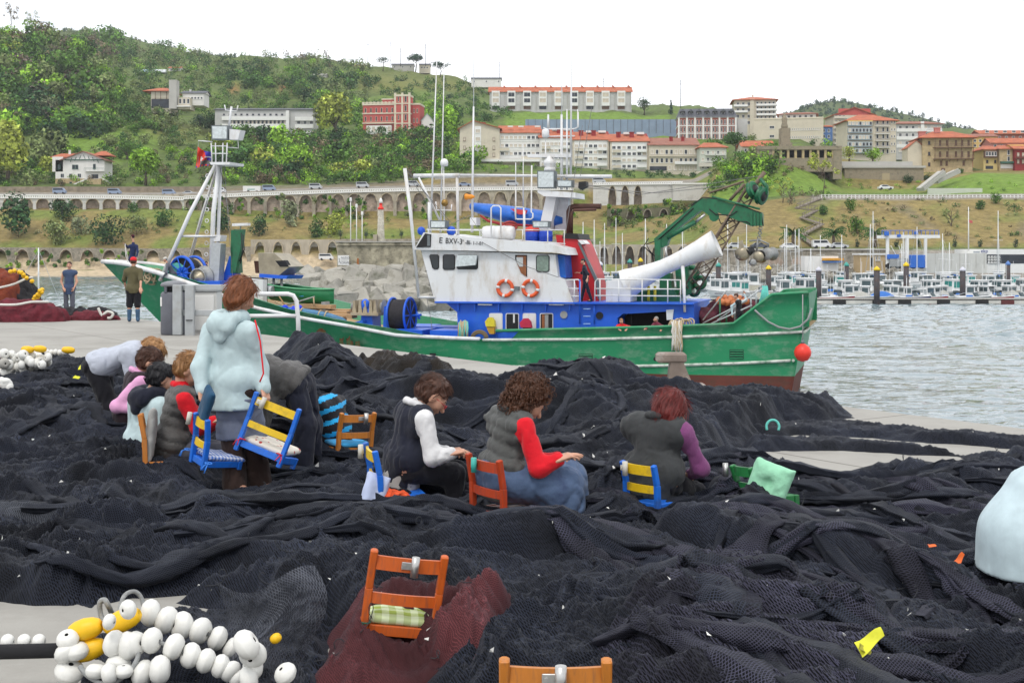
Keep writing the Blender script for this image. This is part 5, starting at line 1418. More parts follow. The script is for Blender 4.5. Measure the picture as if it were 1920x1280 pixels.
 for px in(566,600,612):
  m=BM();m.torus(B(px,586+(px-566)*.13,2.75),.2,.04,(1,0,.2),12,5);m.part('lashing',ROPEB)
  # blue line hauler with its rollers
 m=BM();m.poly([(678,578),(697,578),(699,620),(676,620)],1.0,2.0);m.poly([(655,606),(680,600),(680,620),(650,620)],.8,2.4);m.part('hauler_post',BLUE)
 for px in(662,673,682,693,701):
  m=BM();m.poly([(px,564),(px+3,563),(px+6,590),(px-2,590)],.9,2.1);m.part('roller_cheek',M('wood_grey',(.36,.30,.21),.7,.2,4))
 m=BM();m.cyl(B(660,575,1.5),B(705,575,1.5),.17,n=12);m.part('roller',GREYM)
 m=BM();m.poly([(657,586),(709,587),(709,592),(657,591)],.8,2.2);m.part('roller_bed',M('wood_grey',(.36,.30,.21)))
 m=BM();m.sph(B(685,572,1.9),.24,12,8,(.9,.9,1.2));m.part('blue_float',BLUE)
 m=BM();m.lathe([(.22,0),(.22,.25),(.36,.34)],14,Matrix.Translation(B(707,576,1.5))@Matrix.Rotation(R(-90),4,'Y'));m.part('capstan',GALV)
 # rope drum
 ca,cb=B(737,591,1.6),B(769,591,1.6);ax=(cb-ca)
 m=BM();pr=[]
 L_=ax.length;k=14
 for i in range(k):
  pr+=[(.66,L_*(i+.05)/k),(.72,L_*(i+.5)/k),(.66,L_*(i+.95)/k)]
 zq=ax.normalized();xq=Vector((0,1,0)).cross(zq).normalized();Mx=Matrix((xq,zq.cross(xq),zq)).transposed().to_4x4();Mx.translation=ca
 m.lathe(pr,24,Mx);m.part('wound_rope',M('rope_black',(.035,.033,.04),.8,.2,9))
 for q,rr in((0,.78),(L_,.78)):
  m=BM();c=Mx@Vector((0,0,q));m.torus(c,rr,.06,zq,26,6)
  for k in range(8):
   a=2*math.pi*k/8;m.tube([c,Mx@Vector((rr*math.cos(a),rr*math.sin(a),q))],.035,5)
  m.part('drum_flange',BLUE)
 m=BM();m.tb([(772,592,1.6),(790,590,1.6)],2.6,6);m.tb([(781,585,1.6),(787,598,1.6)],2.2,6);m.poly([(720,575),(727,572),(728,618),(718,618)],1.0,2.2);m.part('drum_stand',BLUE)
 for k,(x0,y0,x1,y1,ya,yb)in enumerate(((735,618,792,630,1.0,2.9),(806,619,858,633,1.0,2.9),(775,612,858,620,-.6,.9),(740,612,790,619,-2.2,.5))):
  m=BM();m.poly([(x0,y0),(x1,y0+1),(x1,y1+6),(x0,y1+6)],ya,yb);m.part('hatch_box',BLUE)
foredeck()
def on_board():
# things that lie on, hang from or stand on the boat
 for px,lab in((947,'orange lifebuoy with white bands, nearer the wheelhouse windows'),(994.5,'orange lifebuoy with white bands, below the greenish wheelhouse window')):
  c=BMAT@B(px,540.5,2.72);t=thing('lifebuoy',lab,'lifebuoy',c,math.pi-PSI,'orange lifebuoys on the wheelhouse side')
  m=MB();m.torus((0,0,0),13.5*PXM,3.4*PXM,(0,1,0),32,10);m.build('ring',ORANGE,t)
  for k in range(4):
   a=math.pi/4+k*math.pi/2+.6;Mx=Matrix.Rotation(a,4,'Y')@Matrix.Translation((13.5*PXM,0,0))
   m=MB();m.lathe([(3.55*PXM,-.055),(3.6*PXM,0),(3.55*PXM,.055)],12,Mx);m.build('white_band',WHITE,t)
 m=BM();m.poly([(963,537),(973,537),(973,543.5),(963,543.5)],2.6,2.72);m.part('buoy_light',HATB)
 # blue-covered rescue boat and raft canister on the wheelhouse top
 m=BM();n=13;rings=[]
 for i in range(n):
  t=i/(n-1);px=886+(1060-886)*t;top=380+4*t*(1-t)*-3+22*t;bot=392+40*math.sin(math.pi*min(1,t*.62+.04))*.8+6*t
  a,b=B(px,top,-.6),B(px,bot,-.6);w=.95*(math.sin(math.pi*min(.97,max(.03,t*.8+.08))))**.5
  rings.append([Vector((a.x,-.6+w*math.cos(q),(a.z+b.z)/2+(a.z-b.z)/2*math.sin(q)*(1 if math.sin(q)>0 else 1)))for q in np.linspace(0,2*math.pi,17)[:-1]])
 vs=[v for r in rings for v in r];fs=[(i*16+k,i*16+(k+1)%16,(i+1)*16+(k+1)%16,(i+1)*16+k)for i in range(n-1)for k in range(16)]+[tuple(range(15,-1,-1)),tuple(range((n-1)*16,n*16))]
 m.add(vs,fs,True);m.own('rescue_boat',TARP,'small rescue boat wrapped in blue tarpaulin on the wheelhouse top','boat')
 m=BM();m.tb([(900,404,.3),(915,414,.3),(940,420,.3),(1010,424,.3)],[1.5,2.6,3,2],8);m.own('red_keel',M('keel_red',(.30,.015,.02),.5),'dark red fender strip under the blue tarpaulin boat','fender')
 m=BM();m.poly([(956,391),(988,394),(985,402),(972,402)],.36,.5);m.own('red_flap',M('flap_red',(.5,.05,.05),.6),'red printed flap on the blue tarpaulin','cloth')
 a,b=B(904,437,1.2),B(966,437,1.2);ax=b-a;zq=ax.normalized();xq=Vector((0,1,0)).cross(zq).normalized();Mx=Matrix((xq,zq.cross(xq),zq)).transposed().to_4x4();Mx.translation=a;L_=ax.length
 m=BM();m.lathe([(.12,0),(.28,.06),(.32,.2),(.32,L_*.32),(.335,L_*.33),(.335,L_*.36),(.32,L_*.37),(.32,L_*.64),(.335,L_*.65),(.335,L_*.68),(.32,L_*.69),(.32,L_-.2),(.28,L_-.06),(.12,L_)],20,Mx);m.own('life_raft',WHITE,'white cylindrical life raft canister beside the roof railing','life raft')
 for px,lab in((998,'blue plastic barrel under a red lid on the wheelhouse top'),(1023,'blue plastic barrel next to the red funnel')):
  m=BM();m.lathe([(.28,0),(.31,.04),(.31,.2),(.325,.22),(.31,.25),(.31,.42),(.28,.47)],18,Matrix.Translation(B(px,453,1.0)));m.own('barrel',M('barrel_blue',(.008,.05,.42),.4),lab,'barrel','blue barrels on the wheelhouse top')
 m=BM();m.sph(B(998,431,1.0),.3,12,8,(1.15,1.1,.55));m.own('red_bundle',M('bundle_red',(.62,.05,.03),.6),'bright red bundle lying on the blue barrel','bundle')
 m=BM();g=np.random.default_rng(6)
 for k in range(7):m.torus(B(952+g.normal()*3,425+k*.6,.4),.34,.05,(g.normal()*.2,g.normal()*.3,1),18,5)
 m.own('rope_coil',M('rope_red',(.35,.06,.05),.8),'coil of red rope behind the white life raft','rope')
 for px,r,lab in((790,7.5,'round blue float on the front edge of the wheelhouse top'),(846,8.5,'round blue float beside the boom post')):
  m=BM();m.sph(B(px,433,1.9),r*PXM,14,9,(1,1,1.05));m.own('float',M('float_blue',(.015,.09,.55),.5),lab,'float','blue floats on the wheelhouse top')
 m=BM();m.lathe([(.02,0),(.14,.03),(.14,.12),(.11,.2),(.11,.34),(.03,.48)],12,Matrix.Translation(B(881,369,1.0))@Matrix.Rotation(R(-90),4,'Y')@Matrix.Translation((0,0,-.25)));m.own('marker_buoy',M('marker_orange',(.68,.25,.02),.5),'small orange marker buoy tied to the aerial','buoy')
 # green open dinghy on deck
 def skiff(x0,x1,yt,yb,y,wdt):
  m=BM();n=15;nn=11;out=[];inn=[]
  for i in range(n):
   t=i/(n-1);a=B(x0+(x1-x0)*t,yt+3.0*(2*t-1)**2*-1+10*t,y);w=wdt*(1-max(0,(t-.35)/.65)**2.2)*(.82+.18*min(1,t/.3))+.02;dp=.78-.10*t
   out.append([Vector((a.x,y+w*math.cos(q)*(1 if abs(math.cos(q))>.98 else .93),a.z-dp*abs(math.sin(q))**.7))for q in np.linspace(0,math.pi,nn)])
   inn.append([Vector((v.x,y+(v.y-y)*.9,a.z-(a.z-v.z)*.9))for v in out[-1]])
  vs=[v for r in out for v in r]+[v for r in inn for v in r];o=n*nn;fs=[]
  for i in range(n-1):
   for k in range(nn-1):
    fs.append((i*nn+k,i*nn+k+1,(i+1)*nn+k+1,(i+1)*nn+k));fs.append(tuple(o+q for q in(i*nn+k,(i+1)*nn+k,(i+1)*nn+k+1,i*nn+k+1)))
   for k in(0,nn-1):fs.append((i*nn+k,(i+1)*nn+k,o+(i+1)*nn+k,o+i*nn+k))
  for i in(0,n-1):
   fs.append(tuple(i*nn+k for k in range(nn)))
  m.add(vs,fs,True);return m,out
 m,out=skiff(512,626,535,560,.3,.85);o=m.own('dinghy',M('dinghy_green',(.012,.17,.06),.4,.12,2),'small open green dinghy stowed on the foredeck','boat')
 m=MB();m.tube([BMAT@r[0]for r in out],.04,6);m.tube([BMAT@r[-1]for r in out],.04,6);m.build('gunwale',M('gunwale_pale',(.10,.35,.18),.5),o,world=True)
 for t in(4,8):
  m=MB();m.bar(BMAT@(out[t][1]-Vector((0,0,.02))),BMAT@(out[t][-2]-Vector((0,0,.02))),.22,.04);m.build('thwart',M('thwart_blue',(.03,.2,.4),.5),o,world=True)
  # stern buoy on its line, mooring hose, rope tassels
 c=BMAT@B(1505,661,3.55);t=thing('fender_buoy','round red fender buoy hanging by a line at the stern','buoy',c)
 m=MB();m.lathe([(.02,-.36),(.2,-.30),(.32,-.12),(.34,.04),(.27,.22),(.13,.33),(.08,.36)],22,cap=True);m.build('ball',REDB,t)
 m=MB();m.lathe([(.08,.36),(.07,.44),(.03,.5)],12);m.build('neck',HATB,t)
 m=MB();m.tube([(0,0,.48),BMAT@B(1505,552,3.2)-c],.022,5);m.build('line',ROPEG,t)
 m=BM();pts=[(1415,581),(1425,590),(1440,603),(1460,613),(1480,617),(1500,612),(1515,598),(1522,578)]
 m.tube([B(a,b,float(hb(max(0,B(a,b,3.4).x)))+.06)for a,b in pts],.04,7);m.own('mooring_hose',ROPEG,'grey hose hanging in a loop on the green stern plating','hose')
 g=np.random.default_rng(9);m=BM()
 for k in range(26):
  px=1259+g.uniform(0,20);y1=g.uniform(640,662);pts=[(px,600+g.uniform(0,6)),(px+g.normal()*1.2,612)]+[(px+g.normal()*1.3,612+(y1-612)*q/4)for q in range(1,5)]
  m.cur=k%2;m.tube([B(a,b,3.7+.1*(b>608))for a,b in pts],.03,5)
 for k in range(9):m.cur=0;m.torus(B(1258+k*4.5,606+g.normal()*2,3.4),.17,.035,(g.normal(),g.normal(),.3),10,4)
 m.own('rope_bundle',[ROPEB,ROPEW],'bundle of beige ropes hung over the bulwark by the men in red','rope')
 m=BM()
 for k in range(12):m.cur=k%2;px=861+k*1.4;m.tube([B(px,600+g.uniform(0,5),2.7),B(px+g.normal(),615,2.8),B(px+g.normal()*2,633,2.9)],.035,5)
 m.own('rope_hank',[ROPEB,ROPET],'hank of beige and turquoise rope hanging at the front of the blue deckhouse','rope')
 m=BM()
 for k in range(3):m.tube([B(899+(15-k*2)*math.cos(a),634-(14-k*2)*math.sin(a),2.9)for a in np.linspace(0,math.pi,14)],.05,6)
 m.own('hose_coil',M('hose_brown',(.16,.12,.07),.8),'brown hose coil standing on deck before the yellow oilskin','hose')
 def coat(px0,px1,y0,y1,top,bot,name,lab):
  m=BM();c=(px0+px1)/2;w=(px1-px0)/2
  m.mat(0).poly([(c-w*.35,y0),(c+w*.3,y0),(c+w*.8,y0+6),(c+w,y0+17),(c-w*.8,y0+17),(c-w,y0+8)],2.6,2.82)
  m.mat(1).poly([(c-w*.7,y0+16.5),(c+w*.9,y0+16.5),(c+w*.8,y1),(c-w*.1,y1),(c-w*.5,y1-8)],2.58,2.78)
  m.own(name,[top,bot],lab,'jacket')
 coat(909,928,595,626,YEL,OCHRE,'oilskin_jacket','yellow oilskin jacket hanging beside the first white deck door');coat(974,996,597,622,M('jacket_red',(.45,.02,.06),.7),C_navy,'work_jacket','red and navy work jacket hanging between the deck doors')
 m=BM();m.poly([(1249,581),(1263,580),(1261,599),(1250,600)],2.43,2.5);m.own('paper_sheet',M('paper',(.62,.66,.70),.8),'white sheet taped to the blue wall by the work space','sign')
 # heap of wine-red net with orange floats on the stern deck
 V,Q=mesh_sdf(lambda p:np.minimum(ell(p,(0,0,.3),(1.25,1.1,.85)),ell(p,(1.0,.1,.1),(.9,.9,.5)))+.12*np.abs(vn3(p*2.2,4))+.06*vn3(p*6,5),(-1.8,-1.6,-.6),(2.3,1.6,1.5),.07)
 o=npmesh('net_heap',V,Q,mats=[M('net_wine_heap',(.085,.02,.03),.9,.4,5)]);o.matrix_world=BMAT@Matrix.Translation(B(1376,598,.2))@Matrix.Diagonal((.95,.9,.9,1));tag(o,'heap of wine-red net piled on the stern deck','fishing net')
 o.location=o.matrix_world.translation
 m=BM()
 for k in range(34):m.sph(B(1366+g.uniform(-22,34),566+g.normal()*3.5-3*(1-abs(k-17)/17),1.2+g.normal()*.3),.13,8,6)
 m.own('float_row',M('float_orange',(.52,.18,.07),.6),'orange floats gathered on top of the wine-red net heap at the stern','floats')['kind']='stuff'
 m=BM()
 for k in range(6):m.tube([B(1430+k*1.6,536,2.3),B(1428+k*2.4+g.normal(),552,2.4),B(1424+k*2.5+g.normal()*2,574,2.6)],.03,5)
 m.own('turquoise_rope',ROPET,'turquoise ropes tied to the stern post','rope')
 m=BM();
 for k in range(10):m.torus(B(278+k*2+g.normal()*2,517+g.normal()*4,1.2),.28,.04,(g.normal()*.5,1,g.normal()*.4),14,5)
 m.own('rope_coils',ROPEB,'coils of beige rope on the foredeck near the bow','rope')
 # flag of four fields on the foremast stay
 t=thing('flag','red, blue and white flag hanging from the foremast lamp cage','flag',BMAT@B(372,265,.2))
 n=12;Ax=[[(371-4*q+26*u*1,275+38*q+12*u*(1-q)+6*math.sin(4*u+2*q)*.4)for u in np.linspace(0,1,n)]for q in np.linspace(0,1,n)]
 m=BM()
 V=[[B(x,y,.2+.12*math.sin(i*.9+j*.5))for i,(x,y)in enumerate(r)]for j,r in enumerate(Ax)]
 for j in range(n-1):
  for i in range(n-1):
   u,q=i/(n-2),j/(n-2);c=0
   if u+(1-q)*.0>.45+.5*q:c=1
   if u>.55 and .32<q<.5:c=2
   if q>.62 and u>.25:c=3
   if(u-.33)**2+(q-.5)**2<.012:c=2
   if q>.9:c=0 if i%3 else 1
   m.cur=c;m.s=True;m.add([V[j][i],V[j][i+1],V[j+1][i+1],V[j+1][i]],[(0,1,2,3)])
 m.v=[BMAT@Vector(v)for v in m.v]
 o=m.build('cloth',[M('flag_red',(.62,.05,.03),.8),M('flag_blue',(.05,.04,.32),.8),M('flag_white',(.6,.6,.6),.8),M('flag_dark',(.13,.13,.12),.8,.5,9)],t,world=True)
 m=MB();m.tube([BMAT@B(372,264,.2),BMAT@B(371,312,.2)],.012,4);m.build('halyard',ROPEG,t,world=True)
on_board()
def crew():
 sk=dict(pxfn=BW,res=.030)
 person('man in navy overalls standing on the bow holding a rope',0,120,(248,487),(250,461,.0),(249,445),(140,-5),armR=((258,472),(256,482,.2)),armL=((240,464),(234.5,458,.2)),legR=((243,500,.1),(239,514,.1)),legL=((251,503),(252,518)),top=C_darkblue,puff=.03,cuff=1.,bottom=C_slate,shoes=S_dark,hair=H_dark,cap_=FAB('cap_dark',(.06,.01,.02)),hstyle='crop',**sk)
 m=BM();m.tb([(234.5,457,.25),(236,480,.25),(243,500,.3),(247,512,.3)],.9,5);m.tb([(234,458,.2),(240,485,.2),(236,505,.4)],.8,5);m.own('rope',ROPEW,'pale rope running down from the hand of the man on the bow','rope')
 person('old man in white cap and grey-blue shirt leaning over the boat rail',0,172,(326,515,1.4),(316,499,1.6),(310,487,1.6),(185,-15),armR=((318,512,1.2),(306,521,1.2)),armL=((312,512,2.2),(304,522,2.2)),legR=((327,535,1.3),(327,552,1.3)),legL=((325,535,1.7),(325,552,1.7)),top=C_slate,puff=.03,bottom=C_darkblue,shoes=S_dark,hair=H_grey,cap_=CAPW,hstyle='crop',**sk)
 person('man in dark clothes half hidden by the grey pillar on the foredeck',0,-60,(388,523,.2),(388,505,.2),(387,494,.2),(-60,0),top=C_wine,bottom=C_black,hair=H_dark,hstyle='crop',legR=((388,540,.1),(388,552,.1)),legL=((389,540,.3),(389,552,.3)),nohands=True,**sk)
 person('man in navy shirt standing by the red funnel, hands before him',0,175,(1098,524,1.8),(1096,503,1.8),(1093,490,1.8),(180,-15),armL=((1103,514,2.2),(1101,524,2.3)),armR=((1091,512,1.6),(1083,511,1.6)),legR=((1094,545,1.6),(1090,563,1.6)),legL=((1103,545,2.),(1109,562,2.)),top=C_navy,puff=.03,cuff=.1,bottom=C_navy,shoes=S_dark,hair=H_dark,hstyle='crop',**sk)
 person('fair man in bright red shirt leaning with both arms on the bulwark',0,-100,(1166,632,2.9),(1166,611,3.1),(1165,602,3.15),(-70,-10),armR=((1155,616,3.5),(1162,618,3.95)),armL=((1180,613,3.4),(1174,618,3.95)),legR=((1163,652,2.8),(1163,672,2.8)),legL=((1169,652,2.8),(1169,672,2.8)),top=C_red,puff=.03,cuff=.4,bottom=C_slate,hair=H_light,hstyle='crop',**sk)
 person('man in wine-red sweater looking left over the bulwark',0,-150,(1232,628,2.9),(1231,608,3.1),(1230,598.5,3.15),(190,5),armR=((1220,614,3.5),(1211,616,3.8)),armL=((1243,612,3.3),(1240,618,3.7)),legR=((1230,650,2.8),(1230,670,2.8)),legL=((1234,650,2.8),(1234,670,2.8)),top=C_wine,puff=.03,bottom=C_slate,hair=H_grey,hstyle='crop',**sk)
 person('man in black waistcoat at the stern, one arm raised to the rail',0,150,(1387,588,3.1),(1385,566,3.1),(1380,555.5,3.1),(170,-10),armL=((1372,574,3.2),(1373,590,3.2)),armR=((1399,563,2.8),(1396,551,2.8)),legR=((1389,606,3.0),(1389,622,3.0)),legL=((1383,606,3.1),(1383,622,3.1)),top=C_black,sleeves=C_pale,puff=.03,bottom=C_navy,hair=H_brown,hstyle='crop',**sk)
crew()
# ---------------------------------------------------------------- far shore: terrain, woods, trees
PROF={-420:[(340,530),(352,518),(372,504),(378,463),(405,396),(414,392),(418,364),(432,362),(450,350),(480,315),(520,250),(570,160),(640,40),(700,0),(760,60),(1300,250)],0:[(340,530),(352,518),(372,504),(378,463),(405,396),(414,392),(418,364),(432,362),(450,352),(480,320),(520,270),(570,180),(630,85),(660,52),(700,75),(800,130),(1300,250)],150:[(340,530),(352,518),(372,504),(378,463),(405,396),(414,392),(418,364),(432,362),(448,350),(480,318),(520,262),(580,175),(640,105),(670,84),(720,110),(900,100),(1150,66),(1300,90)],220:[(340,530),(352,518),(372,504),(378,463),(405,396),(414,392),(418,364),(432,362),(450,350),(480,320),(540,235),(600,158),(625,143),(690,165),(800,130),(1000,92),(1120,74),(1300,100)],300:[(340,530),(352,518),(372,504),(378,463),(405,396),(414,392),(418,364),(432,362),(450,352),(480,325),(530,265),(565,213),(600,222),(680,185),(800,142),(950,108),(1100,88),(1300,120)],390:[(340,530),(352,518),(372,504),(378,463),(405,396),(414,394),(418,362),(432,360),(450,350),(490,310),(520,277),(545,257),(580,262),(640,215),(720,172),(850,132),(1050,106),(1300,130)],440:[(340,530),(352,518),(372,504),(378,463),(402,408),(412,402),(418,360),(432,358),(450,348),(500,300),(540,270),(575,256),(600,250),(700,188),(800,145),(950,110),(1100,122),(1300,150)],560:[(340,530),(352,518),(372,504),(378,463),(400,418),(412,410),(418,356),(432,354),(450,346),(500,300),(560,264),(580,258),(610,245),(680,197),(760,152),(850,122),(930,108),(1100,130),(1300,150)],700:[(340,530),(352,518),(372,506),(380,462),(398,420),(412,408),(418,353),(432,350),(450,342),(490,300),(540,264),(560,256),(592,253),(660,205),(740,167),(800,142),(860,124),(1000,140),(1300,160)],860:[(340,530),(352,518),(372,506),(380,462),(398,420),(412,408),(418,354),(432,348),(440,326),(452,322),(490,303),(520,285),(600,247),(680,203),(760,168),(830,147),(1000,165),(1300,180)],950:[(330,530),(345,518),(365,500),(380,462),(398,420),(412,408),(418,356),(432,350),(438,328),(452,320),(484,309),(500,309),(560,272),(640,237),(690,213),(720,208),(760,206),(830,185),(1000,190),(1300,200)],1150:[(300,530),(320,505),(345,470),(375,445),(398,422),(412,395),(418,348),(430,345),(440,332),(455,324),(478,321),(500,318),(560,282),(640,240),(690,212),(720,207),(800,203),(1000,205),(1300,200)],1300:[(285,530),(296,500),(300,470),(330,455),(365,420),(398,392),(410,370),(418,342),(430,338),(455,333),(480,330),(500,326),(540,292),(560,266),(600,256),(700,215),(800,208),(1300,205)],1345:[(285,525),(296,498),(300,470),(320,440),(350,395),(375,352),(395,332),(440,312),(480,305),(520,285),(560,263),(600,258),(700,225),(1300,210)],1400:[(285,525),(296,498),(300,470),(320,432),(350,385),(375,338),(388,302),(398,290),(430,290),(500,275),(560,262),(700,240),(1300,225)],1500:[(285,525),(296,498),(300,470),(320,430),(345,374),(358,362),(372,342),(388,318),(395,312),(410,290),(440,282),(520,270),(600,250),(700,240),(1300,225)],1580:[(285,525),(296,498),(300,470),(320,430),(345,373),(360,366),(376,362),(390,357),(400,345),(408,303),(440,298),(520,296),(600,280),(700,250),(1300,225)],1725:[(285,525),(296,498),(300,470),(320,430),(345,373),(360,366),(378,362),(390,356),(400,345),(408,327),(430,324),(520,300),(600,280),(700,255),(1300,235)],1830:[(285,525),(296,498),(300,470),(320,428),(345,371),(360,364),(372,346),(398,325),(430,323),(480,305),(600,270),(700,262),(1300,250)],1920:[(285,525),(296,498),(300,470),(320,428),(345,371),(360,364),(372,346),(398,326),(430,322),(480,305),(600,272),(700,264),(1300,255)],2400:[(285,525),(296,498),(300,470),(320,428),(345,371),(360,364),(372,346),(398,326),(430,322),(480,305),(600,272),(700,264),(1300,255)],}
_dk=np.unique(np.concatenate([np.linspace(284,460,90),np.linspace(460,720,70),np.linspace(720,1300,40)]))
_pk=sorted(PROF)
_zt=np.array([np.interp(_dk,[a for a,b in PROF[p]],[EYE-(b-HY)/F*a for a,b in PROF[p]],left=-9)for p in _pk])
def ground_z(px,d):
 i=np.searchsorted(_pk,px)-1;i=int(np.clip(i,0,len(_pk)-2));t=(px-_pk[i])/(_pk[i+1]-_pk[i])
 return float(np.interp(d,_dk,_zt[i])*(1-t)+np.interp(d,_dk,_zt[i+1])*t)
def on_ground(px,py):
 """first ground point along the sight line of a photo pixel: its distance"""
 for d in np.arange(285,1300,1.0):
  if EYE-(py-HY)/F*d<=ground_z(px,d):return float(d)
 return 1100.
def color_mat(name,rough=.9,bump=.5,bscale=.8,dist=.5,translucent=0.):
 m=bpy.data.materials.new(name);m.use_nodes=True;n=m.node_tree;b=n.nodes['Principled BSDF']
 b.inputs['Roughness'].default_value=rough;b.inputs['Specular IOR Level'].default_value=.15
 a=n.nodes.new('ShaderNodeVertexColor');a.layer_name='cover'
 tc=n.nodes.new('ShaderNodeTexCoord');t=n.nodes.new('ShaderNodeTexNoise');t.inputs['Scale'].default_value=bscale;t.inputs['Detail'].default_value=6;t.inputs['Roughness'].default_value=.7
 n.links.new(tc.outputs['Object'],t.inputs['Vector'])
 mr=n.nodes.new('ShaderNodeMapRange');mr.inputs[1].default_value=.3;mr.inputs[2].default_value=.7;mr.inputs[3].default_value=.62;mr.inputs[4].default_value=1.4;n.links.new(t.outputs['Fac'],mr.inputs[0])
 mx=n.nodes.new('ShaderNodeMix');mx.data_type='RGBA';mx.blend_type='MULTIPLY';mx.inputs['Factor'].default_value=1
 n.links.new(a.outputs['Color'],mx.inputs['A']);n.links.new(mr.outputs[0],mx.inputs['B']);n.links.new(mx.outputs['Result'],b.inputs['Base Color'])
 if bump:
  bp=n.nodes.new('ShaderNodeBump');bp.inputs['Strength'].default_value=bump;bp.inputs['Distance'].default_value=dist
  n.links.new(t.outputs['Fac'],bp.inputs['Height']);n.links.new(bp.outputs['Normal'],b.inputs['Normal'])
 return m
def set_color(o,C):
 a=o.data.color_attributes.new('cover','FLOAT_COLOR','POINT')
 a.data.foreach_set('color',np.concatenate([C,np.ones((len(C),1))],1).astype(np.float32).ravel())
GM=color_mat('ground_cover',.95,.6,.5,.8)
GC={'lush':(.125,.185,.036),'meadow':(.14,.225,.036),'scrub':(.095,.13,.04),'dry':(.225,.175,.07),'sand':(.46,.37,.25),'rock':(.17,.145,.11),'vine':(.15,.16,.045),'pave':(.24,.22,.19),'earth':(.30,.15,.06)}
def terrain():
 px=np.linspace(-420,2400,330);nr,nc=len(_dk),len(px)
 Z=np.stack([np.interp(px,_pk,_zt[:,k])for k in range(nr)])
 D=np.repeat(_dk[:,None],nc,1);PX=np.repeat(px[None],nr,0);X=(PX-CX)/F*D
 nzz=fbm(X/26,D/26,3,4)
 amp=np.interp(D,[290,380,425,450,520,700,1300],[.05,.3,.0,.6,1.2,2.5,6])
 Z=Z+nzz*amp
 PY=HY-(Z-EYE)*F/D
 w=fbm(X/18,D/18,8,4);C=np.zeros((nr,nc,3));c={k:np.array(v)for k,v in GC.items()}
 def put(mask,k,soft=1.):
  m=np.clip(mask,0,1)[...,None]*soft;C[:]=C*(1-m)+c[k]*m
 put(np.ones_like(D),'scrub');put(sstep(-.1,.4,w)*(D>440),'lush',.8)
 put((D<440)*(D>376)*1.,'dry');put((D<430)*(D>376)*sstep(-.15,.35,w+.2*((PX>620)&(PX<1100))),'lush',.75)
 put((D<376)*(PX<1000)*(Z>WZ-.4),'sand');put((D<376)*(PX<180)*(Z>-2.9)*sstep(-.2,.1,w),'scrub',.9)
 R_=(PX>1320)*(D<352)*(D>302.);put(R_,'dry');put(R_*sstep(.05,.5,w),'lush',.5);put(R_*sstep(.1,.5,fbm(X/9,D/30,17,3))*.8,'rock',.6)
 put((PX>1130)*(PX<1350)*(D<410),'dry',.9);put((PX>1130)*(PX<1330)*(D<410)*sstep(-.1,.3,w),'lush',.7)
 put((PX>1000)*(D<301.5),'pave');put((D>418)*(D<433)*(PX<1330),'pave');put((PX>1520)*(D>344)*(D<361),'pave')
 put((PX>1330)*(PX<1560)*(D>356)*(D<398),'meadow',.9);put((PX>1540)*(D>361)*(D<391),'meadow',.5);put((PX>1760)*(D>361)*(D<398),'meadow',.95)
 put(sstep(0,40,120-np.hypot((PX-190)*1.0,(PY-265)*2.4))*(D<600)*(D>450),'meadow',.9)
 put(sstep(0,30,75-np.hypot((PX-335)*.8,(PY-225)*1.5))*(D<600)*(D>470),'vine',.7)
 put((PX>675)*(PX<920)*(PY<170)*(PY>132)*(D>660),'vine',.95);put((PX>950)*(PX<1260)*(D>560)*(D<690),'meadow',.9)
 put(sstep(0,8,14-np.hypot((PX-537)*.6,PY-166))*(D>600),'earth',.9);put(sstep(0,6,9-np.hypot((PX-438)*.6,PY-170))*(D>600),'earth',.8)
 put((D>433)*(D<450)*(PX<760),'rock',.75);put((D>433)*(D<448)*(PX>830)*(PX<1110),'rock',.5)
 put((D>800)*1.,'scrub',.5)
 # rows of vines run across the vineyard
 o=npmesh('hillside',np.stack([X,D,Z],-1),grid_quads(nr,nc),mats=[GM]);tag(o,kind='structure');set_color(o,C.reshape(-1,3))
terrain()
LEAF=color_mat('foliage',.7,0,.35)
LEAF.node_tree.nodes['Principled BSDF'].inputs['Transmission Weight'].default_value=0
TINT={k:tuple(q*f_ for q,f_ in zip(v,(1.65,1.75,1.45)))for k,v in{'dark':(.018,.042,.018),'deep':(.030,.066,.020),'mid':(.055,.105,.022),'bright':(.120,.205,.022),'yellow':(.20,.22,.045),'olive':(.105,.125,.055),'brown':(.095,.072,.050),'mauve':(.085,.062,.060),'pine':(.020,.042,.030),'grey':(.12,.13,.085),'pink':(.40,.10,.28)}.items()}
def clump(g,c,rad,n,leaf,tint,lumps=7):
 """leaf-sized faces spread through a lumpy crown"""
 L=g.normal(size=(lumps,3));L/=np.linalg.norm(L,axis=1)[:,None];L*=g.uniform(.25,.62,(lumps,1));rl=g.uniform(.35,.62,lumps)
 k=g.integers(0,lumps,n);d=g.normal(size=(n,3));d/=np.linalg.norm(d,axis=1)[:,None]
 p=L[k]+d*(rl[k]*g.uniform(.55,1.05,n)**.5)[:,None]
 p[:,2]=np.maximum(p[:,2],-.8)
 p=p*np.array(rad)+np.array(c)
 a=g.normal(size=(n,3));a/=np.linalg.norm(a,axis=1)[:,None];b=np.cross(a,d);b/=np.linalg.norm(b,axis=1)[:,None]+1e-9
 s=leaf*g.uniform(.6,1.4,n)[:,None]
 V=np.stack([p-a*s-b*s*.6,p+a*s-b*s*.5,p+b*s],1).reshape(-1,3)
 t=np.array(tint)*(1+.35*g.normal(size=(n,1)).clip(-1.5,1.8))*(1+.22*(g.normal(size=lumps)[k])[:,None]);t=np.clip(t,.004,1)
 return V,np.repeat(t,3,0)
def leaves(name,VV,CC,parent=None,world=False):
 V=np.concatenate(VV);C=np.concatenate(CC)
 o=npmesh(name,V,tris=np.arange(len(V)).reshape(-1,3),mats=[LEAF],parent=parent,smooth=False,world=world);set_color(o,C);return o
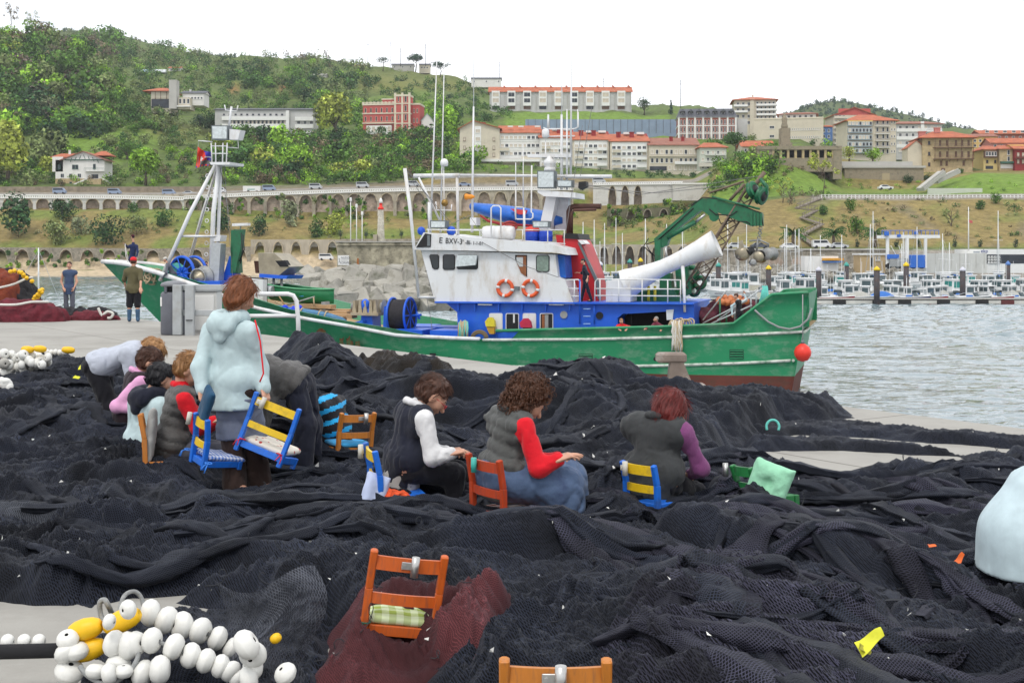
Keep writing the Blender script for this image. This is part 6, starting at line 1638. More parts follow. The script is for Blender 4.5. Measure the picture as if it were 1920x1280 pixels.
def woods():
 g=np.random.default_rng(12)
 def wood(label,regions):
  VV=[];CC=[]
  for(x0,x1,y0,y1,n,hpx,tints,nl)in regions:
   for _ in range(n):
    px=g.uniform(x0,x1);py=g.uniform(y0,y1);d=on_ground(px,py)
    if d>1090 or(440>d>411 and px<1330):continue
    h=hpx*g.uniform(.6,1.35)/F*d;z=ground_z(px,d)
    V,C=clump(g,((px-CX)/F*d,d+1,z+h*.42),(h*g.uniform(.55,.8),h*.6,h*.58),nl,h*.055+.05,TINT[tints[g.integers(0,len(tints))]])
    VV.append(V);CC.append(C)
  o=leaves('woodland',VV,CC);tag(o,label,'woodland',kind='stuff')
 wood('mixed spring wood covering the steep headland at the left',[(-60,215,70,250,330,34,('mid','brown','mauve','deep','dark','olive','mid','bright','mid'),260),(-60,60,240,350,40,30,('mid','olive','deep'),260),(190,330,180,290,110,22,('mid','deep','olive'),200),(-20,430,285,352,190,18,('mid','bright','olive','deep','brown'),170),(230,420,235,280,40,16,('olive','deep'),150)])
 wood('bigger rounded tree crowns scattered over the green hillside',[(-20,210,100,330,46,52,('bright','mid','yellow','dark','olive','mid'),520),(400,700,268,335,34,44,('bright','mid','yellow','deep','dark'),420),(430,690,125,200,46,28,('dark','deep','mid','bright','olive'),260),(215,420,95,160,36,24,('mid','deep','olive','bright'),220),(700,900,262,320,20,34,('mid','deep','bright'),360),(1300,1700,262,300,26,22,('mid','deep','bright','olive'),200),(1340,1460,300,370,16,34,('mid','bright','deep'),300)])
 wood('scrub and small trees on the hillside below the hotel and the pink palace',[(400,880,262,347,420,26,('mid','bright','deep','mid','olive','brown'),220),(560,690,200,255,24,26,('bright','mid'),240),(700,870,255,300,40,24,('deep','dark','mid'),220),(790,880,190,245,26,22,('mid','bright','dark'),220)])
 wood('bushes over the high slopes and the skyline of the main ridge',[(215,690,105,215,620,17,('deep','mid','olive','dark','olive'),120),(560,700,112,128,40,16,('olive','dark','brown'),110),(690,960,150,225,210,14,('deep','mid','dark'),100),(690,860,122,140,26,11,('dark','olive'),90),(190,440,72,125,170,14,('olive','mid','deep','brown'),90),(880,960,205,235,20,18,('mid','deep'),120)])
 wood('bushes and ivy on the banks between the terraces and below the town',[(870,1100,306,330,46,10,('mid','deep','bright'),80),(1110,1340,322,336,60,10,('deep','dark'),80),(1340,1450,285,370,60,20,('mid','bright','deep','olive'),150),(1450,1570,320,372,24,14,('mid','olive','brown'),110),(1540,1920,378,455,90,11,('deep','olive','brown','olive'),70),(640,1110,405,450,46,10,('deep','mid','olive','bright'),70),(-40,640,398,458,50,10,('deep','olive','grey'),70),(1130,1330,395,440,70,12,('deep','mid','olive'),80),(1580,1920,345,362,20,9,('mid','bright'),60)])
 # ivy and bushes hanging on the viaduct walls
 VV=[];CC=[]
 for(x0,x1,y0,y1,n,d0,sz)in((345,450,362,404,26,410,13),(450,640,366,415,34,410,12),(640,690,372,416,16,409,13),(760,800,370,410,8,409,11),(1140,1215,382,420,22,393,12),(1235,1300,376,420,26,393,13),(0,300,468,500,40,372,9),(690,1100,402,425,40,409,9)):
  for _ in range(n):
   px,py=g.uniform(x0,x1),g.uniform(y0,y1);h=sz*g.uniform(.5,1.3)/F*d0
   V,C=clump(g,P(px,py,d0),(h*.6,.7,h*.6),90,.28,TINT[('deep','mid','bright','olive')[g.integers(0,4)]]);VV.append(V);CC.append(C)
 o=leaves('ivy',VV,CC);tag(o,'ivy and bushes growing over the arcaded walls','ivy',kind='stuff')
 # far ridges
 VV=[];CC=[]
 X=[]
 def far(prof,d,label,tints,n,hpx,zoff=0):
  xs=np.linspace(prof[0][0],prof[-1][0],60);ys=np.interp(xs,[a for a,b in prof],[b for a,b in prof])
  rows=[(d-260,60),(d-150,26),(d-60,8),(d,0),(d+80,30),(d+200,120)]
  V=[[((x-CX)/F*q,q,EYE-(y+o-HY)/F*q)for x,y in zip(xs,ys)]for q,o in rows]
  m=npmesh('hill',np.array(V),grid_quads(len(rows),60),mats=[GM]);tag(m,kind='structure');set_color(m,np.tile(np.array(GC['scrub'])*.8,(360,1)))
  VV=[];CC=[]
  for _ in range(n):
   px=g.uniform(prof[0][0],prof[-1][0]);t=g.uniform(-.05,1)**1.0;dd=d-235*max(0,t);o=np.interp(dd,[r[0]for r in rows],[r[1]for r in rows]);y=float(np.interp(px,xs,ys))+o
   h=hpx*g.uniform(.6,1.4)/F*dd;V,C=clump(g,((px-CX)/F*dd,dd,EYE-(y-HY)/F*dd+h*.3),(h*.5,h*.5,h*.62),70,h*.1,TINT[tints[g.integers(0,len(tints))]],5);VV.append(V);CC.append(C)
  o=leaves('woodland',VV,CC);tag(o,label,'woodland',kind='stuff')
 far([(1440,240),(1480,212),(1520,196),(1565,189),(1610,194),(1660,206),(1730,221),(1800,240),(1850,252),(1960,262)],1500,'dark conifer wood on the far hill behind the town at the right',('pine','pine','dark','deep'),520,9)
 far([(40,66),(110,58),(170,57),(235,68),(300,88),(360,100),(430,106),(520,118)],1350,'hazy wood along the distant ridge at the left skyline',('pine','deep','olive'),300,9)
woods()
BARK=M('bark',(.10,.075,.055),.9,.3,3)
def tree(label,px,py0,py1,wpx,tint,d=None,kind='round',n=900,name='tree',group=None):
 """a tree whose foot stands at photo row py1 and crown tops out at py0"""
 d=d or on_ground(px,py1);x=(px-CX)/F*d;zb=min(EYE-(py1-HY)/F*d,ground_z(px,d)+.3)if d>284 else EYE-(py1-HY)/F*d
 H_=(py1-py0)/F*d;w=wpx/F*d/2;g=np.random.default_rng(int(px*3+py0));t=thing(name,label,'tree' if name!='shrub' else 'shrub',(x,d,zb),0,group)
 VV=[];CC=[];m=MB()
 if kind=='round':
  m.tube([(0,0,-.5),(w*.04,0,H_*.25),(-w*.03,0,H_*.6)],[w*.09+.05,w*.07+.04,.04],6)
  for k in range(5):
   a=g.uniform(0,6.28);m.tube([(0,0,H_*.22),(math.cos(a)*w*.5,math.sin(a)*w*.5,H_*g.uniform(.45,.75))],[w*.05+.02,.03],4)
  a,c=clump(g,(0,0,H_*.56),(w*1.05,w*.95,H_*.46),n,max(.10,H_*.035),TINT[tint],13);VV.append(a);CC.append(c)
 elif kind=='shrub':
  m.tube([(0,0,-.3),(0,0,H_*.5)],[.12,.05],5)
  a,c=clump(g,(0,0,H_*.45),(w,w*.9,H_*.56),n,max(.10,H_*.04),TINT[tint],10);VV.append(a);CC.append(c)
 elif kind=='umbrella':
  m.tube([(0,0,-.5),(w*.1,0,H_*.4),(0,0,H_*.75)],[H_*.03+.06,H_*.025+.04,.05],6)
  for k in range(6):
   q=k*1.05;m.tube([(0,0,H_*.5),(math.cos(q)*w*.7,math.sin(q)*w*.7,H_*.72)],[.09,.04],4)
  a,c=clump(g,(0,0,H_*.78),(w*1.1,w,H_*.24),n,max(.10,H_*.03),TINT[tint],12);VV.append(a);CC.append(c)
 elif kind=='conifer':
  m.tube([(0,0,-.5),(0,0,H_*.95)],[.3,.05],6)
  for k in range(8):
   u=k/8;a,c=clump(g,(0,0,H_*(.15+.8*u)),(w*(1.05-u),w*(1.05-u),H_*.12),n//8,max(.10,H_*.03),TINT[tint],6);VV.append(a);CC.append(c)
 elif kind=='sparse':
  m.tube([(0,0,-.5),(w*.1,0,H_*.4),(0,0,H_*.95)],[.16,.1,.03],5)
  for k in range(14):
   q=g.uniform(0,6.28);z0=H_*g.uniform(.25,.7);e=(math.cos(q)*w*g.uniform(.4,1),math.sin(q)*w*.6,min(H_,z0+H_*g.uniform(.15,.4)));m.tube([(0,0,z0),e],[.07,.02],4)
   a,c=clump(g,e,(w*.28,w*.25,H_*.10),n//14,max(.09,H_*.018),TINT[tint],4);VV.append(a);CC.append(c)
 elif kind=='palm':
  m.tube([(0,0,-.5),(0,0,H_*.55)],[w*.14,w*.10],8)
  for k in range(46):
   q=g.uniform(0,6.28);el=g.uniform(-.35,1.4);L_=w*g.uniform(.85,1.1);pts=[]
   for i in range(7):
    u=i/6;r=L_*u*math.cos(el*(1-u*.8));z=H_*.55+L_*(math.sin(el)*u-.5*u*u*(1 if el>0 else .6));pts.append(np.array([math.cos(q)*r,math.sin(q)*r,z]))
   for i in range(6):
    s=np.array([-math.sin(q),math.cos(q),0])*w*.085*(1-i/7);p0,p1=pts[i],pts[i+1];dn=np.array([0,0,-w*.05])
    for sg in(-1,1):V=np.array([p0,p1,(p0+p1)/2+s*sg+dn,p0,p1,(p0+p1)/2+s*sg*.4+dn*2.]);VV.append(V);CC.append(np.tile(np.array(TINT[tint])*g.uniform(.7,1.4),(6,1)))
 m.build('trunk',BARK,t);leaves('crown',VV,CC,t)
 return t
def trees():
 T=tree
 T('tall yellow-green tree standing between the long hotel and the pink palace',628,160,262,84,'yellow',560,n=1900)
 T('bright lime-green round tree on the slope below the hotel',553,262,342,74,'bright',470,n=1600)
 T('full green tree with a bare leaning trunk right of the white villa',273,260,335,58,'bright',455,n=1500)
 T('big yellow-green tree at the left edge above the viaduct',14,205,335,90,'yellow',455,n=1900)
 T('dark evergreen tree above the white villa',101,222,290,62,'dark',500,'round',1500)
 T('pale olive-coloured tree on the headland above the dark evergreen',85,180,226,66,'grey',None,n=1200)
 T('light green tree growing behind the villa roof',238,262,300,52,'mid',None,n=1000)
 T('dark green tree beside the concrete tower house',398,175,222,44,'dark',590,n=1100)
 T('second dark tree between the concrete tower house and the hotel',374,188,220,30,'pine',592,n=800)
 T('bright green garden tree right of the pink palace',842,196,262,56,'bright',560,n=1300)
 T('dark palm-like tree below the green-roofed house',804,226,268,38,'dark',540,'palm')
 T('umbrella pine standing alone on the skyline among the aerial poles',779,93,132,34,'pine',840,'umbrella',800)
 T('low spreading pine at the right end of the skyline clump',825,113,144,44,'pine',820,'umbrella',800)
 T('pine between the aerial poles left on the skyline',718,107,132,30,'pine',840,'umbrella',500)
 T('cedar poking up behind the long white terrace',1004,145,172,14,'pine',760,'conifer',500)
 T('dark round tree at the right end of the long white terrace',1208,183,214,28,'dark',700,n=700)
 T('thin dark conifer right of the white terrace',1258,184,224,14,'pine',690,'conifer',500)
 T('umbrella pine with a bare trunk in front of the cream town houses',1377,248,300,54,'deep',430,'umbrella',1300)
 T('sparse yellow-green tree in front of the fort wall',1543,290,372,58,'yellow',352,'sparse',900)
 T('thin grey-green tree left of the fort wall',1447,280,330,46,'olive',385,'sparse',700)
 T('pale budding tree beside the wooden steps',1467,335,385,44,'yellow',345,'sparse',700)
 T('bare greyish tree above the wooden steps',1482,352,402,34,'grey',342,'sparse',500)
 T('bright green tree behind the retaining wall below the glass-fronted block',1636,268,302,36,'bright',425,n=900)
 T('yellow-green tree left of the bright green one behind the wall',1592,272,302,34,'yellow',425,n=800)
 T('small tree on the fort roof beside the blue house',1546,252,276,26,'olive',440,n=500)
 for px,lab in((1487,'palm tree nearest the wooden steps'),(1563,'palm tree between the wooden steps and the boat lift'),(1641,'palm tree partly behind the blue boat lift')):
  T(lab,px,414,466,50,'deep',303,'palm',group='palms along the quay road')
 T('bare-stemmed young tree on the dry slope right of the boat lift',1783,388,436,28,'olive',322,'sparse',500)
 SH=[('big dark round shrub at the far left of the dry slope',35,362,445,66,'dark'),('dark shrub below the viaduct, left of the bow man',117,366,415,54,'dark'),('olive shrub in front of the dark ones at the left',104,405,458,50,'olive'),('large dark bushy shrub behind the man on the bow',198,400,458,66,'dark'),('grey-green shrub right of the man on the bow',256,398,442,60,'olive'),('neat dark round shrub right of the grey-green one',307,388,427,44,'deep'),('dark shrub behind the foremast top of the slope',412,388,440,38,'dark'),('dark round shrub right of the folded deck crane',486,405,443,38,'dark'),('pale twiggy shrub above the arcade roof',545,372,425,40,'grey'),('yellowish shrub below the ivy-covered arches',626,398,442,44,'yellow'),('round shrub under the viaduct, upper left',248,376,400,28,'deep'),('pale shrub between two dark ones on the dry slope',152,396,440,36,'grey'),('dark shrub low on the slope left of the lighthouse',595,410,445,34,'deep'),('round green shrub at the top of the dry slope, left one',1595,372,396,26,'mid'),('green shrub hanging on the rocky cleft',1606,402,440,26,'mid'),('round dark shrub at the top edge of the slope, middle one',1837,374,394,18,'deep'),('round bright shrub at the top edge of the slope near the path',1866,360,382,24,'mid'),('dark shrub beside the wooden steps',1541,380,404,20,'deep'),('dark bush below the right end of the stone wall',1703,328,345,24,'dark'),('dark bush at the top of the stone stair',1740,326,340,18,'dark'),('small bush in front of the balcony house',1802,316,326,14,'deep')]
 for lab,px,a,b,w,ti in SH:T(lab,px,a-3,b,w*1.2,ti,None,'shrub',750,'shrub','shrubs on the slopes')
 for k,px in enumerate((638,686,752,1607,1723,1838,1905,1680,1790)):
  T('small clipped ball tree on the waterfront, %s'%('left of the lighthouse poles','between poles and lighthouse','right of the lighthouse','under the hanging bush','behind the boat lift','above the white long building','far right above the white building','behind the left lift leg','left of the tall flagpole')[k],px,414 if px<800 else 446,434 if px<800 else 470,12,'pine',385 if px<800 else 303,'round',260,group='clipped ball trees')
 T('magenta flowering shrub below the palace terrace',706,278,292,14,'pink',520,'shrub',300,'shrub');T('pink flowering shrub lower on the palace slope',747,296,306,10,'pink',505,'shrub',200,'shrub')
 g=np.random.default_rng(3)
 for k,(px,y0,y1)in enumerate(((58,18,62),(20,5,60),(140,44,62),(168,48,60),(205,52,66),(232,54,70),(262,70,82),(292,74,88),(320,74,92),(535,88,112),(590,92,116),(612,92,118))):
  T('leafless tree on the skyline, %s'%('left of the ridge end','at the very left edge','first on the far ridge','second on the far ridge','third on the far ridge','fourth on the far ridge','fifth on the far ridge','sixth on the far ridge','last on the far ridge','above the hotel','left of the skyline shed','beside the skyline shed')[k],px,y0,y1+4,30 if px<70 else 16,'brown' if k%2 else 'olive',655 if px<70 else(1100 if px<400 else 880),'sparse',300,group='bare trees on the skyline')
trees()
# ---------------------------------------------------------------- town on the hill
def wallm(n,c,**k):return M(n,c,**{**dict(rough=.85,var=.06,scale=.25,stain=tuple(q*.7 for q in c),sscale=.35,samt=.35,spec=.2),**k})
W_CREAM=wallm('render_cream',(.55,.50,.40));W_WHITE=wallm('render_white',(.66,.65,.62));W_GREY=wallm('render_grey',(.46,.46,.45));W_PINK=wallm('render_pink',(.46,.095,.085));W_SALMON=wallm('render_salmon',(.50,.20,.17))
W_OCHRE=wallm('render_ochre',(.60,.42,.15));W_BRICK=wallm('brick_red',(.27,.085,.06));W_STONE=wallm('stone_honey',(.42,.33,.19),scale=.9,var=.25);W_BLUE=wallm('render_blue',(.08,.16,.36));W_CONC=wallm('concrete_pale',(.42,.41,.38));W_RED=wallm('wood_red',(.25,.03,.03));W_YELLOW=wallm('render_yellow',(.62,.50,.22))
TILE=M('roof_tile_red',(.40,.115,.055),.85,.25,.6,bump=.5,bscale=4,stain=(.26,.10,.06),sscale=.5,samt=.6,dscale=.1);TILED=M('roof_tile_brown',(.27,.11,.075),.85,.25,.6,stain=(.2,.13,.1),sscale=.4);SLATE=M('roof_slate',(.085,.09,.105),.7,.2,.6)
TRIM=M('trim_cream',(.62,.56,.44),.8,.05,1);TRIMW=M('trim_white',(.70,.70,.68),.7,.04,1);WG=M('window_glass',(.028,.034,.045),.2,.45,.4,spec=.28);WP=M('window_blind',(.50,.44,.36),.7,.3,.3);SHUT=M('shutter_brown',(.13,.07,.045),.7,.2,1);SHG=M('shutter_green',(.03,.10,.07),.6);RAILM=M('balcony_rail',(.10,.10,.11),.6);WOODB=M('balcony_wood',(.14,.075,.05),.8,.2,1)
def wtype(w,h,frame,pane,sill=True):
 m=MB();m.mat(0).box((0,-.02,0),(w,.12,h));m.mat(1)
 n=2 if w>1.1 else 1
 for i in range(n):
  pw=(w-.16)/n-.06;m.box((-(w-.16)/2+(i+.5)*(w-.16)/n,-.06,0),(pw,.08,h-.18))
 if sill:m.mat(0).box((0,-.08,-h/2-.05),(w+.2,.24,.10))
 return m,[frame,pane]
class Bld:
 def __init__(s,name,label,px0,px1,py0,py1,d,depth,wall,yaw=0.,cat='building',group=None,z_extra=2.):
  s.d=d;s.w=(px1-px0)/F*d/max(.3,math.cos(R(yaw)));s.h=(py1-py0)/F*d;s.depth=depth;s.pxm=d/F
  s.t=thing(name,label,cat,((px0+px1)/2/F*d-CX/F*d,d,EYE-(py1-HY)/F*d),R(yaw),group)
  s.wall=wall;s.cx=(px0+px1)/2;s.py1=py1
  if wall is not None:
   m=MB();m.cbox(-s.w/2,s.w/2,0,depth,-z_extra,s.h);m.build('wall',wall,s.t)
 def lx(s,px):return(px-s.cx)*s.pxm
 def lz(s,py):return(s.py1-py)*s.pxm
 def add(s,name,m,mats):return m.build(name,mats,s.t)
 def hip(s,rh,mat,ov=.6,ridge=.5,z=None,x0=None,x1=None,y0=0,y1=None,name='roof'):
  x0=-s.w/2 if x0 is None else x0;x1=s.w/2 if x1 is None else x1;y1=s.depth if y1 is None else y1;z=s.h if z is None else z
  rh=rh*s.pxm;cx=(x0+x1)/2;rl=(x1-x0)/2*ridge;cy=(y0+y1)/2
  b=[(x0-ov,y0-ov,z),(x1+ov,y0-ov,z),(x1+ov,y1+ov,z),(x0-ov,y1+ov,z)];r=[(cx-rl,cy,z+rh),(cx+rl,cy,z+rh)]
  u=[(a,b_,c-.22)for a,b_,c in b]
  m=MB();m.add(b+r+u,[(0,1,5,4),(1,2,5),(2,3,4,5),(3,0,4),(0,6,7,1),(1,7,8,2),(2,8,9,3),(3,9,6,0),(9,8,7,6)]);return m.build(name,mat,s.t)
 def gable(s,rh,mat,ov=.6,front=True,z=None,x0=None,x1=None,y0=0,y1=None,wall=None,skew=0.):
  """front=True: the gable end faces the viewer"""
  x0=-s.w/2 if x0 is None else x0;x1=s.w/2 if x1 is None else x1;y1=s.depth if y1 is None else y1;z=s.h if z is None else z;rh=rh*s.pxm;cx=(x0+x1)/2+skew;cy=(y0+y1)/2;th=.25
  m=MB()
  if front:
   sl=rh/(cx-x0);m.prism([(x0-ov,y0-ov,z-sl*ov),(cx,y0-ov,z+rh),(x1+ov,y0-ov,z-rh/(x1-cx)*ov),(x1+ov,y0-ov,z-rh/(x1-cx)*ov+th),(cx,y0-ov,z+rh+th),(x0-ov,y0-ov,z-sl*ov+th)],[(x0-ov,y1+ov,z-sl*ov),(cx,y1+ov,z+rh),(x1+ov,y1+ov,z-rh/(x1-cx)*ov),(x1+ov,y1+ov,z-rh/(x1-cx)*ov+th),(cx,y1+ov,z+rh+th),(x0-ov,y1+ov,z-sl*ov+th)])
   g=MB();g.prism([(x0,y0,z),(cx,y0,z+rh),(x1,y0,z)],[(x0,y1,z),(cx,y1,z+rh),(x1,y1,z)]);g.build('gable_wall',wall or s.wall,s.t)
  else:
   m.prism([(x0-ov,y0-ov,z-rh/(cy-y0)*ov),(x0-ov,cy,z+rh),(x0-ov,y1+ov,z-.3),(x0-ov,y1+ov,z),(x0-ov,cy,z+rh+th),(x0-ov,y0-ov,z-rh/(cy-y0)*ov+th)],[(x1+ov,y0-ov,z-rh/(cy-y0)*ov),(x1+ov,cy,z+rh),(x1+ov,y1+ov,z-.3),(x1+ov,y1+ov,z),(x1+ov,cy,z+rh+th),(x1+ov,y0-ov,z-rh/(cy-y0)*ov+th)])
   g=MB();g.prism([(x0,y0,z),(x0,cy,z+rh),(x0,y1,z)],[(x1,y0,z),(x1,cy,z+rh),(x1,y1,z)]);g.build('gable_wall',wall or s.wall,s.t)
  return m.build('roof',mat,s.t)
 def windows(s,xs,ys,w,h,frame=TRIMW,pane=WG,y=0,rz=0,name='window',sill=True,alt=None,seed=1):
  """one window per (x, y) photo position; copies share one mesh"""
  g=random.Random(seed);m,mats=wtype(w*s.pxm,h*s.pxm,frame,pane,sill);src=None;src2=None
  for py in ys:
   for px in xs:
    use2=alt is not None and g.random()<.45
    if use2 and src2 is None:m2,ma2=wtype(w*s.pxm,h*s.pxm,frame,alt,sill);o=src2=m2.build(name,ma2,s.t)
    elif not use2 and src is None:o=src=m.build(name,mats,s.t)
    else:o=(src2 if use2 else src).copy();link(o,s.t)
    o.location=(s.lx(px),y,s.lz(py))
 def side_windows(s,side,n,ys,w,h,frame=TRIMW,pane=WG):
  m,mats=wtype(w,h,frame,pane);src=None;x=s.w/2*side
  for py in ys:
   for k in range(n):
    if src is None:o=src=m.build('window',mats,s.t)
    else:o=src.copy();link(o,s.t)
    o.location=(x,s.depth*(k+.5)/n,s.lz(py));o.rotation_euler=(0,0,R(90)*side)
 def balcony(s,px0,px1,py,hpx,out=1.2,mat=RAILM,slab=TRIMW,solid=False,bars=None):
  x0,x1,z=s.lx(px0),s.lx(px1),s.lz(py);hh=hpx*s.pxm;m=MB()
  m.mat(0).cbox(x0,x1,-out,.02,z-.16,z);m.mat(1)
  if solid:m.cbox(x0,x1,-out-.05,-out+.05,z,z+hh)
  else:
   m.cbox(x0,x1,-out-.03,-out+.03,z+hh-.08,z+hh);n=bars or max(3,int((x1-x0)/.45))
   for k in range(n+1):xx=x0+(x1-x0)*k/n;m.cbox(xx-.03,xx+.03,-out-.02,-out+.02,z,z+hh)
  return m.build('balcony',[slab,mat],s.t)
 def band(s,py,hpx,mat,out=.12,px0=None,px1=None,name='cornice'):
  x0=-s.w/2-out if px0 is None else s.lx(px0);x1=s.w/2+out if px1 is None else s.lx(px1);z=s.lz(py);m=MB();m.cbox(x0,x1,-out,s.depth+out if px0 is None else .05,z-hpx*s.pxm/2,z+hpx*s.pxm/2);return m.build(name,mat,s.t)
 def slab(s,px0,px1,py0,py1,mat,out=.1,name='panel',back=.0,depth=None):
  m=MB();m.cbox(s.lx(px0),s.lx(px1),-out,back if depth is None else depth,s.lz(py1),s.lz(py0));return m.build(name,mat,s.t)
 def chimney(s,px,py0,py1,wpx,y,mat=W_SALMON):m=MB();m.cbox(s.lx(px-wpx/2),s.lx(px+wpx/2),y-wpx*s.pxm/2,y+wpx*s.pxm/2,s.lz(py1),s.lz(py0));m.cbox(s.lx(px-wpx*.62),s.lx(px+wpx*.62),y-wpx*s.pxm*.62,y+wpx*s.pxm*.62,s.lz(py0),s.lz(py0)+.2);return m.build('chimney',mat,s.t)
def lin(a,b,n):return[a+(b-a)*k/(n-1)for k in range(n)]if n>1 else[(a+b)/2]
def town():
# white half-timbered villa
 b=Bld('villa','white half-timbered villa with red roofs and a stair, above the left viaduct',104,196,300,348,455,9,W_WHITE)
 b.slab(104,196,335,348,W_STONE,.15,'stone_base');b.slab(98,118,294,322,W_WHITE,.0,'wing',depth=8)
 b.hip(8,TILE,.7,.6,b.lz(294),b.lx(97),b.lx(140),1,9);b.hip(9,TILE,.7,.3,b.lz(290),b.lx(170),b.lx(199),3,9)
 b.gable(15,TILED,.9,True,b.lz(300),b.lx(118),b.lx(197),-.4,8)
 for px in lin(134,184,7):
  m=MB();m.box((b.lx(px),-.48,b.lz(300-12*(1-abs(px-157.5)/42)+6)),(.18,.1,1.6),0,0,R(22 if px<157 else-22));b.add('timber',m,SHG)
 b.slab(122,196,299,300.5,SHG,.55,'timber');b.windows((138,144),(313,),5.5,8,SHG,WG);b.windows((111,),(313,),5,9,SHG,WG);b.windows((177,),(312,),5,9,SHG,WG)
 b.windows((117,133,149),(329.5,),7,8,TRIMW,WG);b.windows((117,133),(344,),4.5,6,SHG,WG,y=-.2);b.windows((178,),(331,),14,9,TRIMW,WG)
 b.balcony(160,197,321,5.5,1.3,SHG);b.slab(165,192,337,350,W_STONE,1.6,'terrace_base')
 for x0,x1,y0,y1 in((135,166,350,336),(196,220,336,350)):
  m=MB();m.bar((b.lx(x0),-1.8,b.lz(y0)),(b.lx(x1),-1.6,b.lz(y1)),.4,.9,(0,1,0));b.add('stair',m,TRIMW)
 b.chimney(123.5,281,293,3.5,4,TRIMW)
 # concrete tower house on the saddle
 b=Bld('house','house with a red hip roof beside a tall bare concrete tower',283,320,171,204,565,12,W_CREAM);b.hip(9,TILE,1.6,.35,None,b.lx(276),b.lx(320));b.slab(284,319,186,203,WG,.05,'window_band');b.slab(284,319,171,184,W_CREAM,.25,'wall_panel')
 for px in(291,301,312):b.slab(px,px+1,171,186,SHUT,.3,'timber')
 m=MB();m.cbox(b.lx(319),b.lx(333),-2,3,b.lz(205),b.lz(151));b.add('tower',m,W_CONC)
 b.slab(334,356,183,205,W_CREAM,0,'wing',depth=9);b.slab(333,358,199,201,TRIMW,1.5,'terrace');b.windows(lin(338,353,3),(190,),4.5,9)
 b.slab(338,378,173,196,W_WHITE,-4,'white_wing',depth=14);b.gable(6,SLATE,.5,False,b.lz(173),b.lx(336),b.lx(380),4,14,W_WHITE);b.windows(lin(350,374,5),(182,),4,4,TRIMW,WG,y=3.95);b.chimney(348.5,165,172,3,8,TRIMW)
 # long hotel
 b=Bld('hotel','long grey-roofed building with white balcony bands behind the foremast',403,588,206,252,575,14,W_GREY);b.gable(5,SLATE,.7,False)
 for y0,y1 in((219,226),(233,240),(246,252)):b.slab(417,542,y0,y1,TRIMW,1.5,'balcony_band',.0);b.slab(554,588,y0+1,y1+1,TRIMW,1.5,'balcony_band',.0)
 for y0,y1 in((226,233),(240,246)):b.slab(433,538,y0,y1,WG,.12,'window_band')
 b.windows(lin(436,534,14),(229.5,),3.2,6,TRIMW,WP,y=-.15,sill=False);b.windows(lin(420,540,12),(215,),4,3,SLATE,WG);b.windows(lin(560,584,3),(230,),6,6)
 b.slab(537,543,208,252,TRIMW,1.7,'pier');b.chimney(566,203,208,4,6,W_GREY)
 # pink palace
 b=Bld('palace','pink palace with cream trim and a square tower',680,745,196,252,588,15,W_PINK,-8)
 for py,h in((196,3),(213,2),(231,2)):b.band(py,h,TRIM,.3)
 b.windows(lin(685,736,6),(207,223),3.4,9,TRIM,WG);b.slab(688,736,236,252,TRIMW,1.6,'glazed_porch',.05);b.windows(lin(692,732,5),(243,),6,10,TRIMW,WP,y=-1.6)
 b.balcony(687,738,232,4,1.6,TRIM,TRIM)
 for px in lin(680,745,10):m=MB();m.cbox(b.lx(px)-.4,b.lx(px)+.4,-.3,.5,b.lz(195),b.lz(191));b.add('parapet_post',m,TRIM)
 b.slab(680,745,192,193.5,TRIM,.25,'parapet',.1);b.slab(714,735,185,196,W_PINK,-3,'roof_house',depth=9);b.slab(713,736,184,186,TRIM,-2.6,'roof_cornice',depth=9.4)
 m=MB();m.cbox(b.lx(743),b.lx(771),-2,5,b.lz(254),b.lz(180));b.add('tower',m,W_PINK)
 for py,h in((181,3.5),(196,2),(214,2),(233,2)):m=MB();m.cbox(b.lx(742),b.lx(772),-2.3,5.3,b.lz(py)-h*b.pxm/2,b.lz(py)+h*b.pxm/2);b.add('cornice',m,TRIM)
 for px in(743.5,770.5,757):m=MB();m.cbox(b.lx(px)-.45,b.lx(px)+.45,-2.15,-1.6,b.lz(253),b.lz(176));b.add('pilaster',m,TRIM)
 b.windows((763.5,),(188,205,222,242),4.2,11,TRIM,WG,y=-2.0);b.windows((750,),(188,222),2.6,9,TRIM,WG,y=-2.0)
 b.slab(770,786,196,252,W_PINK,-2,'wing',depth=13);b.windows((776,782),(208,226,243),2.8,8,TRIM,WG,y=1.95);b.slab(770,787,194,197,TRIM,-1.7,'cornice',depth=13.3)
 w=Bld('terrace_wall','white balustrade along the terrace below the pink palace',648,796,256,262,580,1.,TRIMW,cat='wall')
 b=Bld('house','small white house with a green roof right of the pink palace',790,812,226,246,590,10,W_WHITE);b.gable(13,M('roof_green',(.20,.33,.27),.6),.4,True)
 # long white terrace of houses on the hilltop
 b=Bld('terrace_row','long pale terrace of joined houses with one long red roof on the hilltop',918,1184,172,205,705,14,W_GREY,0);b.gable(11,TILE,.8,False)
 for k in range(9):
  x0=922+k*29.4;b.slab(x0,x0+15,171,199,TRIMW,1.2,'bay');b.windows((x0+7.5,),(178,189),12,8,TRIMW,WG if k in(1,2,5)else WP,y=-1.2,sill=False);b.slab(x0+1,x0+14,199,205,SHUT if k%3 else WG,.2,'garage');b.slab(x0+24,x0+25,171,205,W_CONC,.4,'party_wall')
  m=MB();m.prism([(b.lx(x0+22),5,b.lz(165)),(b.lx(x0+28),5,b.lz(163)),(b.lx(x0+22),5,b.lz(157))],[(b.lx(x0+22),9,b.lz(165)),(b.lx(x0+28),9,b.lz(163)),(b.lx(x0+22),9,b.lz(157))]);b.add('chimney',m,TILE)
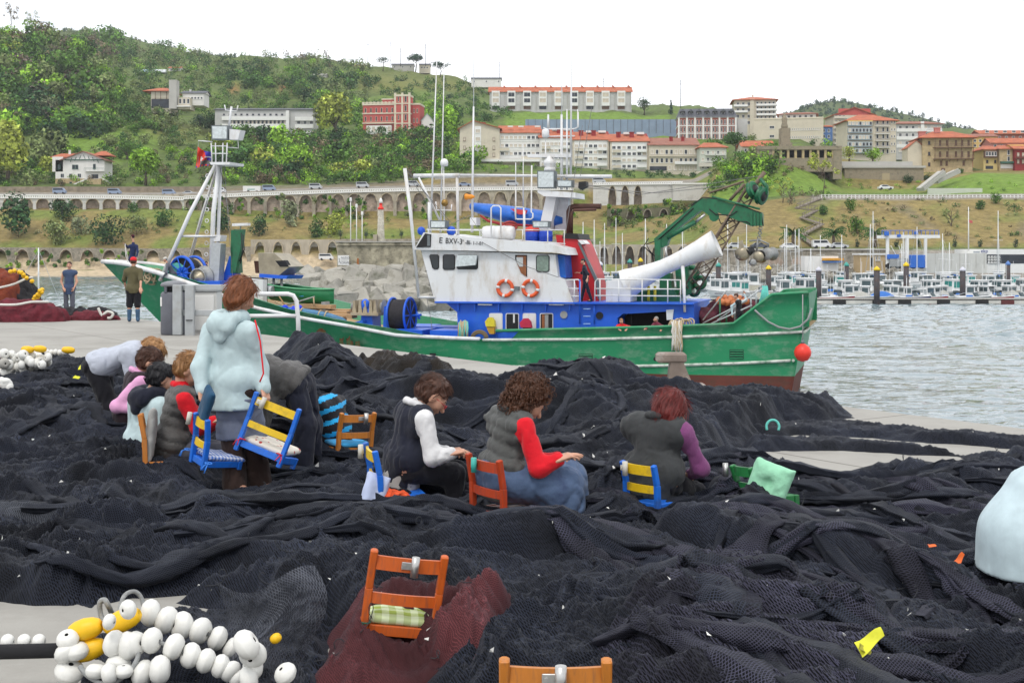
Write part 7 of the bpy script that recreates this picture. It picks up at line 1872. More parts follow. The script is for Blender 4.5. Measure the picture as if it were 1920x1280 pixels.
  # stepped row of apartment houses
 b=Bld('apartment_house','cream gabled apartment house at the left end of the stepped row',862,937,241,300,486,15,W_CREAM,0);b.gable(14,TILE,.9,True,skew=-2.5);b.windows((871,926),(261,277,290),4.5,7,SHUT,WP);b.slab(890,902,237,300,TRIMW,.25,'bay');b.windows((896,),(246,261,276,291),9,7,TRIMW,WP,y=-.25)
 b.slab(848,1012,299,304,TRIMW,2.2,'terrace_wall');b.chimney(905,228,238,8,6,W_RED)
 b=Bld('apartment_house','white balconied apartment wing beside the cream gabled end',937,1012,249,309,487,13,W_WHITE);b.gable(17,TILE,.6,False,y1=20)
 for py in(260,276,291):b.slab(937,1012,py-5.5,py+5.5,TRIMW,.1,'white_band')
 b.windows(lin(942,1008,9),(258,273,288),6.4,6.2,TRIMW,WG,y=-.11,alt=WP,seed=4);b.balcony(937,955,283,5,1.4,W_CREAM,solid=True);b.balcony(978,1012,299,5,1.4,W_CREAM,solid=True);b.slab(937,1012,300,310,W_CREAM,.4,'ground_floor')
 for x0 in(952,972,1003):b.slab(x0,x0+10,235,237.5,TRIMW,-2,'skylight',depth=3.2)
 for k,(x0,x1,ye,yb,lab)in enumerate(((1012,1074,258,318,'white apartment house behind the radar mast'),(1074,1142,262,319,'white apartment house right of the mast with brown blinds'),(1144,1216,265,322,'white apartment house with pale end wall, third from the right in the stepped row'))):
  b=Bld('apartment_house',lab,x0,x1,ye,yb,484-k*2,15,(W_WHITE,W_CREAM,W_CREAM)[k]);b.gable(20-k,TILE,.6,False,y1=24)
  b.slab(x0+3,x1-3,ye+2,yb-4,TRIMW,.12,'facade_panel')
  for py in lin(ye+13,yb-15,3):b.balcony(x1-22,x1-4,py+7,4.5,1.2,TRIMW,solid=True);b.balcony(x0+4,x0+20,py+8,4.5,1.2,W_CREAM,solid=True)
  b.windows(lin(x0+7,x1-8,7),lin(ye+12,yb-10,4),7,6,TRIMW,WP,y=-.13,alt=WG,seed=k+5)
  for q in(.25,.6):b.chimney(x0+(x1-x0)*q,ye-19,ye-9,8,6,W_RED)
  m=MB();m.prism([(b.w/2-.2,0,b.h),(b.w/2-.2,12,b.h+(22-k)*b.pxm),(b.w/2-.2,12,b.h)],[(b.w/2+.5,0,b.h),(b.w/2+.5,12,b.h+(22-k)*b.pxm),(b.w/2+.5,12,b.h)]);b.add('gable_parapet',m,W_RED)
  for q in(.4,.75):b.slab(x0+(x1-x0)*q,x0+(x1-x0)*q+14,ye-21,ye-17,TRIMW,-8,'roof_light',depth=10)
 b=Bld('apartment_house','cream apartment house with a brown roof and long rows of tall windows',1217,1310,272,322,478,14,W_CREAM);b.gable(17,TILED,.6,False,y1=22);b.windows(lin(1223,1304,10),(285,301),5.5,8.5,TRIMW,WG,alt=WP,seed=3);b.slab(1217,1310,292,294,W_CREAM,.6,'string_course');b.balcony(1265,1310,308,5,1.2,TRIMW,solid=True);b.slab(1218,1250,312,320,WG,.2,'shopfront');b.windows(lin(1256,1305,6),(315,),5,8,TRIMW,WP)
 for px in(1262,1284):b.chimney(px,255,264,6,6,W_RED)
 b=Bld('house','pale green-white house with a red roof beside the umbrella pine',1312,1362,276,334,470,13,wallm('render_mint',(.50,.53,.46)));b.hip(11,TILE,.7,.5);b.windows(lin(1318,1356,5),(286,299,313),5,6,TRIMW,WG,alt=WP,seed=8);b.balcony(1322,1360,304,4.5,1.2,TRIMW);b.balcony(1322,1360,291,4.5,1.2,TRIMW);b.slab(1310,1335,306,313,M('awning',(.55,.52,.46),.8),1.4,'awning');b.slab(1290,1345,322,337,W_CREAM,1.5,'lower_storey');b.windows((1300,1330),(329,),3,7,TRIMW,WG,y=-1.5)
 b=Bld('house','low cream house with a red roof right of the umbrella pine',1392,1450,274,292,455,10,W_CREAM);b.gable(11,TILE,.7,False);b.windows(lin(1398,1444,4),(282,),5,6)
 # striped brick block, tower, civic hall, blue house
 b=Bld('apartment_block','brick and white striped block with a grey mansard roof',1272,1380,220,262,566,14,W_BRICK,-4);m=MB();m.prism([(-b.w/2-.5,-.5,b.h),(b.w/2+.5,-.5,b.h),(b.w/2-1,4,b.h+4.2),(-b.w/2+1,4,b.h+4.2)],[(-b.w/2-.5,14.5,b.h),(b.w/2+.5,14.5,b.h),(b.w/2-1,11,b.h+4.2),(-b.w/2+1,11,b.h+4.2)]);b.add('mansard_roof',m,SLATE)
 for px in lin(1273,1379,8):b.slab(px-1.6,px+1.6,219,262,TRIMW,.3,'pilaster')
 for py in(220,236,250):b.band(py,1.8,TRIMW,.25)
 b.windows([a+q for a in lin(1280.5,1371,7)for q in(-3,3)],(229,243,256),3.2,8.5,TRIMW,WG);b.windows(lin(1280.5,1371,7),(213,),5,6,TRIMW,WG,y=1.2)
 for px in lin(1280.5,1371,7):m=MB();m.prism([(b.lx(px-5),-.2,b.lz(209)),(b.lx(px),-.2,b.lz(204)),(b.lx(px+5),-.2,b.lz(209))],[(b.lx(px-5),4,b.lz(209)),(b.lx(px),4,b.lz(204)),(b.lx(px+5),4,b.lz(209))]);b.add('dormer',m,SLATE)
 b.slab(1380,1402,222,262,W_GREY,-3,'grey_wing',depth=12)
 b=Bld('apartment_tower','cream apartment tower with a red pyramid roof and stacked balconies',1378,1454,187,262,600,18,W_CREAM,-6);b.hip(9,TILE,1.2,.2);b.windows(lin(1384,1404,3),(195,206,218,230),5,6,TRIMW,WG);b.windows(lin(1420,1450,5),(194,203,212,221,231),4,5.5,TRIMW,WG)
 for py in(199,208,217,226):b.balcony(1418,1456,py,3.6,1.6,TRIMW,W_GREY,solid=True)
 for py in(200,211):b.balcony(1376,1402,py,3.4,1.5,TRIMW,W_GREY,solid=True)
 b.slab(1406,1414,186,262,W_CREAM,.8,'stair_shaft');b.chimney(1414,175,180,3,8,W_CREAM)
 b=Bld('civic_hall','broad cream hall with a long row of small windows',1416,1540,222,268,545,18,W_CREAM,-14);b.windows(lin(1482,1536,15),(243,258),1.8,4.6,TRIMW,WG);b.windows((1448,),(238,255),9,5,TRIMW,WG);b.slab(1414,1542,221,223.5,TRIM,.2,'parapet')
 b.slab(1460,1528,212,222,TRIMW,-5,'attic',depth=14);b.windows(lin(1468,1520,6),(217,),5,5,TRIMW,WG,y=4.9);b.hip(5,TILED,.6,.6,b.lz(212),b.lx(1458),b.lx(1530),4,16)
 b=Bld('house','small blue house between the civic hall and the glass-fronted block',1539,1561,238,266,550,10,W_BLUE);b.gable(4,TILE,.4,False);b.windows((1545,1554),(245,256),4,6,TRIMW,WG)
 # pink-topped and glass-fronted block
 b=Bld('apartment_block','block with a pink gable and striped balconies behind the glass-fronted one',1563,1640,216,275,560,16,W_CREAM);b.gable(14,TILE,.8,True,wall=W_PINK);b.slab(1572,1632,204,216,W_PINK,.1,'pink_storey')
 for py in lin(222,270,6):b.balcony(1563,1588,py,3.5,1.3,W_CREAM,TRIMW,solid=True)
 b.windows((1568,1575,1582),lin(219,267,6),5,5,TRIMW,WG)
 b=Bld('apartment_block','cream block with glazed blue-grey galleries and a bright red roof',1588,1680,226,300,470,16,W_CREAM,0);b.hip(15,TILE,1.1,.3);GB=M('gallery_blue',(.22,.29,.33),.3,.2,.4)
 for py in(232,245,258,271,283):b.slab(1589,1634,py-4.5,py+5,GB,1.1,'gallery');b.windows(lin(1592,1631,7),(py,),5,7,TRIMW,WG,y=-1.1,sill=False,alt=WP,seed=py)
 for py in(237,251,264,277):b.balcony(1640,1667,py,4,1.4,RAILM)
 b.windows((1645,1656,1664),(229,243,256,270,284),4.4,8,TRIMW,WG);b.windows((1672,1677),(229,243,256,270,284),2.6,5,TRIMW,WG);b.slab(1588,1635,226.5,229,W_OCHRE,1.15,'eave_panel')
 b=Bld('apartment_block','grey and white banded block behind the balcony house',1681,1766,232,290,500,16,W_GREY);b.hip(8,TILED,.8,.6)
 for py in(244,259,274):b.slab(1681,1766,py-3,py+3.4,TRIMW,.3,'white_band')
 b.windows(lin(1688,1760,7),(239,253,268,282),5.5,6,TRIMW,WG,alt=WP,seed=12);b.slab(1726,1732,228,290,TRIMW,.6,'stair_strip');b.balcony(1736,1766,262,4,1.2,RAILM);b.balcony(1736,1766,247,4,1.2,RAILM)
 # honey-stone house with dark timber balconies
 b=Bld('balcony_house','honey-stone house with two dark timber balconies and a red hip roof',1731,1822,258,323,432,14,W_STONE,-5);b.hip(15,TILE,1.6,.4);b.windows((1743,),(268,288,308),4.5,7,SHUT,WG);b.windows((1763,1776,1792,1803,1815),(268,289),4,10,SHUT,SHUT);b.windows((1765,1775,1806),(306,),4,9,SHUT,SHUT)
 for py in(277,298):b.balcony(1750,1824,py,6.5,1.5,WOODB,WOODB,bars=34)
 for px in(1752,1776,1800,1822):m=MB();m.bar((b.lx(px),-1.4,b.lz(298)),(b.lx(px),-1.4,b.lz(258)),.16);b.add('balcony_post',m,WOODB)
 for px in lin(1752,1822,6):m=MB();m.bar((b.lx(px),-1.3,b.lz(299)),(b.lx(px),0,b.lz(303)),.14);b.add('bracket',m,WOODB)
 b.slab(1765,1772,315,323,SHUT,.1,'door');b.chimney(1764,238,247,10,5,W_SALMON);b.chimney(1741,243,253,12,9,W_SALMON);b.slab(1705,1731,276,316,W_CREAM,-1,'side_wing',depth=10);b.gable(13,TILE,.3,True,b.lz(276),b.lx(1705),b.lx(1736),1,10,W_CREAM)
 # right-hand edge houses
 b=Bld('terrace_row','brick-roofed row with white dormers at the right edge of the skyline',1838,1960,251,266,560,12,W_BRICK);b.gable(8,TILE,.6,False);b.windows(lin(1850,1950,7),(247,),7,4,TRIMW,WG,y=-.5);b.windows(lin(1848,1952,9),(259,),5,7,TRIMW,WG)
 b=Bld('house','ochre house with white windows between the stone house and the yellow one',1820,1870,256,280,520,11,W_OCHRE);b.gable(6,TILED,.6,False);b.windows((1828,1838,1852,1860),(264,273),5,5,TRIMW,WG)
 b=Bld('house','yellow house with a glazed bay and red roof near the right edge',1844,1876,280,317,440,11,W_YELLOW);b.hip(9,TILE,.7,.4);b.slab(1844,1868,283,296,WOODB,1.2,'glazed_bay');b.windows(lin(1848,1864,4),(289,),4.4,8,TRIMW,WG,y=-1.2);b.windows((1851,1866),(303,),4,6,SHUT,WG);b.slab(1848,1862,311,317,WG,.1,'shop_window')
 b=Bld('house','narrow stone-fronted house with a green awning near the right edge',1874,1903,279,317,438,11,W_STONE);b.hip(9,TILE,.7,.4);b.windows((1891,),(286,298),5,9,TRIMW,WG);b.slab(1875,1902,303,307,SHG,1.2,'awning');b.slab(1876,1901,308,316,TRIMW,.2,'shopfront')
 b=Bld('house','dark red timber-fronted house at the right edge',1903,1950,279,318,436,11,W_RED);b.gable(10,TILE,.7,False);b.windows(lin(1909,1946,5),(290,303),5,8,SHUT,WP);b.balcony(1903,1950,297,5,1.2,WOODB,WOODB);b.slab(1900,1950,270,279,W_OCHRE,-3,'upper_storey',depth=9)
 b=Bld('house','red-roofed low houses behind the yellow house',1822,1846,290,317,450,9,W_SALMON);b.gable(10,TILED,.5,False);b.windows((1830,1840),(300,310),4,5)
 b=Bld('apartment_block','far red-roofed block at the right edge behind the row',1858,1930,268,292,500,10,W_SALMON);b.gable(10,TILE,.6,False);b.windows(lin(1866,1924,6),(274,283),5,6)
 # sheds on the ridge
 for x0,x1,y0,y1,d,lab,wm,rm in((583,612,141,150,790,'small ruined grey house on the slope of the main ridge',W_CONC,W_CONC),(884,940,148,158,800,'long low white shed on the skyline',W_WHITE,SLATE),(786,806,122,132,845,'small pale farmhouse behind the skyline pines',W_CREAM,SLATE),(735,775,122,130,850,'low grey roofed farm building on the skyline',W_CONC,SLATE),(664,682,124,130,860,'tiny pale hut at the left of the skyline pines',W_CREAM,TILED),(316,338,128,135,820,'white hut beside the greenhouses on the far slope',W_WHITE,TILE)):
  b=Bld('shed',lab,x0,x1,y0,y1,d,8,wm);b.gable(3.5,rm,.4,False);b.windows(lin(x0+5,x1-5,3),((y0+y1)/2,),3,3)
 for x0,x1,lab in((285,312,'white plastic greenhouse tunnel on the far slope'),(258,282,'bluish greenhouse tunnel on the far slope')):
  d=815;p=P((x0+x1)/2,137,d);t=thing('greenhouse',lab,'greenhouse',p);m=MB();w=(x1-x0)/F*d/2;m.prism([(-w,2.4*math.cos(a),2.2*math.sin(a))for a in lin(0,math.pi,9)],[(w,2.4*math.cos(a),2.2*math.sin(a))for a in lin(0,math.pi,9)]);m.build('cover',M('plastic_white',(.6,.64,.66),.4)if x0>283 else M('plastic_blue',(.35,.48,.62),.4),t);m=MB();m.cbox(w-.05,w+.02,-.5,.5,0,1.6);m.build('door',SHG,t)
  # blue-grey screen fence below the hilltop
 t=Bld('screen_fence','long blue-grey sheet fence below the hilltop terrace',985,1276,224,250,600,.3,M('sheet_bluegrey',(.20,.26,.36),.6,.1,.3),cat='fence')
 for px in lin(990,1270,22):t.slab(px,px+.7,223.5,250,SLATE,.12,'post')
 # stone fort with its colonnade, and the monument on top
 FST=wallm('fort_stone',(.27,.23,.165),scale=.5,var=.3,stain=(.08,.075,.06),sscale=.5,samt=.8,bump=.4,bscale=2,dscale=.2)
 b=Bld('colonnade','weathered stone colonnade terrace on the green mound',1422,1576,276,318,392,9,None);b.slab(1422,1576,296,322,FST,.0,'base_wall',depth=9);b.slab(1420,1578,274,281,FST,.5,'entablature',depth=9);b.slab(1446,1570,281,296,DARK,-3.5,'recess',depth=9)
 for px in lin(1450,1562,9):b.slab(px-2.2,px+2.2,281,297,W_STONE,.05,'pillar',depth=.8)
 b.slab(1420,1448,281,297,FST,.1,'end_block',depth=9);b.slab(1562,1578,276,336,FST,.3,'end_tower',depth=9)
 b=Bld('monument','stone monument with a statue standing above the colonnade',1465,1482,240,274,400,4,FST);b.slab(1462,1485,268,276,FST,.6,'plinth',depth=4.6);m=MB();m.lathe([(1.0,0),(1.1,.8),(.8,1.8),(.95,3.0),(.6,3.7),(.35,4.1),(.38,4.5),(.12,4.9)],9,Matrix.Translation((0,2,b.h)));b.add('statue',m,FST)
 b=Bld('retaining_wall','tall streaked stone retaining wall below the town houses',1584,1732,314,357,402,6,FST,0,cat='wall');b.slab(1580,1735,311,315,W_CONC,.5,'coping',depth=6.5);b.slab(1580,1715,302,312,W_CONC,-2,'parapet',depth=3);b.slab(1654,1668,325,357,wallm('stone_pale',(.36,.30,.19)),.1,'patched_niche')
 # steps and pale walls on the right
 for(x0,y0,x1,y1,lab,d)in((1726,358,1766,326,'stone stair climbing to the right from the promenade',372),(1752,344,1794,324,'upper flight of the stone stair by the balcony house',380)):
  a,c=P(x0,y0,d),P(x1,y1,d+8);t=thing('stair',lab,'stair',a);m=MB();v=c-a;m.bar((0,0,.4),v+Vector((0,0,.4)),2.5,1.0);m.build('flight',W_CONC,t);m=MB();m.bar((0,-1.3,1.0),v+Vector((0,-1.3,1.0)),.25,.45);m.build('parapet',W_CONC,t)
 b=Bld('garden_wall','pale green-white wall along the promenade below the grass bank',1740,1842,353,366,362,.6,wallm('render_palegreen',(.48,.52,.43)),cat='wall',z_extra=.5)
 b=Bld('promenade_fence','white post fence along the edge of the promenade above the dry slope',1540,1930,365,373,347,.1,None,cat='fence')
 m=MB()
 for px in lin(1540,1930,56):m.cbox(b.lx(px)-.09,b.lx(px)+.09,-.09,.09,0,1.25)
 m.cbox(b.lx(1540),b.lx(1930),-.05,.05,1.05,1.15);m.cbox(b.lx(1540),b.lx(1930),-.05,.05,.5,.58);b.add('post_and_rail',m,TRIMW)
 # zigzag wooden steps on the slope
 t=thing('wooden_steps','zigzag wooden steps climbing the dry slope','stairs',P(1520,470,302));rt=rootmat(t).inverted();pts=[(1523,462,303),(1500,446,312),(1540,424,322),(1502,412,328),(1530,398,336),(1492,394,338),(1536,376,345)]
 for a,c in zip(pts[:-1],pts[1:]):
  p,q=rt@P(*a),rt@P(*c);up=Vector((0,-.6,.5));m=MB();m.bar(p+up,q+up,1.3,.25);m.build('flight',M('wood_weathered',(.20,.17,.14),.9,.2,2),t);m=MB();m.bar(p+up+Vector((0,-.7,1.1)),q+up+Vector((0,-.7,1.1)),.10,.14);n=7
  for k in range(n+1):u=p.lerp(q,k/n)+up;m.bar(u+Vector((0,-.7,0)),u+Vector((0,-.7,1.1)),.09)
  m.build('handrail',M('wood_weathered',(.2,.17,.14)),t)
  # poles on the skyline
 for px,y0,y1,d,lab in((690,80,118,850,'aerial pole, leftmost on the skyline'),(733,78,125,850,'tallest aerial pole left of the umbrella pine'),(751,90,122,850,'short aerial pole left of the umbrella pine'),(798,82,122,840,'dark aerial pole right of the umbrella pine'),(937,117,150,830,'lattice pole above the long white shed'),(1132,146,166,820,'double-armed pole behind the white terrace'),(1276,150,204,760,'tall pylon right of the white terrace')):
  t=thing('pole',lab,'pole',P(px,y1+3,d));h=(y1+3-y0)/F*d;m=MB();m.tube([(0,0,0),(0,0,h)],[.22,.14],5);m.build('shaft',SLATE,t);m=MB()
  for k in range(3):m.bar((-.9+.15*k,0,h-.3-k*1.1),(.9-.15*k,0,h-.3-k*1.1),.14)
  m.build('crossarm',SLATE,t)
town()
# ---------------------------------------------------------------- arcaded roads and walls along the shore
ARST=wallm('arcade_stone',(.38,.34,.27),scale=.6,var=.18,stain=(.14,.125,.10),sscale=.35,samt=.7,stretch=(1,1,.4));ARD=wallm('arcade_back',(.40,.32,.26),scale=.4,var=.5,stain=(.11,.10,.075),sscale=.5,samt=.8);ARW=wallm('arcade_white',(.55,.54,.51),stain=(.30,.29,.26),sscale=.3,samt=.7)
SEAW=wallm('seawall_stone',(.27,.245,.20),scale=1.1,var=.35,stain=(.075,.075,.055),sscale=.9,samt=.8,bump=.5,bscale=4,dscale=.1)
ARRIM=wallm('arch_ring_stone',(.44,.38,.27),scale=1,var=.25)
def arcade(name,label,pts,n,spring,frac=.72,mat=ARST,deep=3.0,parapet=3,cat='wall',rim=ARRIM,pmat=TRIMW,back=ARD,skip=()):
 """wall with real arched openings along points (px, py_top, py_base, distance); spring: share of the height where the arch springs"""
 t=thing(name,label,cat,P(pts[0][0],pts[0][2],pts[0][3]));inv=rootmat(t).inverted()
 xs=[p[0]for p in pts]
 def at(u):
  px=xs[0]+(xs[-1]-xs[0])*u;yt,yb,d=(float(np.interp(px,xs,[p[k]for p in pts]))for k in(1,2,3));return inv@P(px,yt,d),inv@P(px,yb,d)
 W=MB();B_=MB();PP=MB();seg=8
 for i in range(n):
  u0,u1=i/n,(i+1)/n;e=(1-frac)/2/n;us=[u0+e+(u1-u0-2*e)*k/seg for k in range(seg+1)]
  tp0,bt0=at(u0);tp1,bt1=at(u1)
  if i in skip:W.quad(bt0,bt1,tp1,tp0);continue
  for a,c in((u0,us[0]),(us[-1],u1)):
   p,q=at(a),at(c);W.quad(p[1],q[1],q[0],p[0])
  arc=[]
  for k,u in enumerate(us):
   tp,bt=at(u);v=2*k/seg-1;arc.append(bt+(tp-bt)*(spring+(.93-spring)*math.sqrt(max(0,1-v*v))*.96))
  for k in range(seg):
   W.quad(arc[k],arc[k+1],at(us[k+1])[0],at(us[k])[0]);dv=Vector((0,deep,0));B_.quad(arc[k],arc[k]+dv,arc[k+1]+dv,arc[k+1])
  l,r=at(us[0])[1],at(us[-1])[1];dv=Vector((0,deep,0));B_.quad(l,l+dv,arc[0]+dv,arc[0]);B_.quad(r,arc[-1],arc[-1]+dv,r+dv);B_.add([l+dv,r+dv]+[a+dv for a in arc[::-1]],[tuple(range(seg+3))])
  K=MB()
  for k in range(seg):K.bar(arc[k]+Vector((0,-.02,.1)),arc[k+1]+Vector((0,-.02,.1)),.22,.3,(0,1,0))
  K.build('arch_ring',rim,t)
 W.build('arched_wall',mat,t);B_.build('arch_recess',back,t)
 if parapet:
  hh=parapet/F*pts[0][3]
  m_=int((xs[-1]-xs[0])/3.4)
  for k in range(m_):
   a,c=at((k+.25)/m_)[0],at((k+.75)/m_)[0];PP.bar(a+Vector((0,.2,hh*.3)),c+Vector((0,.2,hh*.3)),.3,hh*.6,(0,0,1))
  for k in range(12):a,c=at(k/12)[0],at((k+1)/12)[0];PP.bar(a+Vector((0,.2,hh*.8)),c+Vector((0,.2,hh*.8)),.45,hh*.35,(0,0,1));PP.bar(a+Vector((0,-.15,-.12)),c+Vector((0,-.15,-.12)),.5,.4,(0,0,1))
  PP.build('balustrade',pmat,t)
 return t
def shore():
 arcade('viaduct','white arcaded road viaduct at the left above the dry slope',[(-60,370,394,412),(200,371,393,412),(345,374,395,412)],13,.48,.80,ARW,parapet=6,deep=1.6)
 arcade('viaduct','ivy-grown stone viaduct with dark arches behind the foremast and lighthouse',[(345,372,399,412),(470,366,405,412),(640,360,412,412),(760,357,418,412),(960,355,415,412),(1075,355,412,412)],24,.66,.80,ARST,parapet=5,deep=1.3)
 arcade('viaduct','whitewashed stretch of viaduct with three arches right of the wheelhouse',[(1112,346,386,404),(1180,345,384,404),(1280,344,378,404)],7,.35,.62,ARW,parapet=4,skip=(0,4,5,6))
 b=Bld('retaining_wall','white stone wall end of the viaduct below the pale town houses',1262,1338,345,364,400,4,ARW,cat='wall');b.slab(1260,1340,343,346,TRIMW,.3,'coping',depth=4.4)
 arcade('arcade','dark overgrown arches under the whitewashed viaduct',[(1138,392,428,396),(1290,388,424,396)],5,.55,.55,wallm('arcade_mossy',(.16,.15,.10),scale=.5,var=.4,stain=(.05,.09,.02),sscale=.5,samt=.9),parapet=0,rim=ARST)
 b=Bld('retaining_wall','light grey masonry wall under the apartment row',815,1112,327,353,437,4,wallm('masonry_grey',(.33,.32,.29),scale=.6,var=.2),cat='wall')
 b=Bld('retaining_wall','rough garden wall below the white villa',-40,420,350,366,436,3,wallm('wall_rubble',(.24,.20,.15),scale=.6,var=.3),cat='wall')
 arcade('arcade','overgrown stone arcade along the beach at the left',[(-60,463,506,374),(300,466,503,374),(470,462,500,374)],13,.42,.66,SEAW,parapet=0,rim=ARST)
 arcade('arcade','stone arcade with white shutters behind the metal hopper',[(470,449,494,376),(640,449,492,376)],5,.35,.62,ARST,parapet=0,back=TRIMW)
 b=Bld('retaining_wall','long stone wall at the foot of the grass slope behind the wheelhouse',640,1112,448,470,372,3,SEAW,cat='wall')
 arcade('arcade','row of arches in the sea wall right of the red funnel',[(1096,458,496,296),(1290,459,495,296)],8,.42,.72,ARST,parapet=0)
 b=Bld('sea_wall','long stone sea wall below the quay road behind the marina',1290,1668,468,500,296,3,SEAW,cat='wall');b.slab(1290,1668,466,469,W_CONC,.3,'coping',depth=3.4)
 for px in(1455,1498):
  m=MB();m.prism([(b.lx(px-14),-.06,b.lz(500))]+[(b.lx(px+14*math.cos(a)),-.06,b.lz(492-10*math.sin(a)))for a in lin(math.pi,0,9)]+[(b.lx(px+14),-.06,b.lz(500))],[(b.lx(px-14),.5,b.lz(500))]+[(b.lx(px+14*math.cos(a)),.5,b.lz(492-10*math.sin(a)))for a in lin(math.pi,0,9)]+[(b.lx(px+14),.5,b.lz(500))]);b.add('dark_arch',m,ARD)
  # beach side low wall, breakwater wall, lighthouse, poles
 BWL=wallm('breakwater_stone',(.33,.30,.22),scale=.8,var=.45,stain=(.085,.08,.055),sscale=1.0,samt=.85,bump=.7,bscale=2.5,dscale=.15)
 d=165;b=Bld('breakwater','thick stone breakwater wall behind the tumbled blocks',632,1080,460,518,d,7,BWL,cat='wall',z_extra=1.5);b.slab(630,1082,453.5,460,BWL,.25,'parapet',depth=1.6);b.slab(630,1082,452.5,454,W_CONC,.4,'coping',depth=1.9)
 m=MB();m.prism([(b.lx(668),-.03,b.lz(515)),(b.lx(674),-.03,b.lz(515)),(b.lx(672.5),-.03,b.lz(484)),(b.lx(669.5),-.03,b.lz(484))],[(b.lx(668),.02,b.lz(515)),(b.lx(674),.02,b.lz(515)),(b.lx(672.5),.02,b.lz(484)),(b.lx(669.5),.02,b.lz(484))]);b.add('rust_stain',m,M('rust_orange',(.34,.12,.03),.9,.3,3))
 t=thing('lighthouse','small stone lighthouse with a red and white lantern on the breakwater','lighthouse',P(714,455,169));k=169/F
 m=MB();m.lathe([(9*k,-1),(9*k,.3),(7.2*k,10*k),(5.0*k,62*k)],16);m.build('tower',wallm('lighthouse_stone',(.40,.38,.32),scale=2,var=.3,stain=(.16,.15,.13),sscale=3,samt=.6),t);m=MB();m.cbox(-13*k,-6*k,-1,1.2,-.5,15*k);m.build('hut',ARST,t)
 m=MB();m.lathe([(5.4*k,62*k),(5.4*k,66.5*k),(2.8*k,67*k),(2.6*k,73.5*k),(3.6*k,74*k)],14);m.build('gallery',REDB,t);m=MB();m.lathe([(3.4*k,74*k),(3.4*k,78*k),(2.2*k,82*k),(.4*k,84*k)],14);m.build('lantern',TRIMW,t)
 for px,y0,lab in((657.5,374,'tallest white lamp pole on the breakwater'),(668.5,386,'middle white lamp pole on the breakwater'),(679,400,'shortest white lamp pole on the breakwater')):
  t=thing('lamp_pole',lab,'lamp post',P(px,455,167));k=167/F;h=(455-y0)*k;m=MB();m.tube([(0,0,0),(0,0,h)],[.08,.06],6);m.build('pole',TRIMW,t);m=MB();m.bbox((0,0,h),(.28,.3,.5),.06);m.build('lamp',TRIMW,t)
  # sign with its writing
 t=thing('speed_sign','white speed limit board reading NUDOS and KORAPILO on the breakwater end','sign',P(644,497,163.5));k=163.5/F
 m=MB();m.bbox((0,0,9*k),(21*k,.08,18.5*k),.02);m.build('board',TRIMW,t);m=MB();m.cbox(-5*k,9.5*k,-.06,-.045,8.7*k,9.2*k);m.build('dividing_line',HATB,t)
 def txt(s,x,z,h,par,mat,xs=1.,y=-.05,name='lettering'):
  c=bpy.data.curves.new('t','FONT');c.body=s;c.size=h/.70;c.extrude=.004;o=bpy.data.objects.new('t',c);COL.objects.link(o);bpy.context.view_layer.update()
  me=bpy.data.meshes.new_from_object(o.evaluated_get(bpy.context.evaluated_depsgraph_get()));bpy.data.objects.remove(o);me.materials.append(mat);q=bpy.data.objects.new(name,me);link(q,par);q.matrix_local=Matrix.Translation((x,y,z))@Matrix.Rotation(R(90),4,'X')@Matrix.Diagonal((xs,1,1,1));return q
 L=M('sign_ink',(.05,.06,.10),.6);txt('3',-9.4*k,5*k,7.5*k,t,L,.6);txt('NUDOS',-4.6*k,11.5*k,4.2*k,t,L,.85);txt('KORAPILO',-6.0*k,2.4*k,4.2*k,t,L,.74)
 # tumbled concrete blocks
 g=np.random.default_rng(21);BLK=[wallm('block_concrete',(.34,.325,.285),scale=.5,var=.18,stain=(.13,.12,.085),sscale=.6,samt=.8,bump=.3,bscale=3,dscale=.1),wallm('block_dark',(.26,.25,.22),scale=.5,var=.25,stain=(.08,.085,.05),sscale=.7,samt=.8)]
 src=[]
 for q in range(4):
  m=MB();m.bbox((0,0,0),(2.3,2.2,2.0),.14);mo=m.build('concrete_block',BLK[q%2])
  v=np.array([x.co for x in mo.data.vertices]);mo.data.vertices.foreach_set('co',(v+g.normal(size=v.shape)*.07).astype(np.float32).ravel());src.append(mo)
 spots=[]
 for row,(py,d,n,x0,x1)in enumerate(((519,158,16,560,1010),(530,150,16,566,1010),(545,144,15,590,1010),(559,139,14,606,1010),(572,135,13,640,1010))):
  for i in range(n):spots.append((x0+(x1-x0)*(i+.5)/n+g.normal()*4,py+g.normal()*2,d,row,i))
 for k,(px,py,d,row,i)in enumerate(spots):
  o=src[k]if k<4 else src[k%4].copy()
  if k>=4:link(o,None)
  o.location=P(px,py,d);o.rotation_euler=(g.normal()*.5,g.normal()*.5,g.uniform(0,6.28));s=g.uniform(.9,1.2)*.97;o.scale=(s,s,s)
  tag(o,'concrete block tumbled with many others at the foot of the breakwater','concrete block','concrete blocks of the breakwater')
  # rock slope of the marina, one mass of stones
 VV=[];QQ=[];b_=0
 for k in range(900):
  px=g.uniform(1290,1720);t_=g.uniform(0,1);py=524-24*t_;d=268+22*t_;r=g.uniform(.35,.85);a=MB();a.sph((0,0,0),1,6,4)
  v=np.array(a.v)*r*g.uniform(.7,1.3,3)*(1+.18*g.normal(size=(len(a.v),1)))+np.array(P(px,py,d));VV.append(v);QQ.append(np.array(a.f)+b_);b_+=len(v)
 o=npmesh('rock_slope',np.concatenate(VV),np.concatenate(QQ),mats=[wallm('riprap',(.27,.255,.22),scale=.6,var=.5)],smooth=False);tag(o,'slope of loose grey stones behind the marina boats','rocks',kind='stuff')
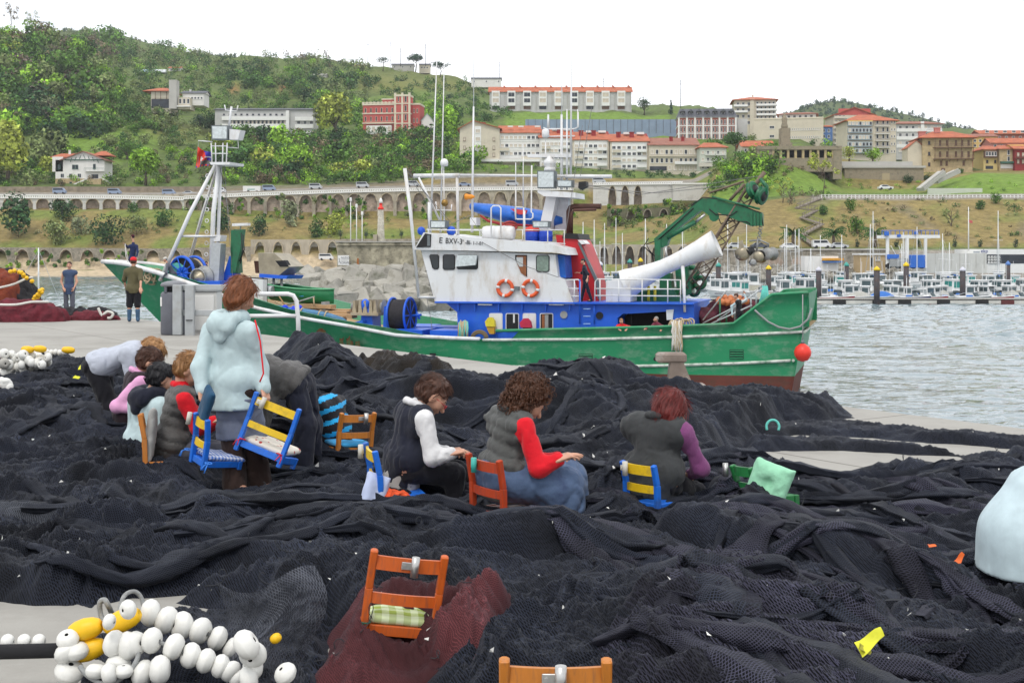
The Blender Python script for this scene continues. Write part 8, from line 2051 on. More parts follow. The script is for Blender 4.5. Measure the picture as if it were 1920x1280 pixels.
 # cars and vans
 def car(label,px,py,d,col,van=False,L=4.2,face=1):
  t=thing('parked_van' if van else 'parked_car',label,'van' if van else 'car',P(px,py,d),0 if face>0 else math.pi,'vehicles on the shore roads');bm_=M('car_'+col,{'white':(.62,.63,.64),'blue':(.22,.28,.40),'silver':(.42,.44,.46),'dark':(.05,.06,.08),'red':(.4,.03,.03)}[col],.3,.05,1,spec=.6)
  h=L/2;w=.85
  if van:pr=[(-h,.35),(-h,1.95),(h*.55,2.0),(h*.8,1.25),(h,1.05),(h,.35)];gl=[(-h*.9,1.25),(-h*.9,1.8),(h*.5,1.82),(h*.7,1.28)]
  else:pr=[(-h,.3),(-h,.85),(-h*.75,.95),(-h*.5,1.4),(h*.15,1.42),(h*.5,.95),(h,.8),(h,.3)];gl=[(-h*.66,.97),(-h*.46,1.33),(h*.12,1.34),(h*.42,.97)]
  m=MB();m.prism([(x,w,z)for x,z in pr],[(x,-w,z)for x,z in pr]);m.build('body',bm_,t);m=MB();m.prism([(x,w+.01,z)for x,z in gl],[(x,-w-.01,z)for x,z in gl]);m.build('window',WG,t)
  for x in(-h*.62,h*.62):m=MB();m.cyl((x,-w-.03,.32),(x,w+.03,.32),.33,n=12);m.build('wheel',RUBB,t)
  return t
 for k,(px,d,van,col,lab)in enumerate(((112,421,True,'blue','pale blue van on the left viaduct beside the dark shrub'),(215,421,True,'blue','pale blue van on the left viaduct, second from the left'),(317,421,True,'blue','pale blue van on the left viaduct below the green tree'),(355,423,False,'silver','silver car parked left of the foremast'),(412,421,True,'white','white van on the road just right of the foremast'),(505,421,True,'blue','blue van beside the white box trailer'),(592,421,True,'silver','silver van on the road above the ivy arches'),(680,421,True,'silver','silver van on the viaduct left of the side pole'),(775,421,True,'silver','silver van on the viaduct behind the side pole'),(871,421,False,'blue','light blue car on the viaduct left of the thick aerial'),(960,421,True,'silver','silver van on the viaduct above the blue tarpaulin'),(1123,412,True,'silver','silver van on the whitewashed viaduct'))):
  py=float(np.interp(px,[0,345,470,640,760,1075,1180],[366,370,363,357,354,352,343]))-3.5;car(lab,px,py,d,col,van)
 t=thing('box_trailer','white box trailer parked on the road right of the foremast','trailer',P(475,363,420));k=420/F;m=MB();m.cbox(-18*k,14*k,-1.2,1.2,.6,14*k);m.build('box',TRIMW,t);m=MB();m.cbox(-10*k,4*k,-1.23,-1.2,6*k,9*k);m.build('faded_lettering',M('print_faded',(.35,.45,.42),.7),t);m=MB();m.cyl((-8*k,-1.2,.5),(-8*k,1.2,.5),.5);m.cyl((8*k,-1.2,.5),(8*k,1.2,.5),.5);m.build('wheel',RUBB,t)
 for px,py,d,col,van,lab in((1540,465.5,299,'white',True,'white van on the quay road between two palms'),(1573,466,299,'silver',False,'silver car behind the white van on the quay road'),(1480,467,299,'white',False,'white car on the quay road left of the first palm'),(1424,466,299,'dark',False,'dark car behind the hanging hauler'),(1380,466,299,'silver',False,'silver car behind the white chute end'),(612,488,372,'white',True,'white van on the beach road behind the hopper'),(1660,356,366,'white',False,'white car at the foot of the streaked stone wall')):car(lab,px,py,d,col,van)
 # person on the beach
 person('tiny dark figure walking on the beach',0,180,(578,504),(578,499.5),(578,497.2),(180,0),top=C_black,bottom=C_black,hair=H_dark,hstyle='crop',pxfn=lambda q:np.array(P(q[0],q[1],360.)),legR=((577,507.5),(577,511)),legL=((579,507.5),(579.3,511)),armR=((576.6,502),(576.5,504.5)),armL=((579.4,502),(579.5,504.5)),sc=.95,res=.05)
shore()
# ---------------------------------------------------------------- marina
HW=M('gelcoat_white',(.70,.71,.71),.3,.04,1,spec=.5);HULLC={'red':M('hull_red',(.42,.015,.025),.3),'navy':M('hull_navy',(.015,.03,.16),.3),'green':M('hull_dkgreen',(.01,.10,.05),.3),'grey':M('hull_grey',(.35,.36,.36),.4),'white':HW,'cream':M('hull_cream',(.58,.54,.44),.4)}
TEAL_=M('canvas_teal',(.03,.22,.20),.7);CANB=M('canvas_blue',(.03,.14,.45),.7);CANG=M('canvas_grey',(.36,.36,.33),.8);SCR=M('screen_tint',(.06,.09,.10),.12,.4,1,spec=.7)
def hullmesh(L,Wd,H_,n=12):
 A=[]
 for i in range(n):
  t=i/(n-1);w=Wd/2*(1-max(0,(t-.4)/.6)**2.2)*(.9+.1*min(1,t*4))+.01;x=-L/2+L*t;sheer=H_*(1+.35*t*t);kx=x-(.12*L*t*t)
  A.append([(x,w,sheer),(kx*.985,w*.82,H_*.3),(kx*.97,w*.25,-.25),(kx*.97,-w*.25,-.25),(kx*.985,-w*.82,H_*.3),(x,-w,sheer)])
 return A
def boat(label,px,py,d,L,col,cabin=True,screen=True,mast=0,rz=0,tarp=None,cab='white',teal=False,name='motor_boat'):
 t=thing(name,label,'boat',P(px,py,d),rz,'small boats in the marina');Wd=L*.36;H_=L*.13;A=hullmesh(L,Wd,H_);n=len(A);m=MB();vs=[v for r in A for v in r];fs=[]
 for i in range(n-1):
  for k in range(5):fs.append((i*6+k,i*6+k+1,(i+1)*6+k+1,(i+1)*6+k))
 fs+=[(5,4,3,2,1,0),tuple((n-1)*6+k for k in range(6))]
 b=len(m.v);m.add(vs,fs);
 for i in range(n-1):
  for q in range(5):m.m[i*5+q]=0 if q in(0,4)else 1
 m.build('hull',[HULLC[col],HW],t)
 m=MB()
 for i in range(n-1):a,c=A[i],A[i+1];m.quad(Vector(a[0])-Vector((0,.08,.06)),Vector(c[0])-Vector((0,.08,.06)),Vector(c[5])+Vector((0,.08,-.06)),Vector(a[5])+Vector((0,.08,-.06)))
 m.tube([r[0]for r in A]+[r[5]for r in A[::-1]],.05,5,closed=True);m.build('deck',HW,t)
 if cabin:
  ch=L*.22;x0,x1=-L*.12,L*.2;w=Wd*.33;z0=H_;m=MB();m.prism([(x0,w,z0),(x1+.5,w,z0),(x1-.1,w*.9,z0+ch),(x0-.1,w*.9,z0+ch)],[(x0,-w,z0),(x1+.5,-w,z0),(x1-.1,-w*.9,z0+ch),(x0-.1,-w*.9,z0+ch)]);m.bbox(((x0+x1)/2,0,z0+ch+.05),(x1-x0+.7,w*2.1,.12),.05);m.prism([(x1+.4,w*.9,z0),(L*.36,w*.4,z0+.05),(x1+.3,w*.8,z0+ch*.35)],[(x1+.4,-w*.9,z0),(L*.36,-w*.4,z0+.05),(x1+.3,-w*.8,z0+ch*.35)]);m.build('cabin',HW,t)
  m=MB();g_=TEAL_ if teal else SCR
  for s in(-1,1):
   for a,c in((.08,.46),(.54,.92)):xa=x0+(x1-x0)*a;xc=x0+(x1-x0)*c;m.cbox(xa,xc,s*w*.95-.04,s*w*.95+.04,z0+ch*.42,z0+ch*.88)
  m.cbox(x0-.12,x0-.04,-w*.7,w*.7,z0+ch*.3,z0+ch*.85);m.bar((x1+.30,0,z0+ch*.45),(x1+.06,0,z0+ch*.92),w*1.5,.06);m.build('cabin_window',g_,t)
 elif screen:
  z0=H_*1.05;m=MB();w=Wd*.3;m.quad((L*.05,w,z0),(L*.16,w*.5,z0),(L*.08,w*.5,z0+.55),(-.02*L,w,z0+.5));m.quad((L*.16,w*.5,z0),(L*.16,-w*.5,z0),(L*.08,-w*.5,z0+.55),(L*.08,w*.5,z0+.55));m.quad((L*.16,-w*.5,z0),(L*.05,-w,z0),(-.02*L,-w,z0+.5),(L*.08,-w*.5,z0+.55));m.build('windscreen',SCR,t);m=MB();m.bbox((-L*.12,0,z0+.05),(L*.16,Wd*.5,.35),.06);m.build('seat',CANB if col!='red' else HW,t)
 if tarp is not None:
  m=MB();n2=9;V=[]
  for i in range(n2):
   u=i/(n2-1);x=-L*.42+L*.8*u;w=Wd/2*(1-max(0,(u-.45)/.55)**2)+.02;V.append([(x,w,H_*1.05),(x,w*.5,H_*1.05+.5*math.sin(math.pi*u)),(x,0,H_*1.05+.75*math.sin(math.pi*u)),(x,-w*.5,H_*1.05+.5*math.sin(math.pi*u)),(x,-w,H_*1.05)])
  m.add([v for r in V for v in r],[(i*5+k,i*5+k+1,(i+1)*5+k+1,(i+1)*5+k)for i in range(n2-1)for k in range(4)],True);m.build('cover',tarp,t)
 m=MB();hz=H_*1.3;m.tube([(L*.15,Wd*.42,hz),(L*.38,Wd*.24,hz+.35),(L*.50,0,hz+.45),(L*.38,-Wd*.24,hz+.35),(L*.15,-Wd*.42,hz)],.025,4);m.build('bow_rail',GALV,t)
 if mast:
  m=MB();m.tube([(L*.08,0,H_),(L*.08,0,mast)],[.10,.06],6);m.bar((L*.08,-.8,mast*.62),(L*.08,.8,mast*.62),.05);m.build('mast',HW,t);m=MB();m.tube([(L*.06,0,H_+1.3),(-L*.36,0,H_+1.2)],.12,6);m.build('boom',CANB,t);m=MB();m.tube([(L*.08,0,mast*.97),(L*.5,0,H_*1.3)],.02,4);m.tube([(L*.08,0,mast*.97),(-L*.48,0,H_)],.02,4);m.build('stay',GALV,t)
 else:
  m=MB();m.tube([(-L*.2,Wd*.2,H_),(-L*.2,Wd*.2,H_+L*.55)],.025,4);m.build('aerial',HW,t)
 return t
def marina():
 g=random.Random(4);wy=lambda d:HY+(EYE-WZ)*F/d
 # front row behind the pontoon
 FR=[(1570,'red','white open boat with a red bow stripe right behind the stern',None,1),(1612,'grey','grey boat under a grey canvas cover in the front row',CANG,0),(1655,'green','small boat with a dark green stripe and light blue cover',CANB,0),(1713,'navy','navy-striped open boat in the front row, left one',None,1),(1745,'red','red-striped open boat in the middle of the front row',None,1),(1780,'green','dark green-hulled open boat in the front row',None,1),(1826,'grey','grey-hulled boat right of the tall piling',None,1),(1868,'red','bright red and white speedboat near the right edge',None,1),(1912,'white','white boat cut off by the right edge, front row',None,1)]
 for k,(px,col,lab,tp,sc)in enumerate(FR):boat(lab,px,wy(158)-1,157+(k%3),4.3,col,False,bool(sc),0,R(-22+g.uniform(-8,8))+(0 if k%2 else R(8)),tp)
 SR=[(1352,1),(1390,1),(1432,0),(1470,1),(1512,1),(1552,0),(1585,1),(1625,1),(1672,1),(1706,0),(1748,1),(1790,1),(1838,1),(1880,1),(1925,1)]
 adj=['white cabin boat beside the wine-red net heap','cabin boat with teal windows behind the stern man','open white boat behind the stern post','white cabin boat behind the dark yellow-capped piling','boxy white cabin boat above the green stern','open boat with a seat box above the stern corner','white cabin boat left of the white-capped piling','white cabin boat with a rounded bow, middle of the second row','white cruiser behind the yellow-capped piling','open boat between two yellow-capped pilings','cruiser with a big windscreen beside the second yellow piling','cabin boat with a teal doorway','white cruiser right of the brown piling','tall white cruiser near the right edge','white cruiser cut off by the right edge']
 for k,(px,cb)in enumerate(SR):boat(adj[k],px,wy(176),172+g.uniform(0,10),g.uniform(6.2,7.4),g.choice(('white','white','cream','navy'))if k%4 else 'white',bool(cb),True,0,R(g.choice((70,95,110,-80,100))+g.uniform(-12,12)),None,teal=k in(1,11))
 TR=[1110,1140,1320,1345,1378,1412,1455,1490,1530,1575,1610,1650,1690,1735,1775,1815,1855,1900]
 for k,px in enumerate(TR):boat('white moored boat in the back row, number %s from the left among the masts'%('one two three four five six seven eight nine ten eleven twelve thirteen fourteen fifteen sixteen seventeen eighteen'.split()[k]),px,wy(208),202+g.uniform(0,16),g.uniform(6.5,8.),g.choice(('white','white','cream')),True,True,0,R(g.choice((80,100,-85))+g.uniform(-15,15)),None,teal=g.random()<.3)
 MS=[(1092,416),(1115,412),(1133,418),(1155,408),(1212,410),(1250,420),(1345,450),(1383,444),(1475,428),(1491,431),(1500,429),(1640,396),(1634,420),(1694,457),(1723,425),(1770,450),(1872,395),(1783,455),(1700,470),(1522,466)]
 for k,(px,y0)in enumerate(MS):
  d=215+(k*7)%26;mast=(wy(d)-y0)/F*d;boat('white sailing boat with a bare mast, number %s from the left'%('one two three four five six seven eight nine ten eleven twelve thirteen fourteen fifteen sixteen seventeen eighteen nineteen twenty'.split()[sorted(range(20),key=lambda q:MS[q][0]).index(k)]),px,wy(d),d,7.5,'white',True,True,mast,R(90+g.uniform(-20,20)),name='sailing_boat')
 W20='one two three four five six seven eight nine ten eleven twelve thirteen fourteen fifteen sixteen seventeen eighteen nineteen twenty'.split()
 for k in range(16):boat('small white boat in the row just behind the coloured bows, number %s from the left'%W20[k],1545+k*25+g.uniform(-4,4),wy(166),164+g.uniform(0,4),g.uniform(4.6,5.6),'white',k%3!=1,True,0,R(g.choice((80,100,60,-70))+g.uniform(-12,12)),CANG if k%5==4 else None)
 for k in range(14):
  px=1120+k*58+g.uniform(-16,16);d=232+g.uniform(0,22);boat('far white yacht among the back masts, number %s from the left'%W20[k],px,wy(d),d,7.2,'white',True,True,g.uniform(6.5,12.5),R(90+g.uniform(-25,25)),name='sailing_boat')
  # pontoon in the foreground of the marina
 t=thing('pontoon','long white floating pontoon with dark floats in front of the marina boats','pontoon',P(1640,wy(152),152));k=152/F;m=MB();m.bbox((0,.9,.55),(640*k,2.2,.22),.04);m.build('deck',M('pontoon_deck',(.40,.39,.36),.8),t);m=MB();m.cbox(-320*k,320*k,-.16,-.06,.05,.5);m.build('side_board',M('pontoon_side',(.55,.54,.50),.6,.15,1),t);m=MB();m.cbox(-320*k,320*k,-.2,-.12,.5,.62);m.build('rubbing_edge',RUBB,t)
 for px in(1357,1420,1480,1573,1647,1695,1768,1840,1888):m=MB();m.bbox(((px-1640)*k,-.1,.18),(24*k,.5,.62),.04);m.build('float',RUBB if px!=1888 else M('float_darkred',(.10,.02,.02),.6),t)
 for px,y0,y1,d,cap_,lab in((1347,492,532,185,'green','mooring pile with a green cap beside the lattice derrick'),(1441,497,536,175,'yellow','mooring pile with a yellow cap behind the hauler'),(1535,500,552,163,'white','mooring pile with a white cap above the stern'),(1587,491,528,190,'green','mooring pile with a green cap at the gangway'),(1644,499,571,151,'yellow','thick near mooring pile with a yellow cap'),(1699,491,542,170,'yellow','mooring pile with a yellow cap beside the boat lift'),(1805,500,548,162,'white','brown mooring pile with a pale cap at the right'),(1890,489,500,200,'blue','short pile with a blue cap near the right edge'),(1181,485,510,200,'green','mooring pile with a green cap behind the upper deck'),(1201,483,512,200,'yellow','mooring pile with a yellow cap behind the net chute'),(1126,490,520,195,'white','mooring pile with a white cap right of the funnel')):
  t=thing('mooring_pile',lab,'piling',P(px,wy(d),d),0,'mooring piles of the marina');k=d/F;h=(wy(d)-y0)*k;m=MB();m.tube([(0,0,-1),(0,0,h-8*k)],.36,12);m.build('pile',M('pile_dark',(.05,.045,.05),.7,.35,1.5,stain=(.13,.06,.04),sscale=1.2,samt=.6),t)
  m=MB();m.lathe([(.40,h-8*k),(.40,h-5*k),(.05,h)],12);m.build('cap',{'green':M('cap_green',(.05,.30,.25),.5),'yellow':M('cap_yellow',(.72,.50,.01),.5),'white':M('cap_pale',(.55,.55,.62),.5),'blue':M('cap_blue',(.08,.18,.45),.5)}[cap_],t)
  # travelling boat lift
 d=262;t=thing('boat_lift','blue and white travelling boat lift standing at the back of the marina','boat lift',P(1707,503,d));k=d/F;X=lambda px:(px-1707)*k;Z=lambda py:(503-py)*k
 for px,y in((1664,0),(1701,0),(1716,6),(1753,6)):m=MB();m.bar((X(px),y,Z(503)),(X(px),y,Z(446)),.55);m.build('leg',TRIMW,t)
 for x0,x1,y in((1653,1762,0),(1660,1762,6)):m=MB();m.bar((X(x0),y,Z(443.5)),(X(x1),y,Z(443.5)),.6,.65);m.build('beam',TRIMW,t)
 LB=M('lift_blue',(.02,.12,.48),.4);m=MB();m.bar((X(1653),0,Z(432)),(X(1760),0,Z(432)),.12)
 for px in lin(1654,1760,14):m.bar((X(px),0,Z(441)),(X(px),0,Z(432)),.10)
 m.build('catwalk_rail',LB,t)
 for px,py,w,h in((1661,438,8,8),(1684,442,6,5),(1716,437,6,6)):m=MB();m.bbox((X(px),-.5,Z(py)),(w*k,.8,h*k),.05);m.build('winch',LB,t)
 for x0,x1,y0,y1 in((1662,1684,477,486),(1666,1700,484,500),(1704,1733,478,502)):m=MB();m.bbox((X((x0+x1)/2),0,Z((y0+y1)/2)),((x1-x0)*k,1.6,(y1-y0)*k),.08);m.build('machine_housing',LB if y0!=484 else GREYM,t)
 for px in(1666,1684,1712,1728):m=MB();m.cyl((X(px),-.4,Z(503)+.5),(X(px),.4,Z(503)+.5),.6);m.build('wheel',RUBB,t)
 for x0,x1 in((1670,1690),(1685,1698)):m=MB();m.tube([(X(x0),0,Z(460)),(X((x0+x1)/2),0,Z(478)),(X(x1),0,Z(488))],.06,5);m.build('sling',TRIMW,t)
 # buildings at the back of the marina
 b=Bld('workshop','long pale grey boarded shed beside the boat lift',1733,1850,475,503,268,8,wallm('panel_pale',(.52,.52,.49)),z_extra=1)
 for px in lin(1738,1845,8):b.slab(px,px+.8,475,503,W_CONC,.06,'joint')
 b=Bld('workshop','white flat building with blue lettering at the right edge',1814,1960,467,503,272,8,TRIMW,z_extra=1);b.slab(1850,1960,477,494,WG,.05,'window_band');b.windows(lin(1854,1872,4),(481,486,491),4,3,TRIMW,WG,y=-.06)
 k_=272/F;c=bpy.data.curves.new('t','FONT');c.body='ekp';c.size=5.5*k_/.6;c.extrude=.01;o=bpy.data.objects.new('t',c);COL.objects.link(o);bpy.context.view_layer.update();me=bpy.data.meshes.new_from_object(o.evaluated_get(bpy.context.evaluated_depsgraph_get()));bpy.data.objects.remove(o);me.materials.append(M('ink_blue',(.03,.05,.22),.5));q=bpy.data.objects.new('lettering',me);link(q,b.t);q.matrix_local=Matrix.Translation((b.lx(1839),-.05,b.lz(473.5)))@Matrix.Rotation(R(90),4,'X')
 b.slab(1825,1837,471,474,M('ink_grey',(.3,.33,.36),.6),.03,'small_lettering')
 b=Bld('hut','sand-coloured hut left of the boat lift',1612,1660,477,503,272,5,wallm('render_sand',(.46,.34,.19)),z_extra=1);b.slab(1610,1662,475,478,TRIMW,.3,'roof_edge',depth=5.3);b.windows((1643,1648),(484,),3,8);b.slab(1632,1636,483,500,DARK,.05,'doorway')
 b=Bld('shed','white low shed behind the boats left of the hut',1509,1572,480,500,276,4,TRIMW,z_extra=1);b.slab(1541,1580,484,488,M('kayak_orange',(.62,.30,.03),.5),1.0,'stacked_board');b.slab(1541,1578,490,492,CANB,1.0,'stacked_board')
 # flagpole, and the little yacht out at the left
 t=thing('flagpole','tall white flagpole with a small red flag above the white building','flagpole',P(1816,470,270));k=270/F;m=MB();m.tube([(0,0,0),(0,0,82*k)],[.14,.08],6);m.build('pole',TRIMW,t);m=MB();m.quad((.1,0,58*k),(8*k,.2,56*k),(8*k,.2,51*k),(.1,0,53*k));m.build('flag',M('flag_small_red',(.5,.1,.1),.8),t)
 t=boat('small white sailing boat with a red hull stripe beyond the wine-red net heap',66,wy(110)-66,110,1,'red',False)if False else None
 d=120;b=boat('small sailing boat with a bright red hull beyond the wine-red net heap',66,536,d,5.2,'red',False,False,(536-405)/F*d,R(8),name='sailing_boat');b.location.z=WZ;b.location.y=(EYE-WZ)*F/(590-HY);b.location.x=(64-CX)/F*b.location.y
marina()
# ---------------------------------------------------------------- things on the quay
def props():
 g=np.random.default_rng(77)
 FW=M('float_white',(.68,.68,.65),.5,.06,8,bump=.2,bscale=25,stain=(.42,.40,.35),sscale=9,samt=.35,dscale=.004);FY=M('float_yellow',(.78,.46,.01),.45,.06,8,bump=.2,bscale=25,stain=(.6,.33,.02),sscale=7,samt=.3,dscale=.004);HOLE=M('float_hole',(.02,.02,.02),.8)
 def fmesh(R_,L_,mat,name):
  m=MB();h=L_/2;pr=[(R_*.17,-h*.9),(R_*.36,-h),(R_*.66,-h*.86),(R_*.9,-h*.52),(R_,-h*.1),(R_*1.01,0),(R_,h*.1),(R_*.9,h*.52),(R_*.66,h*.86),(R_*.36,h),(R_*.17,h*.9)]
  m.mat(0).lathe(pr,20,cap=False);m.mat(1).lathe([(R_*.17,-h*.9),(R_*.15,0),(R_*.17,h*.9)],12,cap=False);return m.build(name,[mat,HOLE])
 cache={}
 def flt(p,axis,R_,L_,mat,label,group):
  key=(round(R_,3),round(L_,3),mat.name)
  if key not in cache:o=cache[key]=fmesh(R_,L_,mat,'net_float')
  else:o=cache[key].copy();link(o,None)
  z=Vector(axis).normalized();o.location=p;o.rotation_euler=z.to_track_quat('Z','Y').to_euler();return tag(o,label,'float',group)
  # near pile: strings of white and yellow floats (photo positions, radius in photo pixels)
 d0=5.0
 S1=[(240,1158,2),(282,1148,24),(312,1162,25),(341,1172,25),(376,1182,24),(408,1196,22),(436,1215,21)]
 S2=[(214,1206,24),(239,1210,25),(254,1206,22),(285,1200,23),(326,1212,24),(357,1228,23),(386,1238,22),(413,1248,21),(433,1258,20),(448,1272,18)]
 S3=[(127,1198,20),(127,1222,24),(143,1220,22),(130,1258,26)]
 S4=[(462,1208,26),(474,1226,24),(474,1250,22),(466,1272,22),(535,1262,20),(222,1245,22),(180,1258,18),(205,1262,18),(240,1142,17),(205,1165,14),(232,1258,16),(300,1255,25),(268,1262,24)]
 Lw='white net float in the near pile at the bottom left, among many alike';gp='white floats of the near pile'
 def axis_of(seq,i):
  a,b=seq[max(0,i-1)],seq[min(len(seq)-1,i+1)];v=P(b[0],b[1],d0)-P(a[0],a[1],d0);v.y+=.05*v.length;return v if v.length>1e-4 else Vector((1,.2,0))
 for s,dd in((S1,5.25),(S2,5.0),(S3,5.05)):
  for i,(px,py,r)in enumerate(s):
   if r<5:continue
   flt(P(px,py,dd),axis_of(s,i)+Vector((0,g.normal()*.03,0)),r/F*dd*1.05,r/F*dd*1.45,FW,Lw,gp)
 for px,py,r in S4:flt(P(px,py,(4.86 if px>400 else 4.95)+g.normal()*.04),(g.normal(),g.normal()*.5,g.normal()*.5),r/F*5.1*1.05,r/F*5.1*1.45,FW,Lw,gp)
 for px,py,dx,dy,lab in((160,1179,30,-8,'yellow net float farthest left in the near pile'),(229,1163,32,-14,'yellow net float at the top of the near pile'),(164,1218,32,-10,'biggest yellow net float in the front of the near pile')):
  dd=5.0;v=P(px+dx,py+dy,dd)-P(px,py,dd);flt(P(px,py,dd+.1),v,21/F*dd,2.15*v.length,FY,lab,None)
 for i,px in enumerate((14,45,73)):
  o=flt(P(px,1203,5.1),(1,.1,0),.032,.05,FW,'white cork float in the flat row at the bottom left edge','flat row of cork floats')
 flt(P(517,1196,5.05),(1,0,.6),.02,.045,FY,'small yellow float under the coarse net right of the near pile',None)
 # net under and over the pile
 V,Q=mesh_sdf(lambda p:ell(p,(0,0,0),(.42,.26,.17))*1.+.05*np.abs(vn3(p*6,4))+.015*vn3(p*25,5),(-.55,-.4,-.25),(.55,.4,.3),.016)
 c=P(330,1290,5.05);o=npmesh('net_bundle',V,Q,mats=[NM_black],uv=V[:,[0,2]]*1.0+V[:,[1,1]]);o.location=(c.x-.02,c.y+.2,-.02);tag(o,'bundle of coarse black net under the near white floats','fishing net')
 # draped veil of open mesh over the floats at right
 n,mrow=90,70;u=np.linspace(0,1,n);v=np.linspace(0,1,mrow);U,Vv=np.meshgrid(u,v)
 A=np.array(P(262,1172,5.0));PX=400+190*U+24*np.sin(6*Vv);PY=1085+215*Vv+26*np.sin(5*U+2*Vv);DD=5.12+.35*(1-Vv)-.22*np.exp(-((U-.55)/.3)**2)
 DD=DD-.05*fbm(U*5,Vv*4,5,3)
 X=(PX-CX)/F*DD;Zz=np.maximum(EYE-(PY-HY)/F*DD,.03+.10*np.abs(fbm(U*7,Vv*6,9,3)));VV=np.stack([X,DD,Zz],-1).reshape(-1,3)
 o=npmesh('net_veil',VV,grid_quads(mrow,n),mats=[NM_veil],uv=np.stack([U*.95,Vv*.8+.04*fbm(U*4,Vv*4,2,2)],-1).reshape(-1,2));tag(o,'open-meshed black net veil draped beside the near floats','fishing net','black nets on the quay')
 # grey lines threaded through the floats
 def rope(label,pts,r,mat,cat='rope',group=None,n=5,name='rope'):
  q=[]
  pts=[Vector(p)for p in pts]
  for i in range(len(pts)-1):
   p0,p1,p2,p3=pts[max(0,i-1)],pts[i],pts[i+1],pts[min(len(pts)-1,i+2)]
   for k in range(n):
    t=k/n;q.append(.5*((2*p1)+(p2-p0)*t+(2*p0-5*p1+4*p2-p3)*t*t+(3*p1-p0-3*p2+p3)*t**3))
  q.append(pts[-1]);c=sum(q,Vector())/len(q);m=MB();m.tube([p-c for p in q],r,8);o=m.build(name,mat);o.location=c;return tag(o,label,cat,group)
 rope('grey rope loop standing up left of the near floats',[P(205,1178,5.15),P(190,1155,5.2),P(187,1130,5.2),P(196,1124,5.2),P(203,1135,5.2),P(210,1150,5.3)],.011,ROPEG)
 rope('grey rope arching over the top of the near floats',[P(222,1150,5.2),P(232,1118,5.25),P(250,1108,5.3),P(264,1118,5.32),P(270,1140,5.3)],.009,ROPEG)
 rope('grey line threaded through the upper string of white floats',[P(x,y+1,5.25)for x,y,r in S1[1:]],.008,ROPEG)
 rope('grey line threaded through the lower string of white floats',[P(x,y+1,5.0)for x,y,r in S2],.008,ROPEG)
 rope('grey rope hanging under the yellow floats',[P(150,1248,4.95),P(165,1266,4.93),P(200,1282,4.92),P(235,1265,4.93),P(255,1240,4.95),P(262,1215,5.0)],.010,ROPEG)
 rope('thin black strap of the flat cork row at the left edge',[P(-30,1222,5.05),P(60,1220,5.05),P(130,1218,5.1)],.03,M('strap_black',(.012,.012,.014),.9),n=6)
 # far float pile at the left edge
 gp2='white floats of the far pile';
 for k in range(46):
  px=g.uniform(2,92);py=700-(px-2)*.22+g.uniform(-38,2)*(1-(px-2)/150);d=16.3+g.normal()*.2;r=g.uniform(.055,.075)
  flt(P(px,py,d),(g.normal(),g.normal()*.6,g.normal()*.4),r,r*1.45,FW if k%9 else M('float_dirty',(.36,.35,.32),.6),'white net float in the far pile at the left edge, among many alike',gp2)
 for px,py,lab in((52,650,'yellow float on top of the far pile at the left edge'),(75,649,'long yellow float lying over the far pile'),(128,651,'yellow float under netting right of the far pile'),(2,692,'yellow float cut by the left edge at the far pile')):flt(P(px,py+5,16.2),(1,.2,-.1),.045,.16,FY,lab,None)
 for k in range(5):flt(P(88+k*8,660+k%2,16.4),(1,.3,0),.04,.06,FW,'small white float in the short row behind the far pile','short row of small floats')
 for k in range(6):flt(P(2+k*3,716+(k%3)*5,14.5),(g.normal(),g.normal(),.3),.06,.09,FW,'white net float in the little heap below the far pile at the left edge','little heap of floats')
 # far wine-red and black heap with yellow floats
 def heap(name,label,px,py,d,rx,ry,rz_,mat,seed,h=.05):
  V,Q=mesh_sdf(lambda p:ell(p,(0,0,0),(rx,ry,rz_))+.16*rz_*np.abs(vn3(p*2.4/rz_*.7,seed))+.05*vn3(p*7,seed+1)+.025*vn3(p*16,seed+2),(-rx-.3,-ry-.3,-.05),(rx+.3,ry+.3,rz_+.3),h)
  o=npmesh(name,V,Q,mats=[mat],uv=V[:,:2]*1.3+V[:,[2,2]]);o.location=(*P(px,py,d).to_2d(),0.);return tag(o,label,'fishing net')
 WINE2=M('net_wine_far',(.11,.013,.022),.92,.45,3.5,bump=.8,bscale=14,stain=(.03,.006,.01),sscale=3,samt=.7,dscale=.03);BLK2=M('net_black_far',(.016,.015,.018),.95,.5,3,bump=.8,bscale=14,dscale=.03);RUST2=M('net_rust_far',(.17,.035,.015),.92,.4,4,bump=.8,bscale=16,stain=(.07,.008,.012),sscale=3,samt=.7,dscale=.03)
 heap('net_heap','tall black net heap with yellow floats at the far left edge',8,575,36.5,1.15,1.0,1.42,BLK2,3);heap('net_heap','rust-red net lying on top of the far left black heap',-2,575,36.1,.85,.8,1.52,RUST2,5)
 heap('net_heap','wine-red net spread low along the far left quay',30,596,33.6,1.5,.6,.62,WINE2,8);heap('net_heap','low black and wine net between the two standing men',120,594,34.6,1.1,.5,.36,BLK2,9);heap('net_heap','small wine-red net with white rope near the man in the red cap',172,597,34.2,.75,.35,.26,WINE2,11);heap('net_heap','small black net humped behind the white rope loop',186,590,34.8,.5,.4,.34,BLK2,12)
 rope('white rope loop lying on the low nets beside the man in the red cap',[P(184,577,34.0),P(192,592,34.),P(206,596,34.),P(212,588,34.),P(202,584,34.),P(194,590,34.)],.035,ROPEW)
 rope('pale rope lying along the far left net heap',[P(-4,540,35.2),P(25,533,35.2),P(50,522,35.5),P(62,520,35.6)],.03,ROPEW);rope('pale corded line along the foot of the far left heap',[P(-4,571,33.),P(30,571,33.),P(60,566,33.2),P(92,566,33.4)],.03,ROPEW)
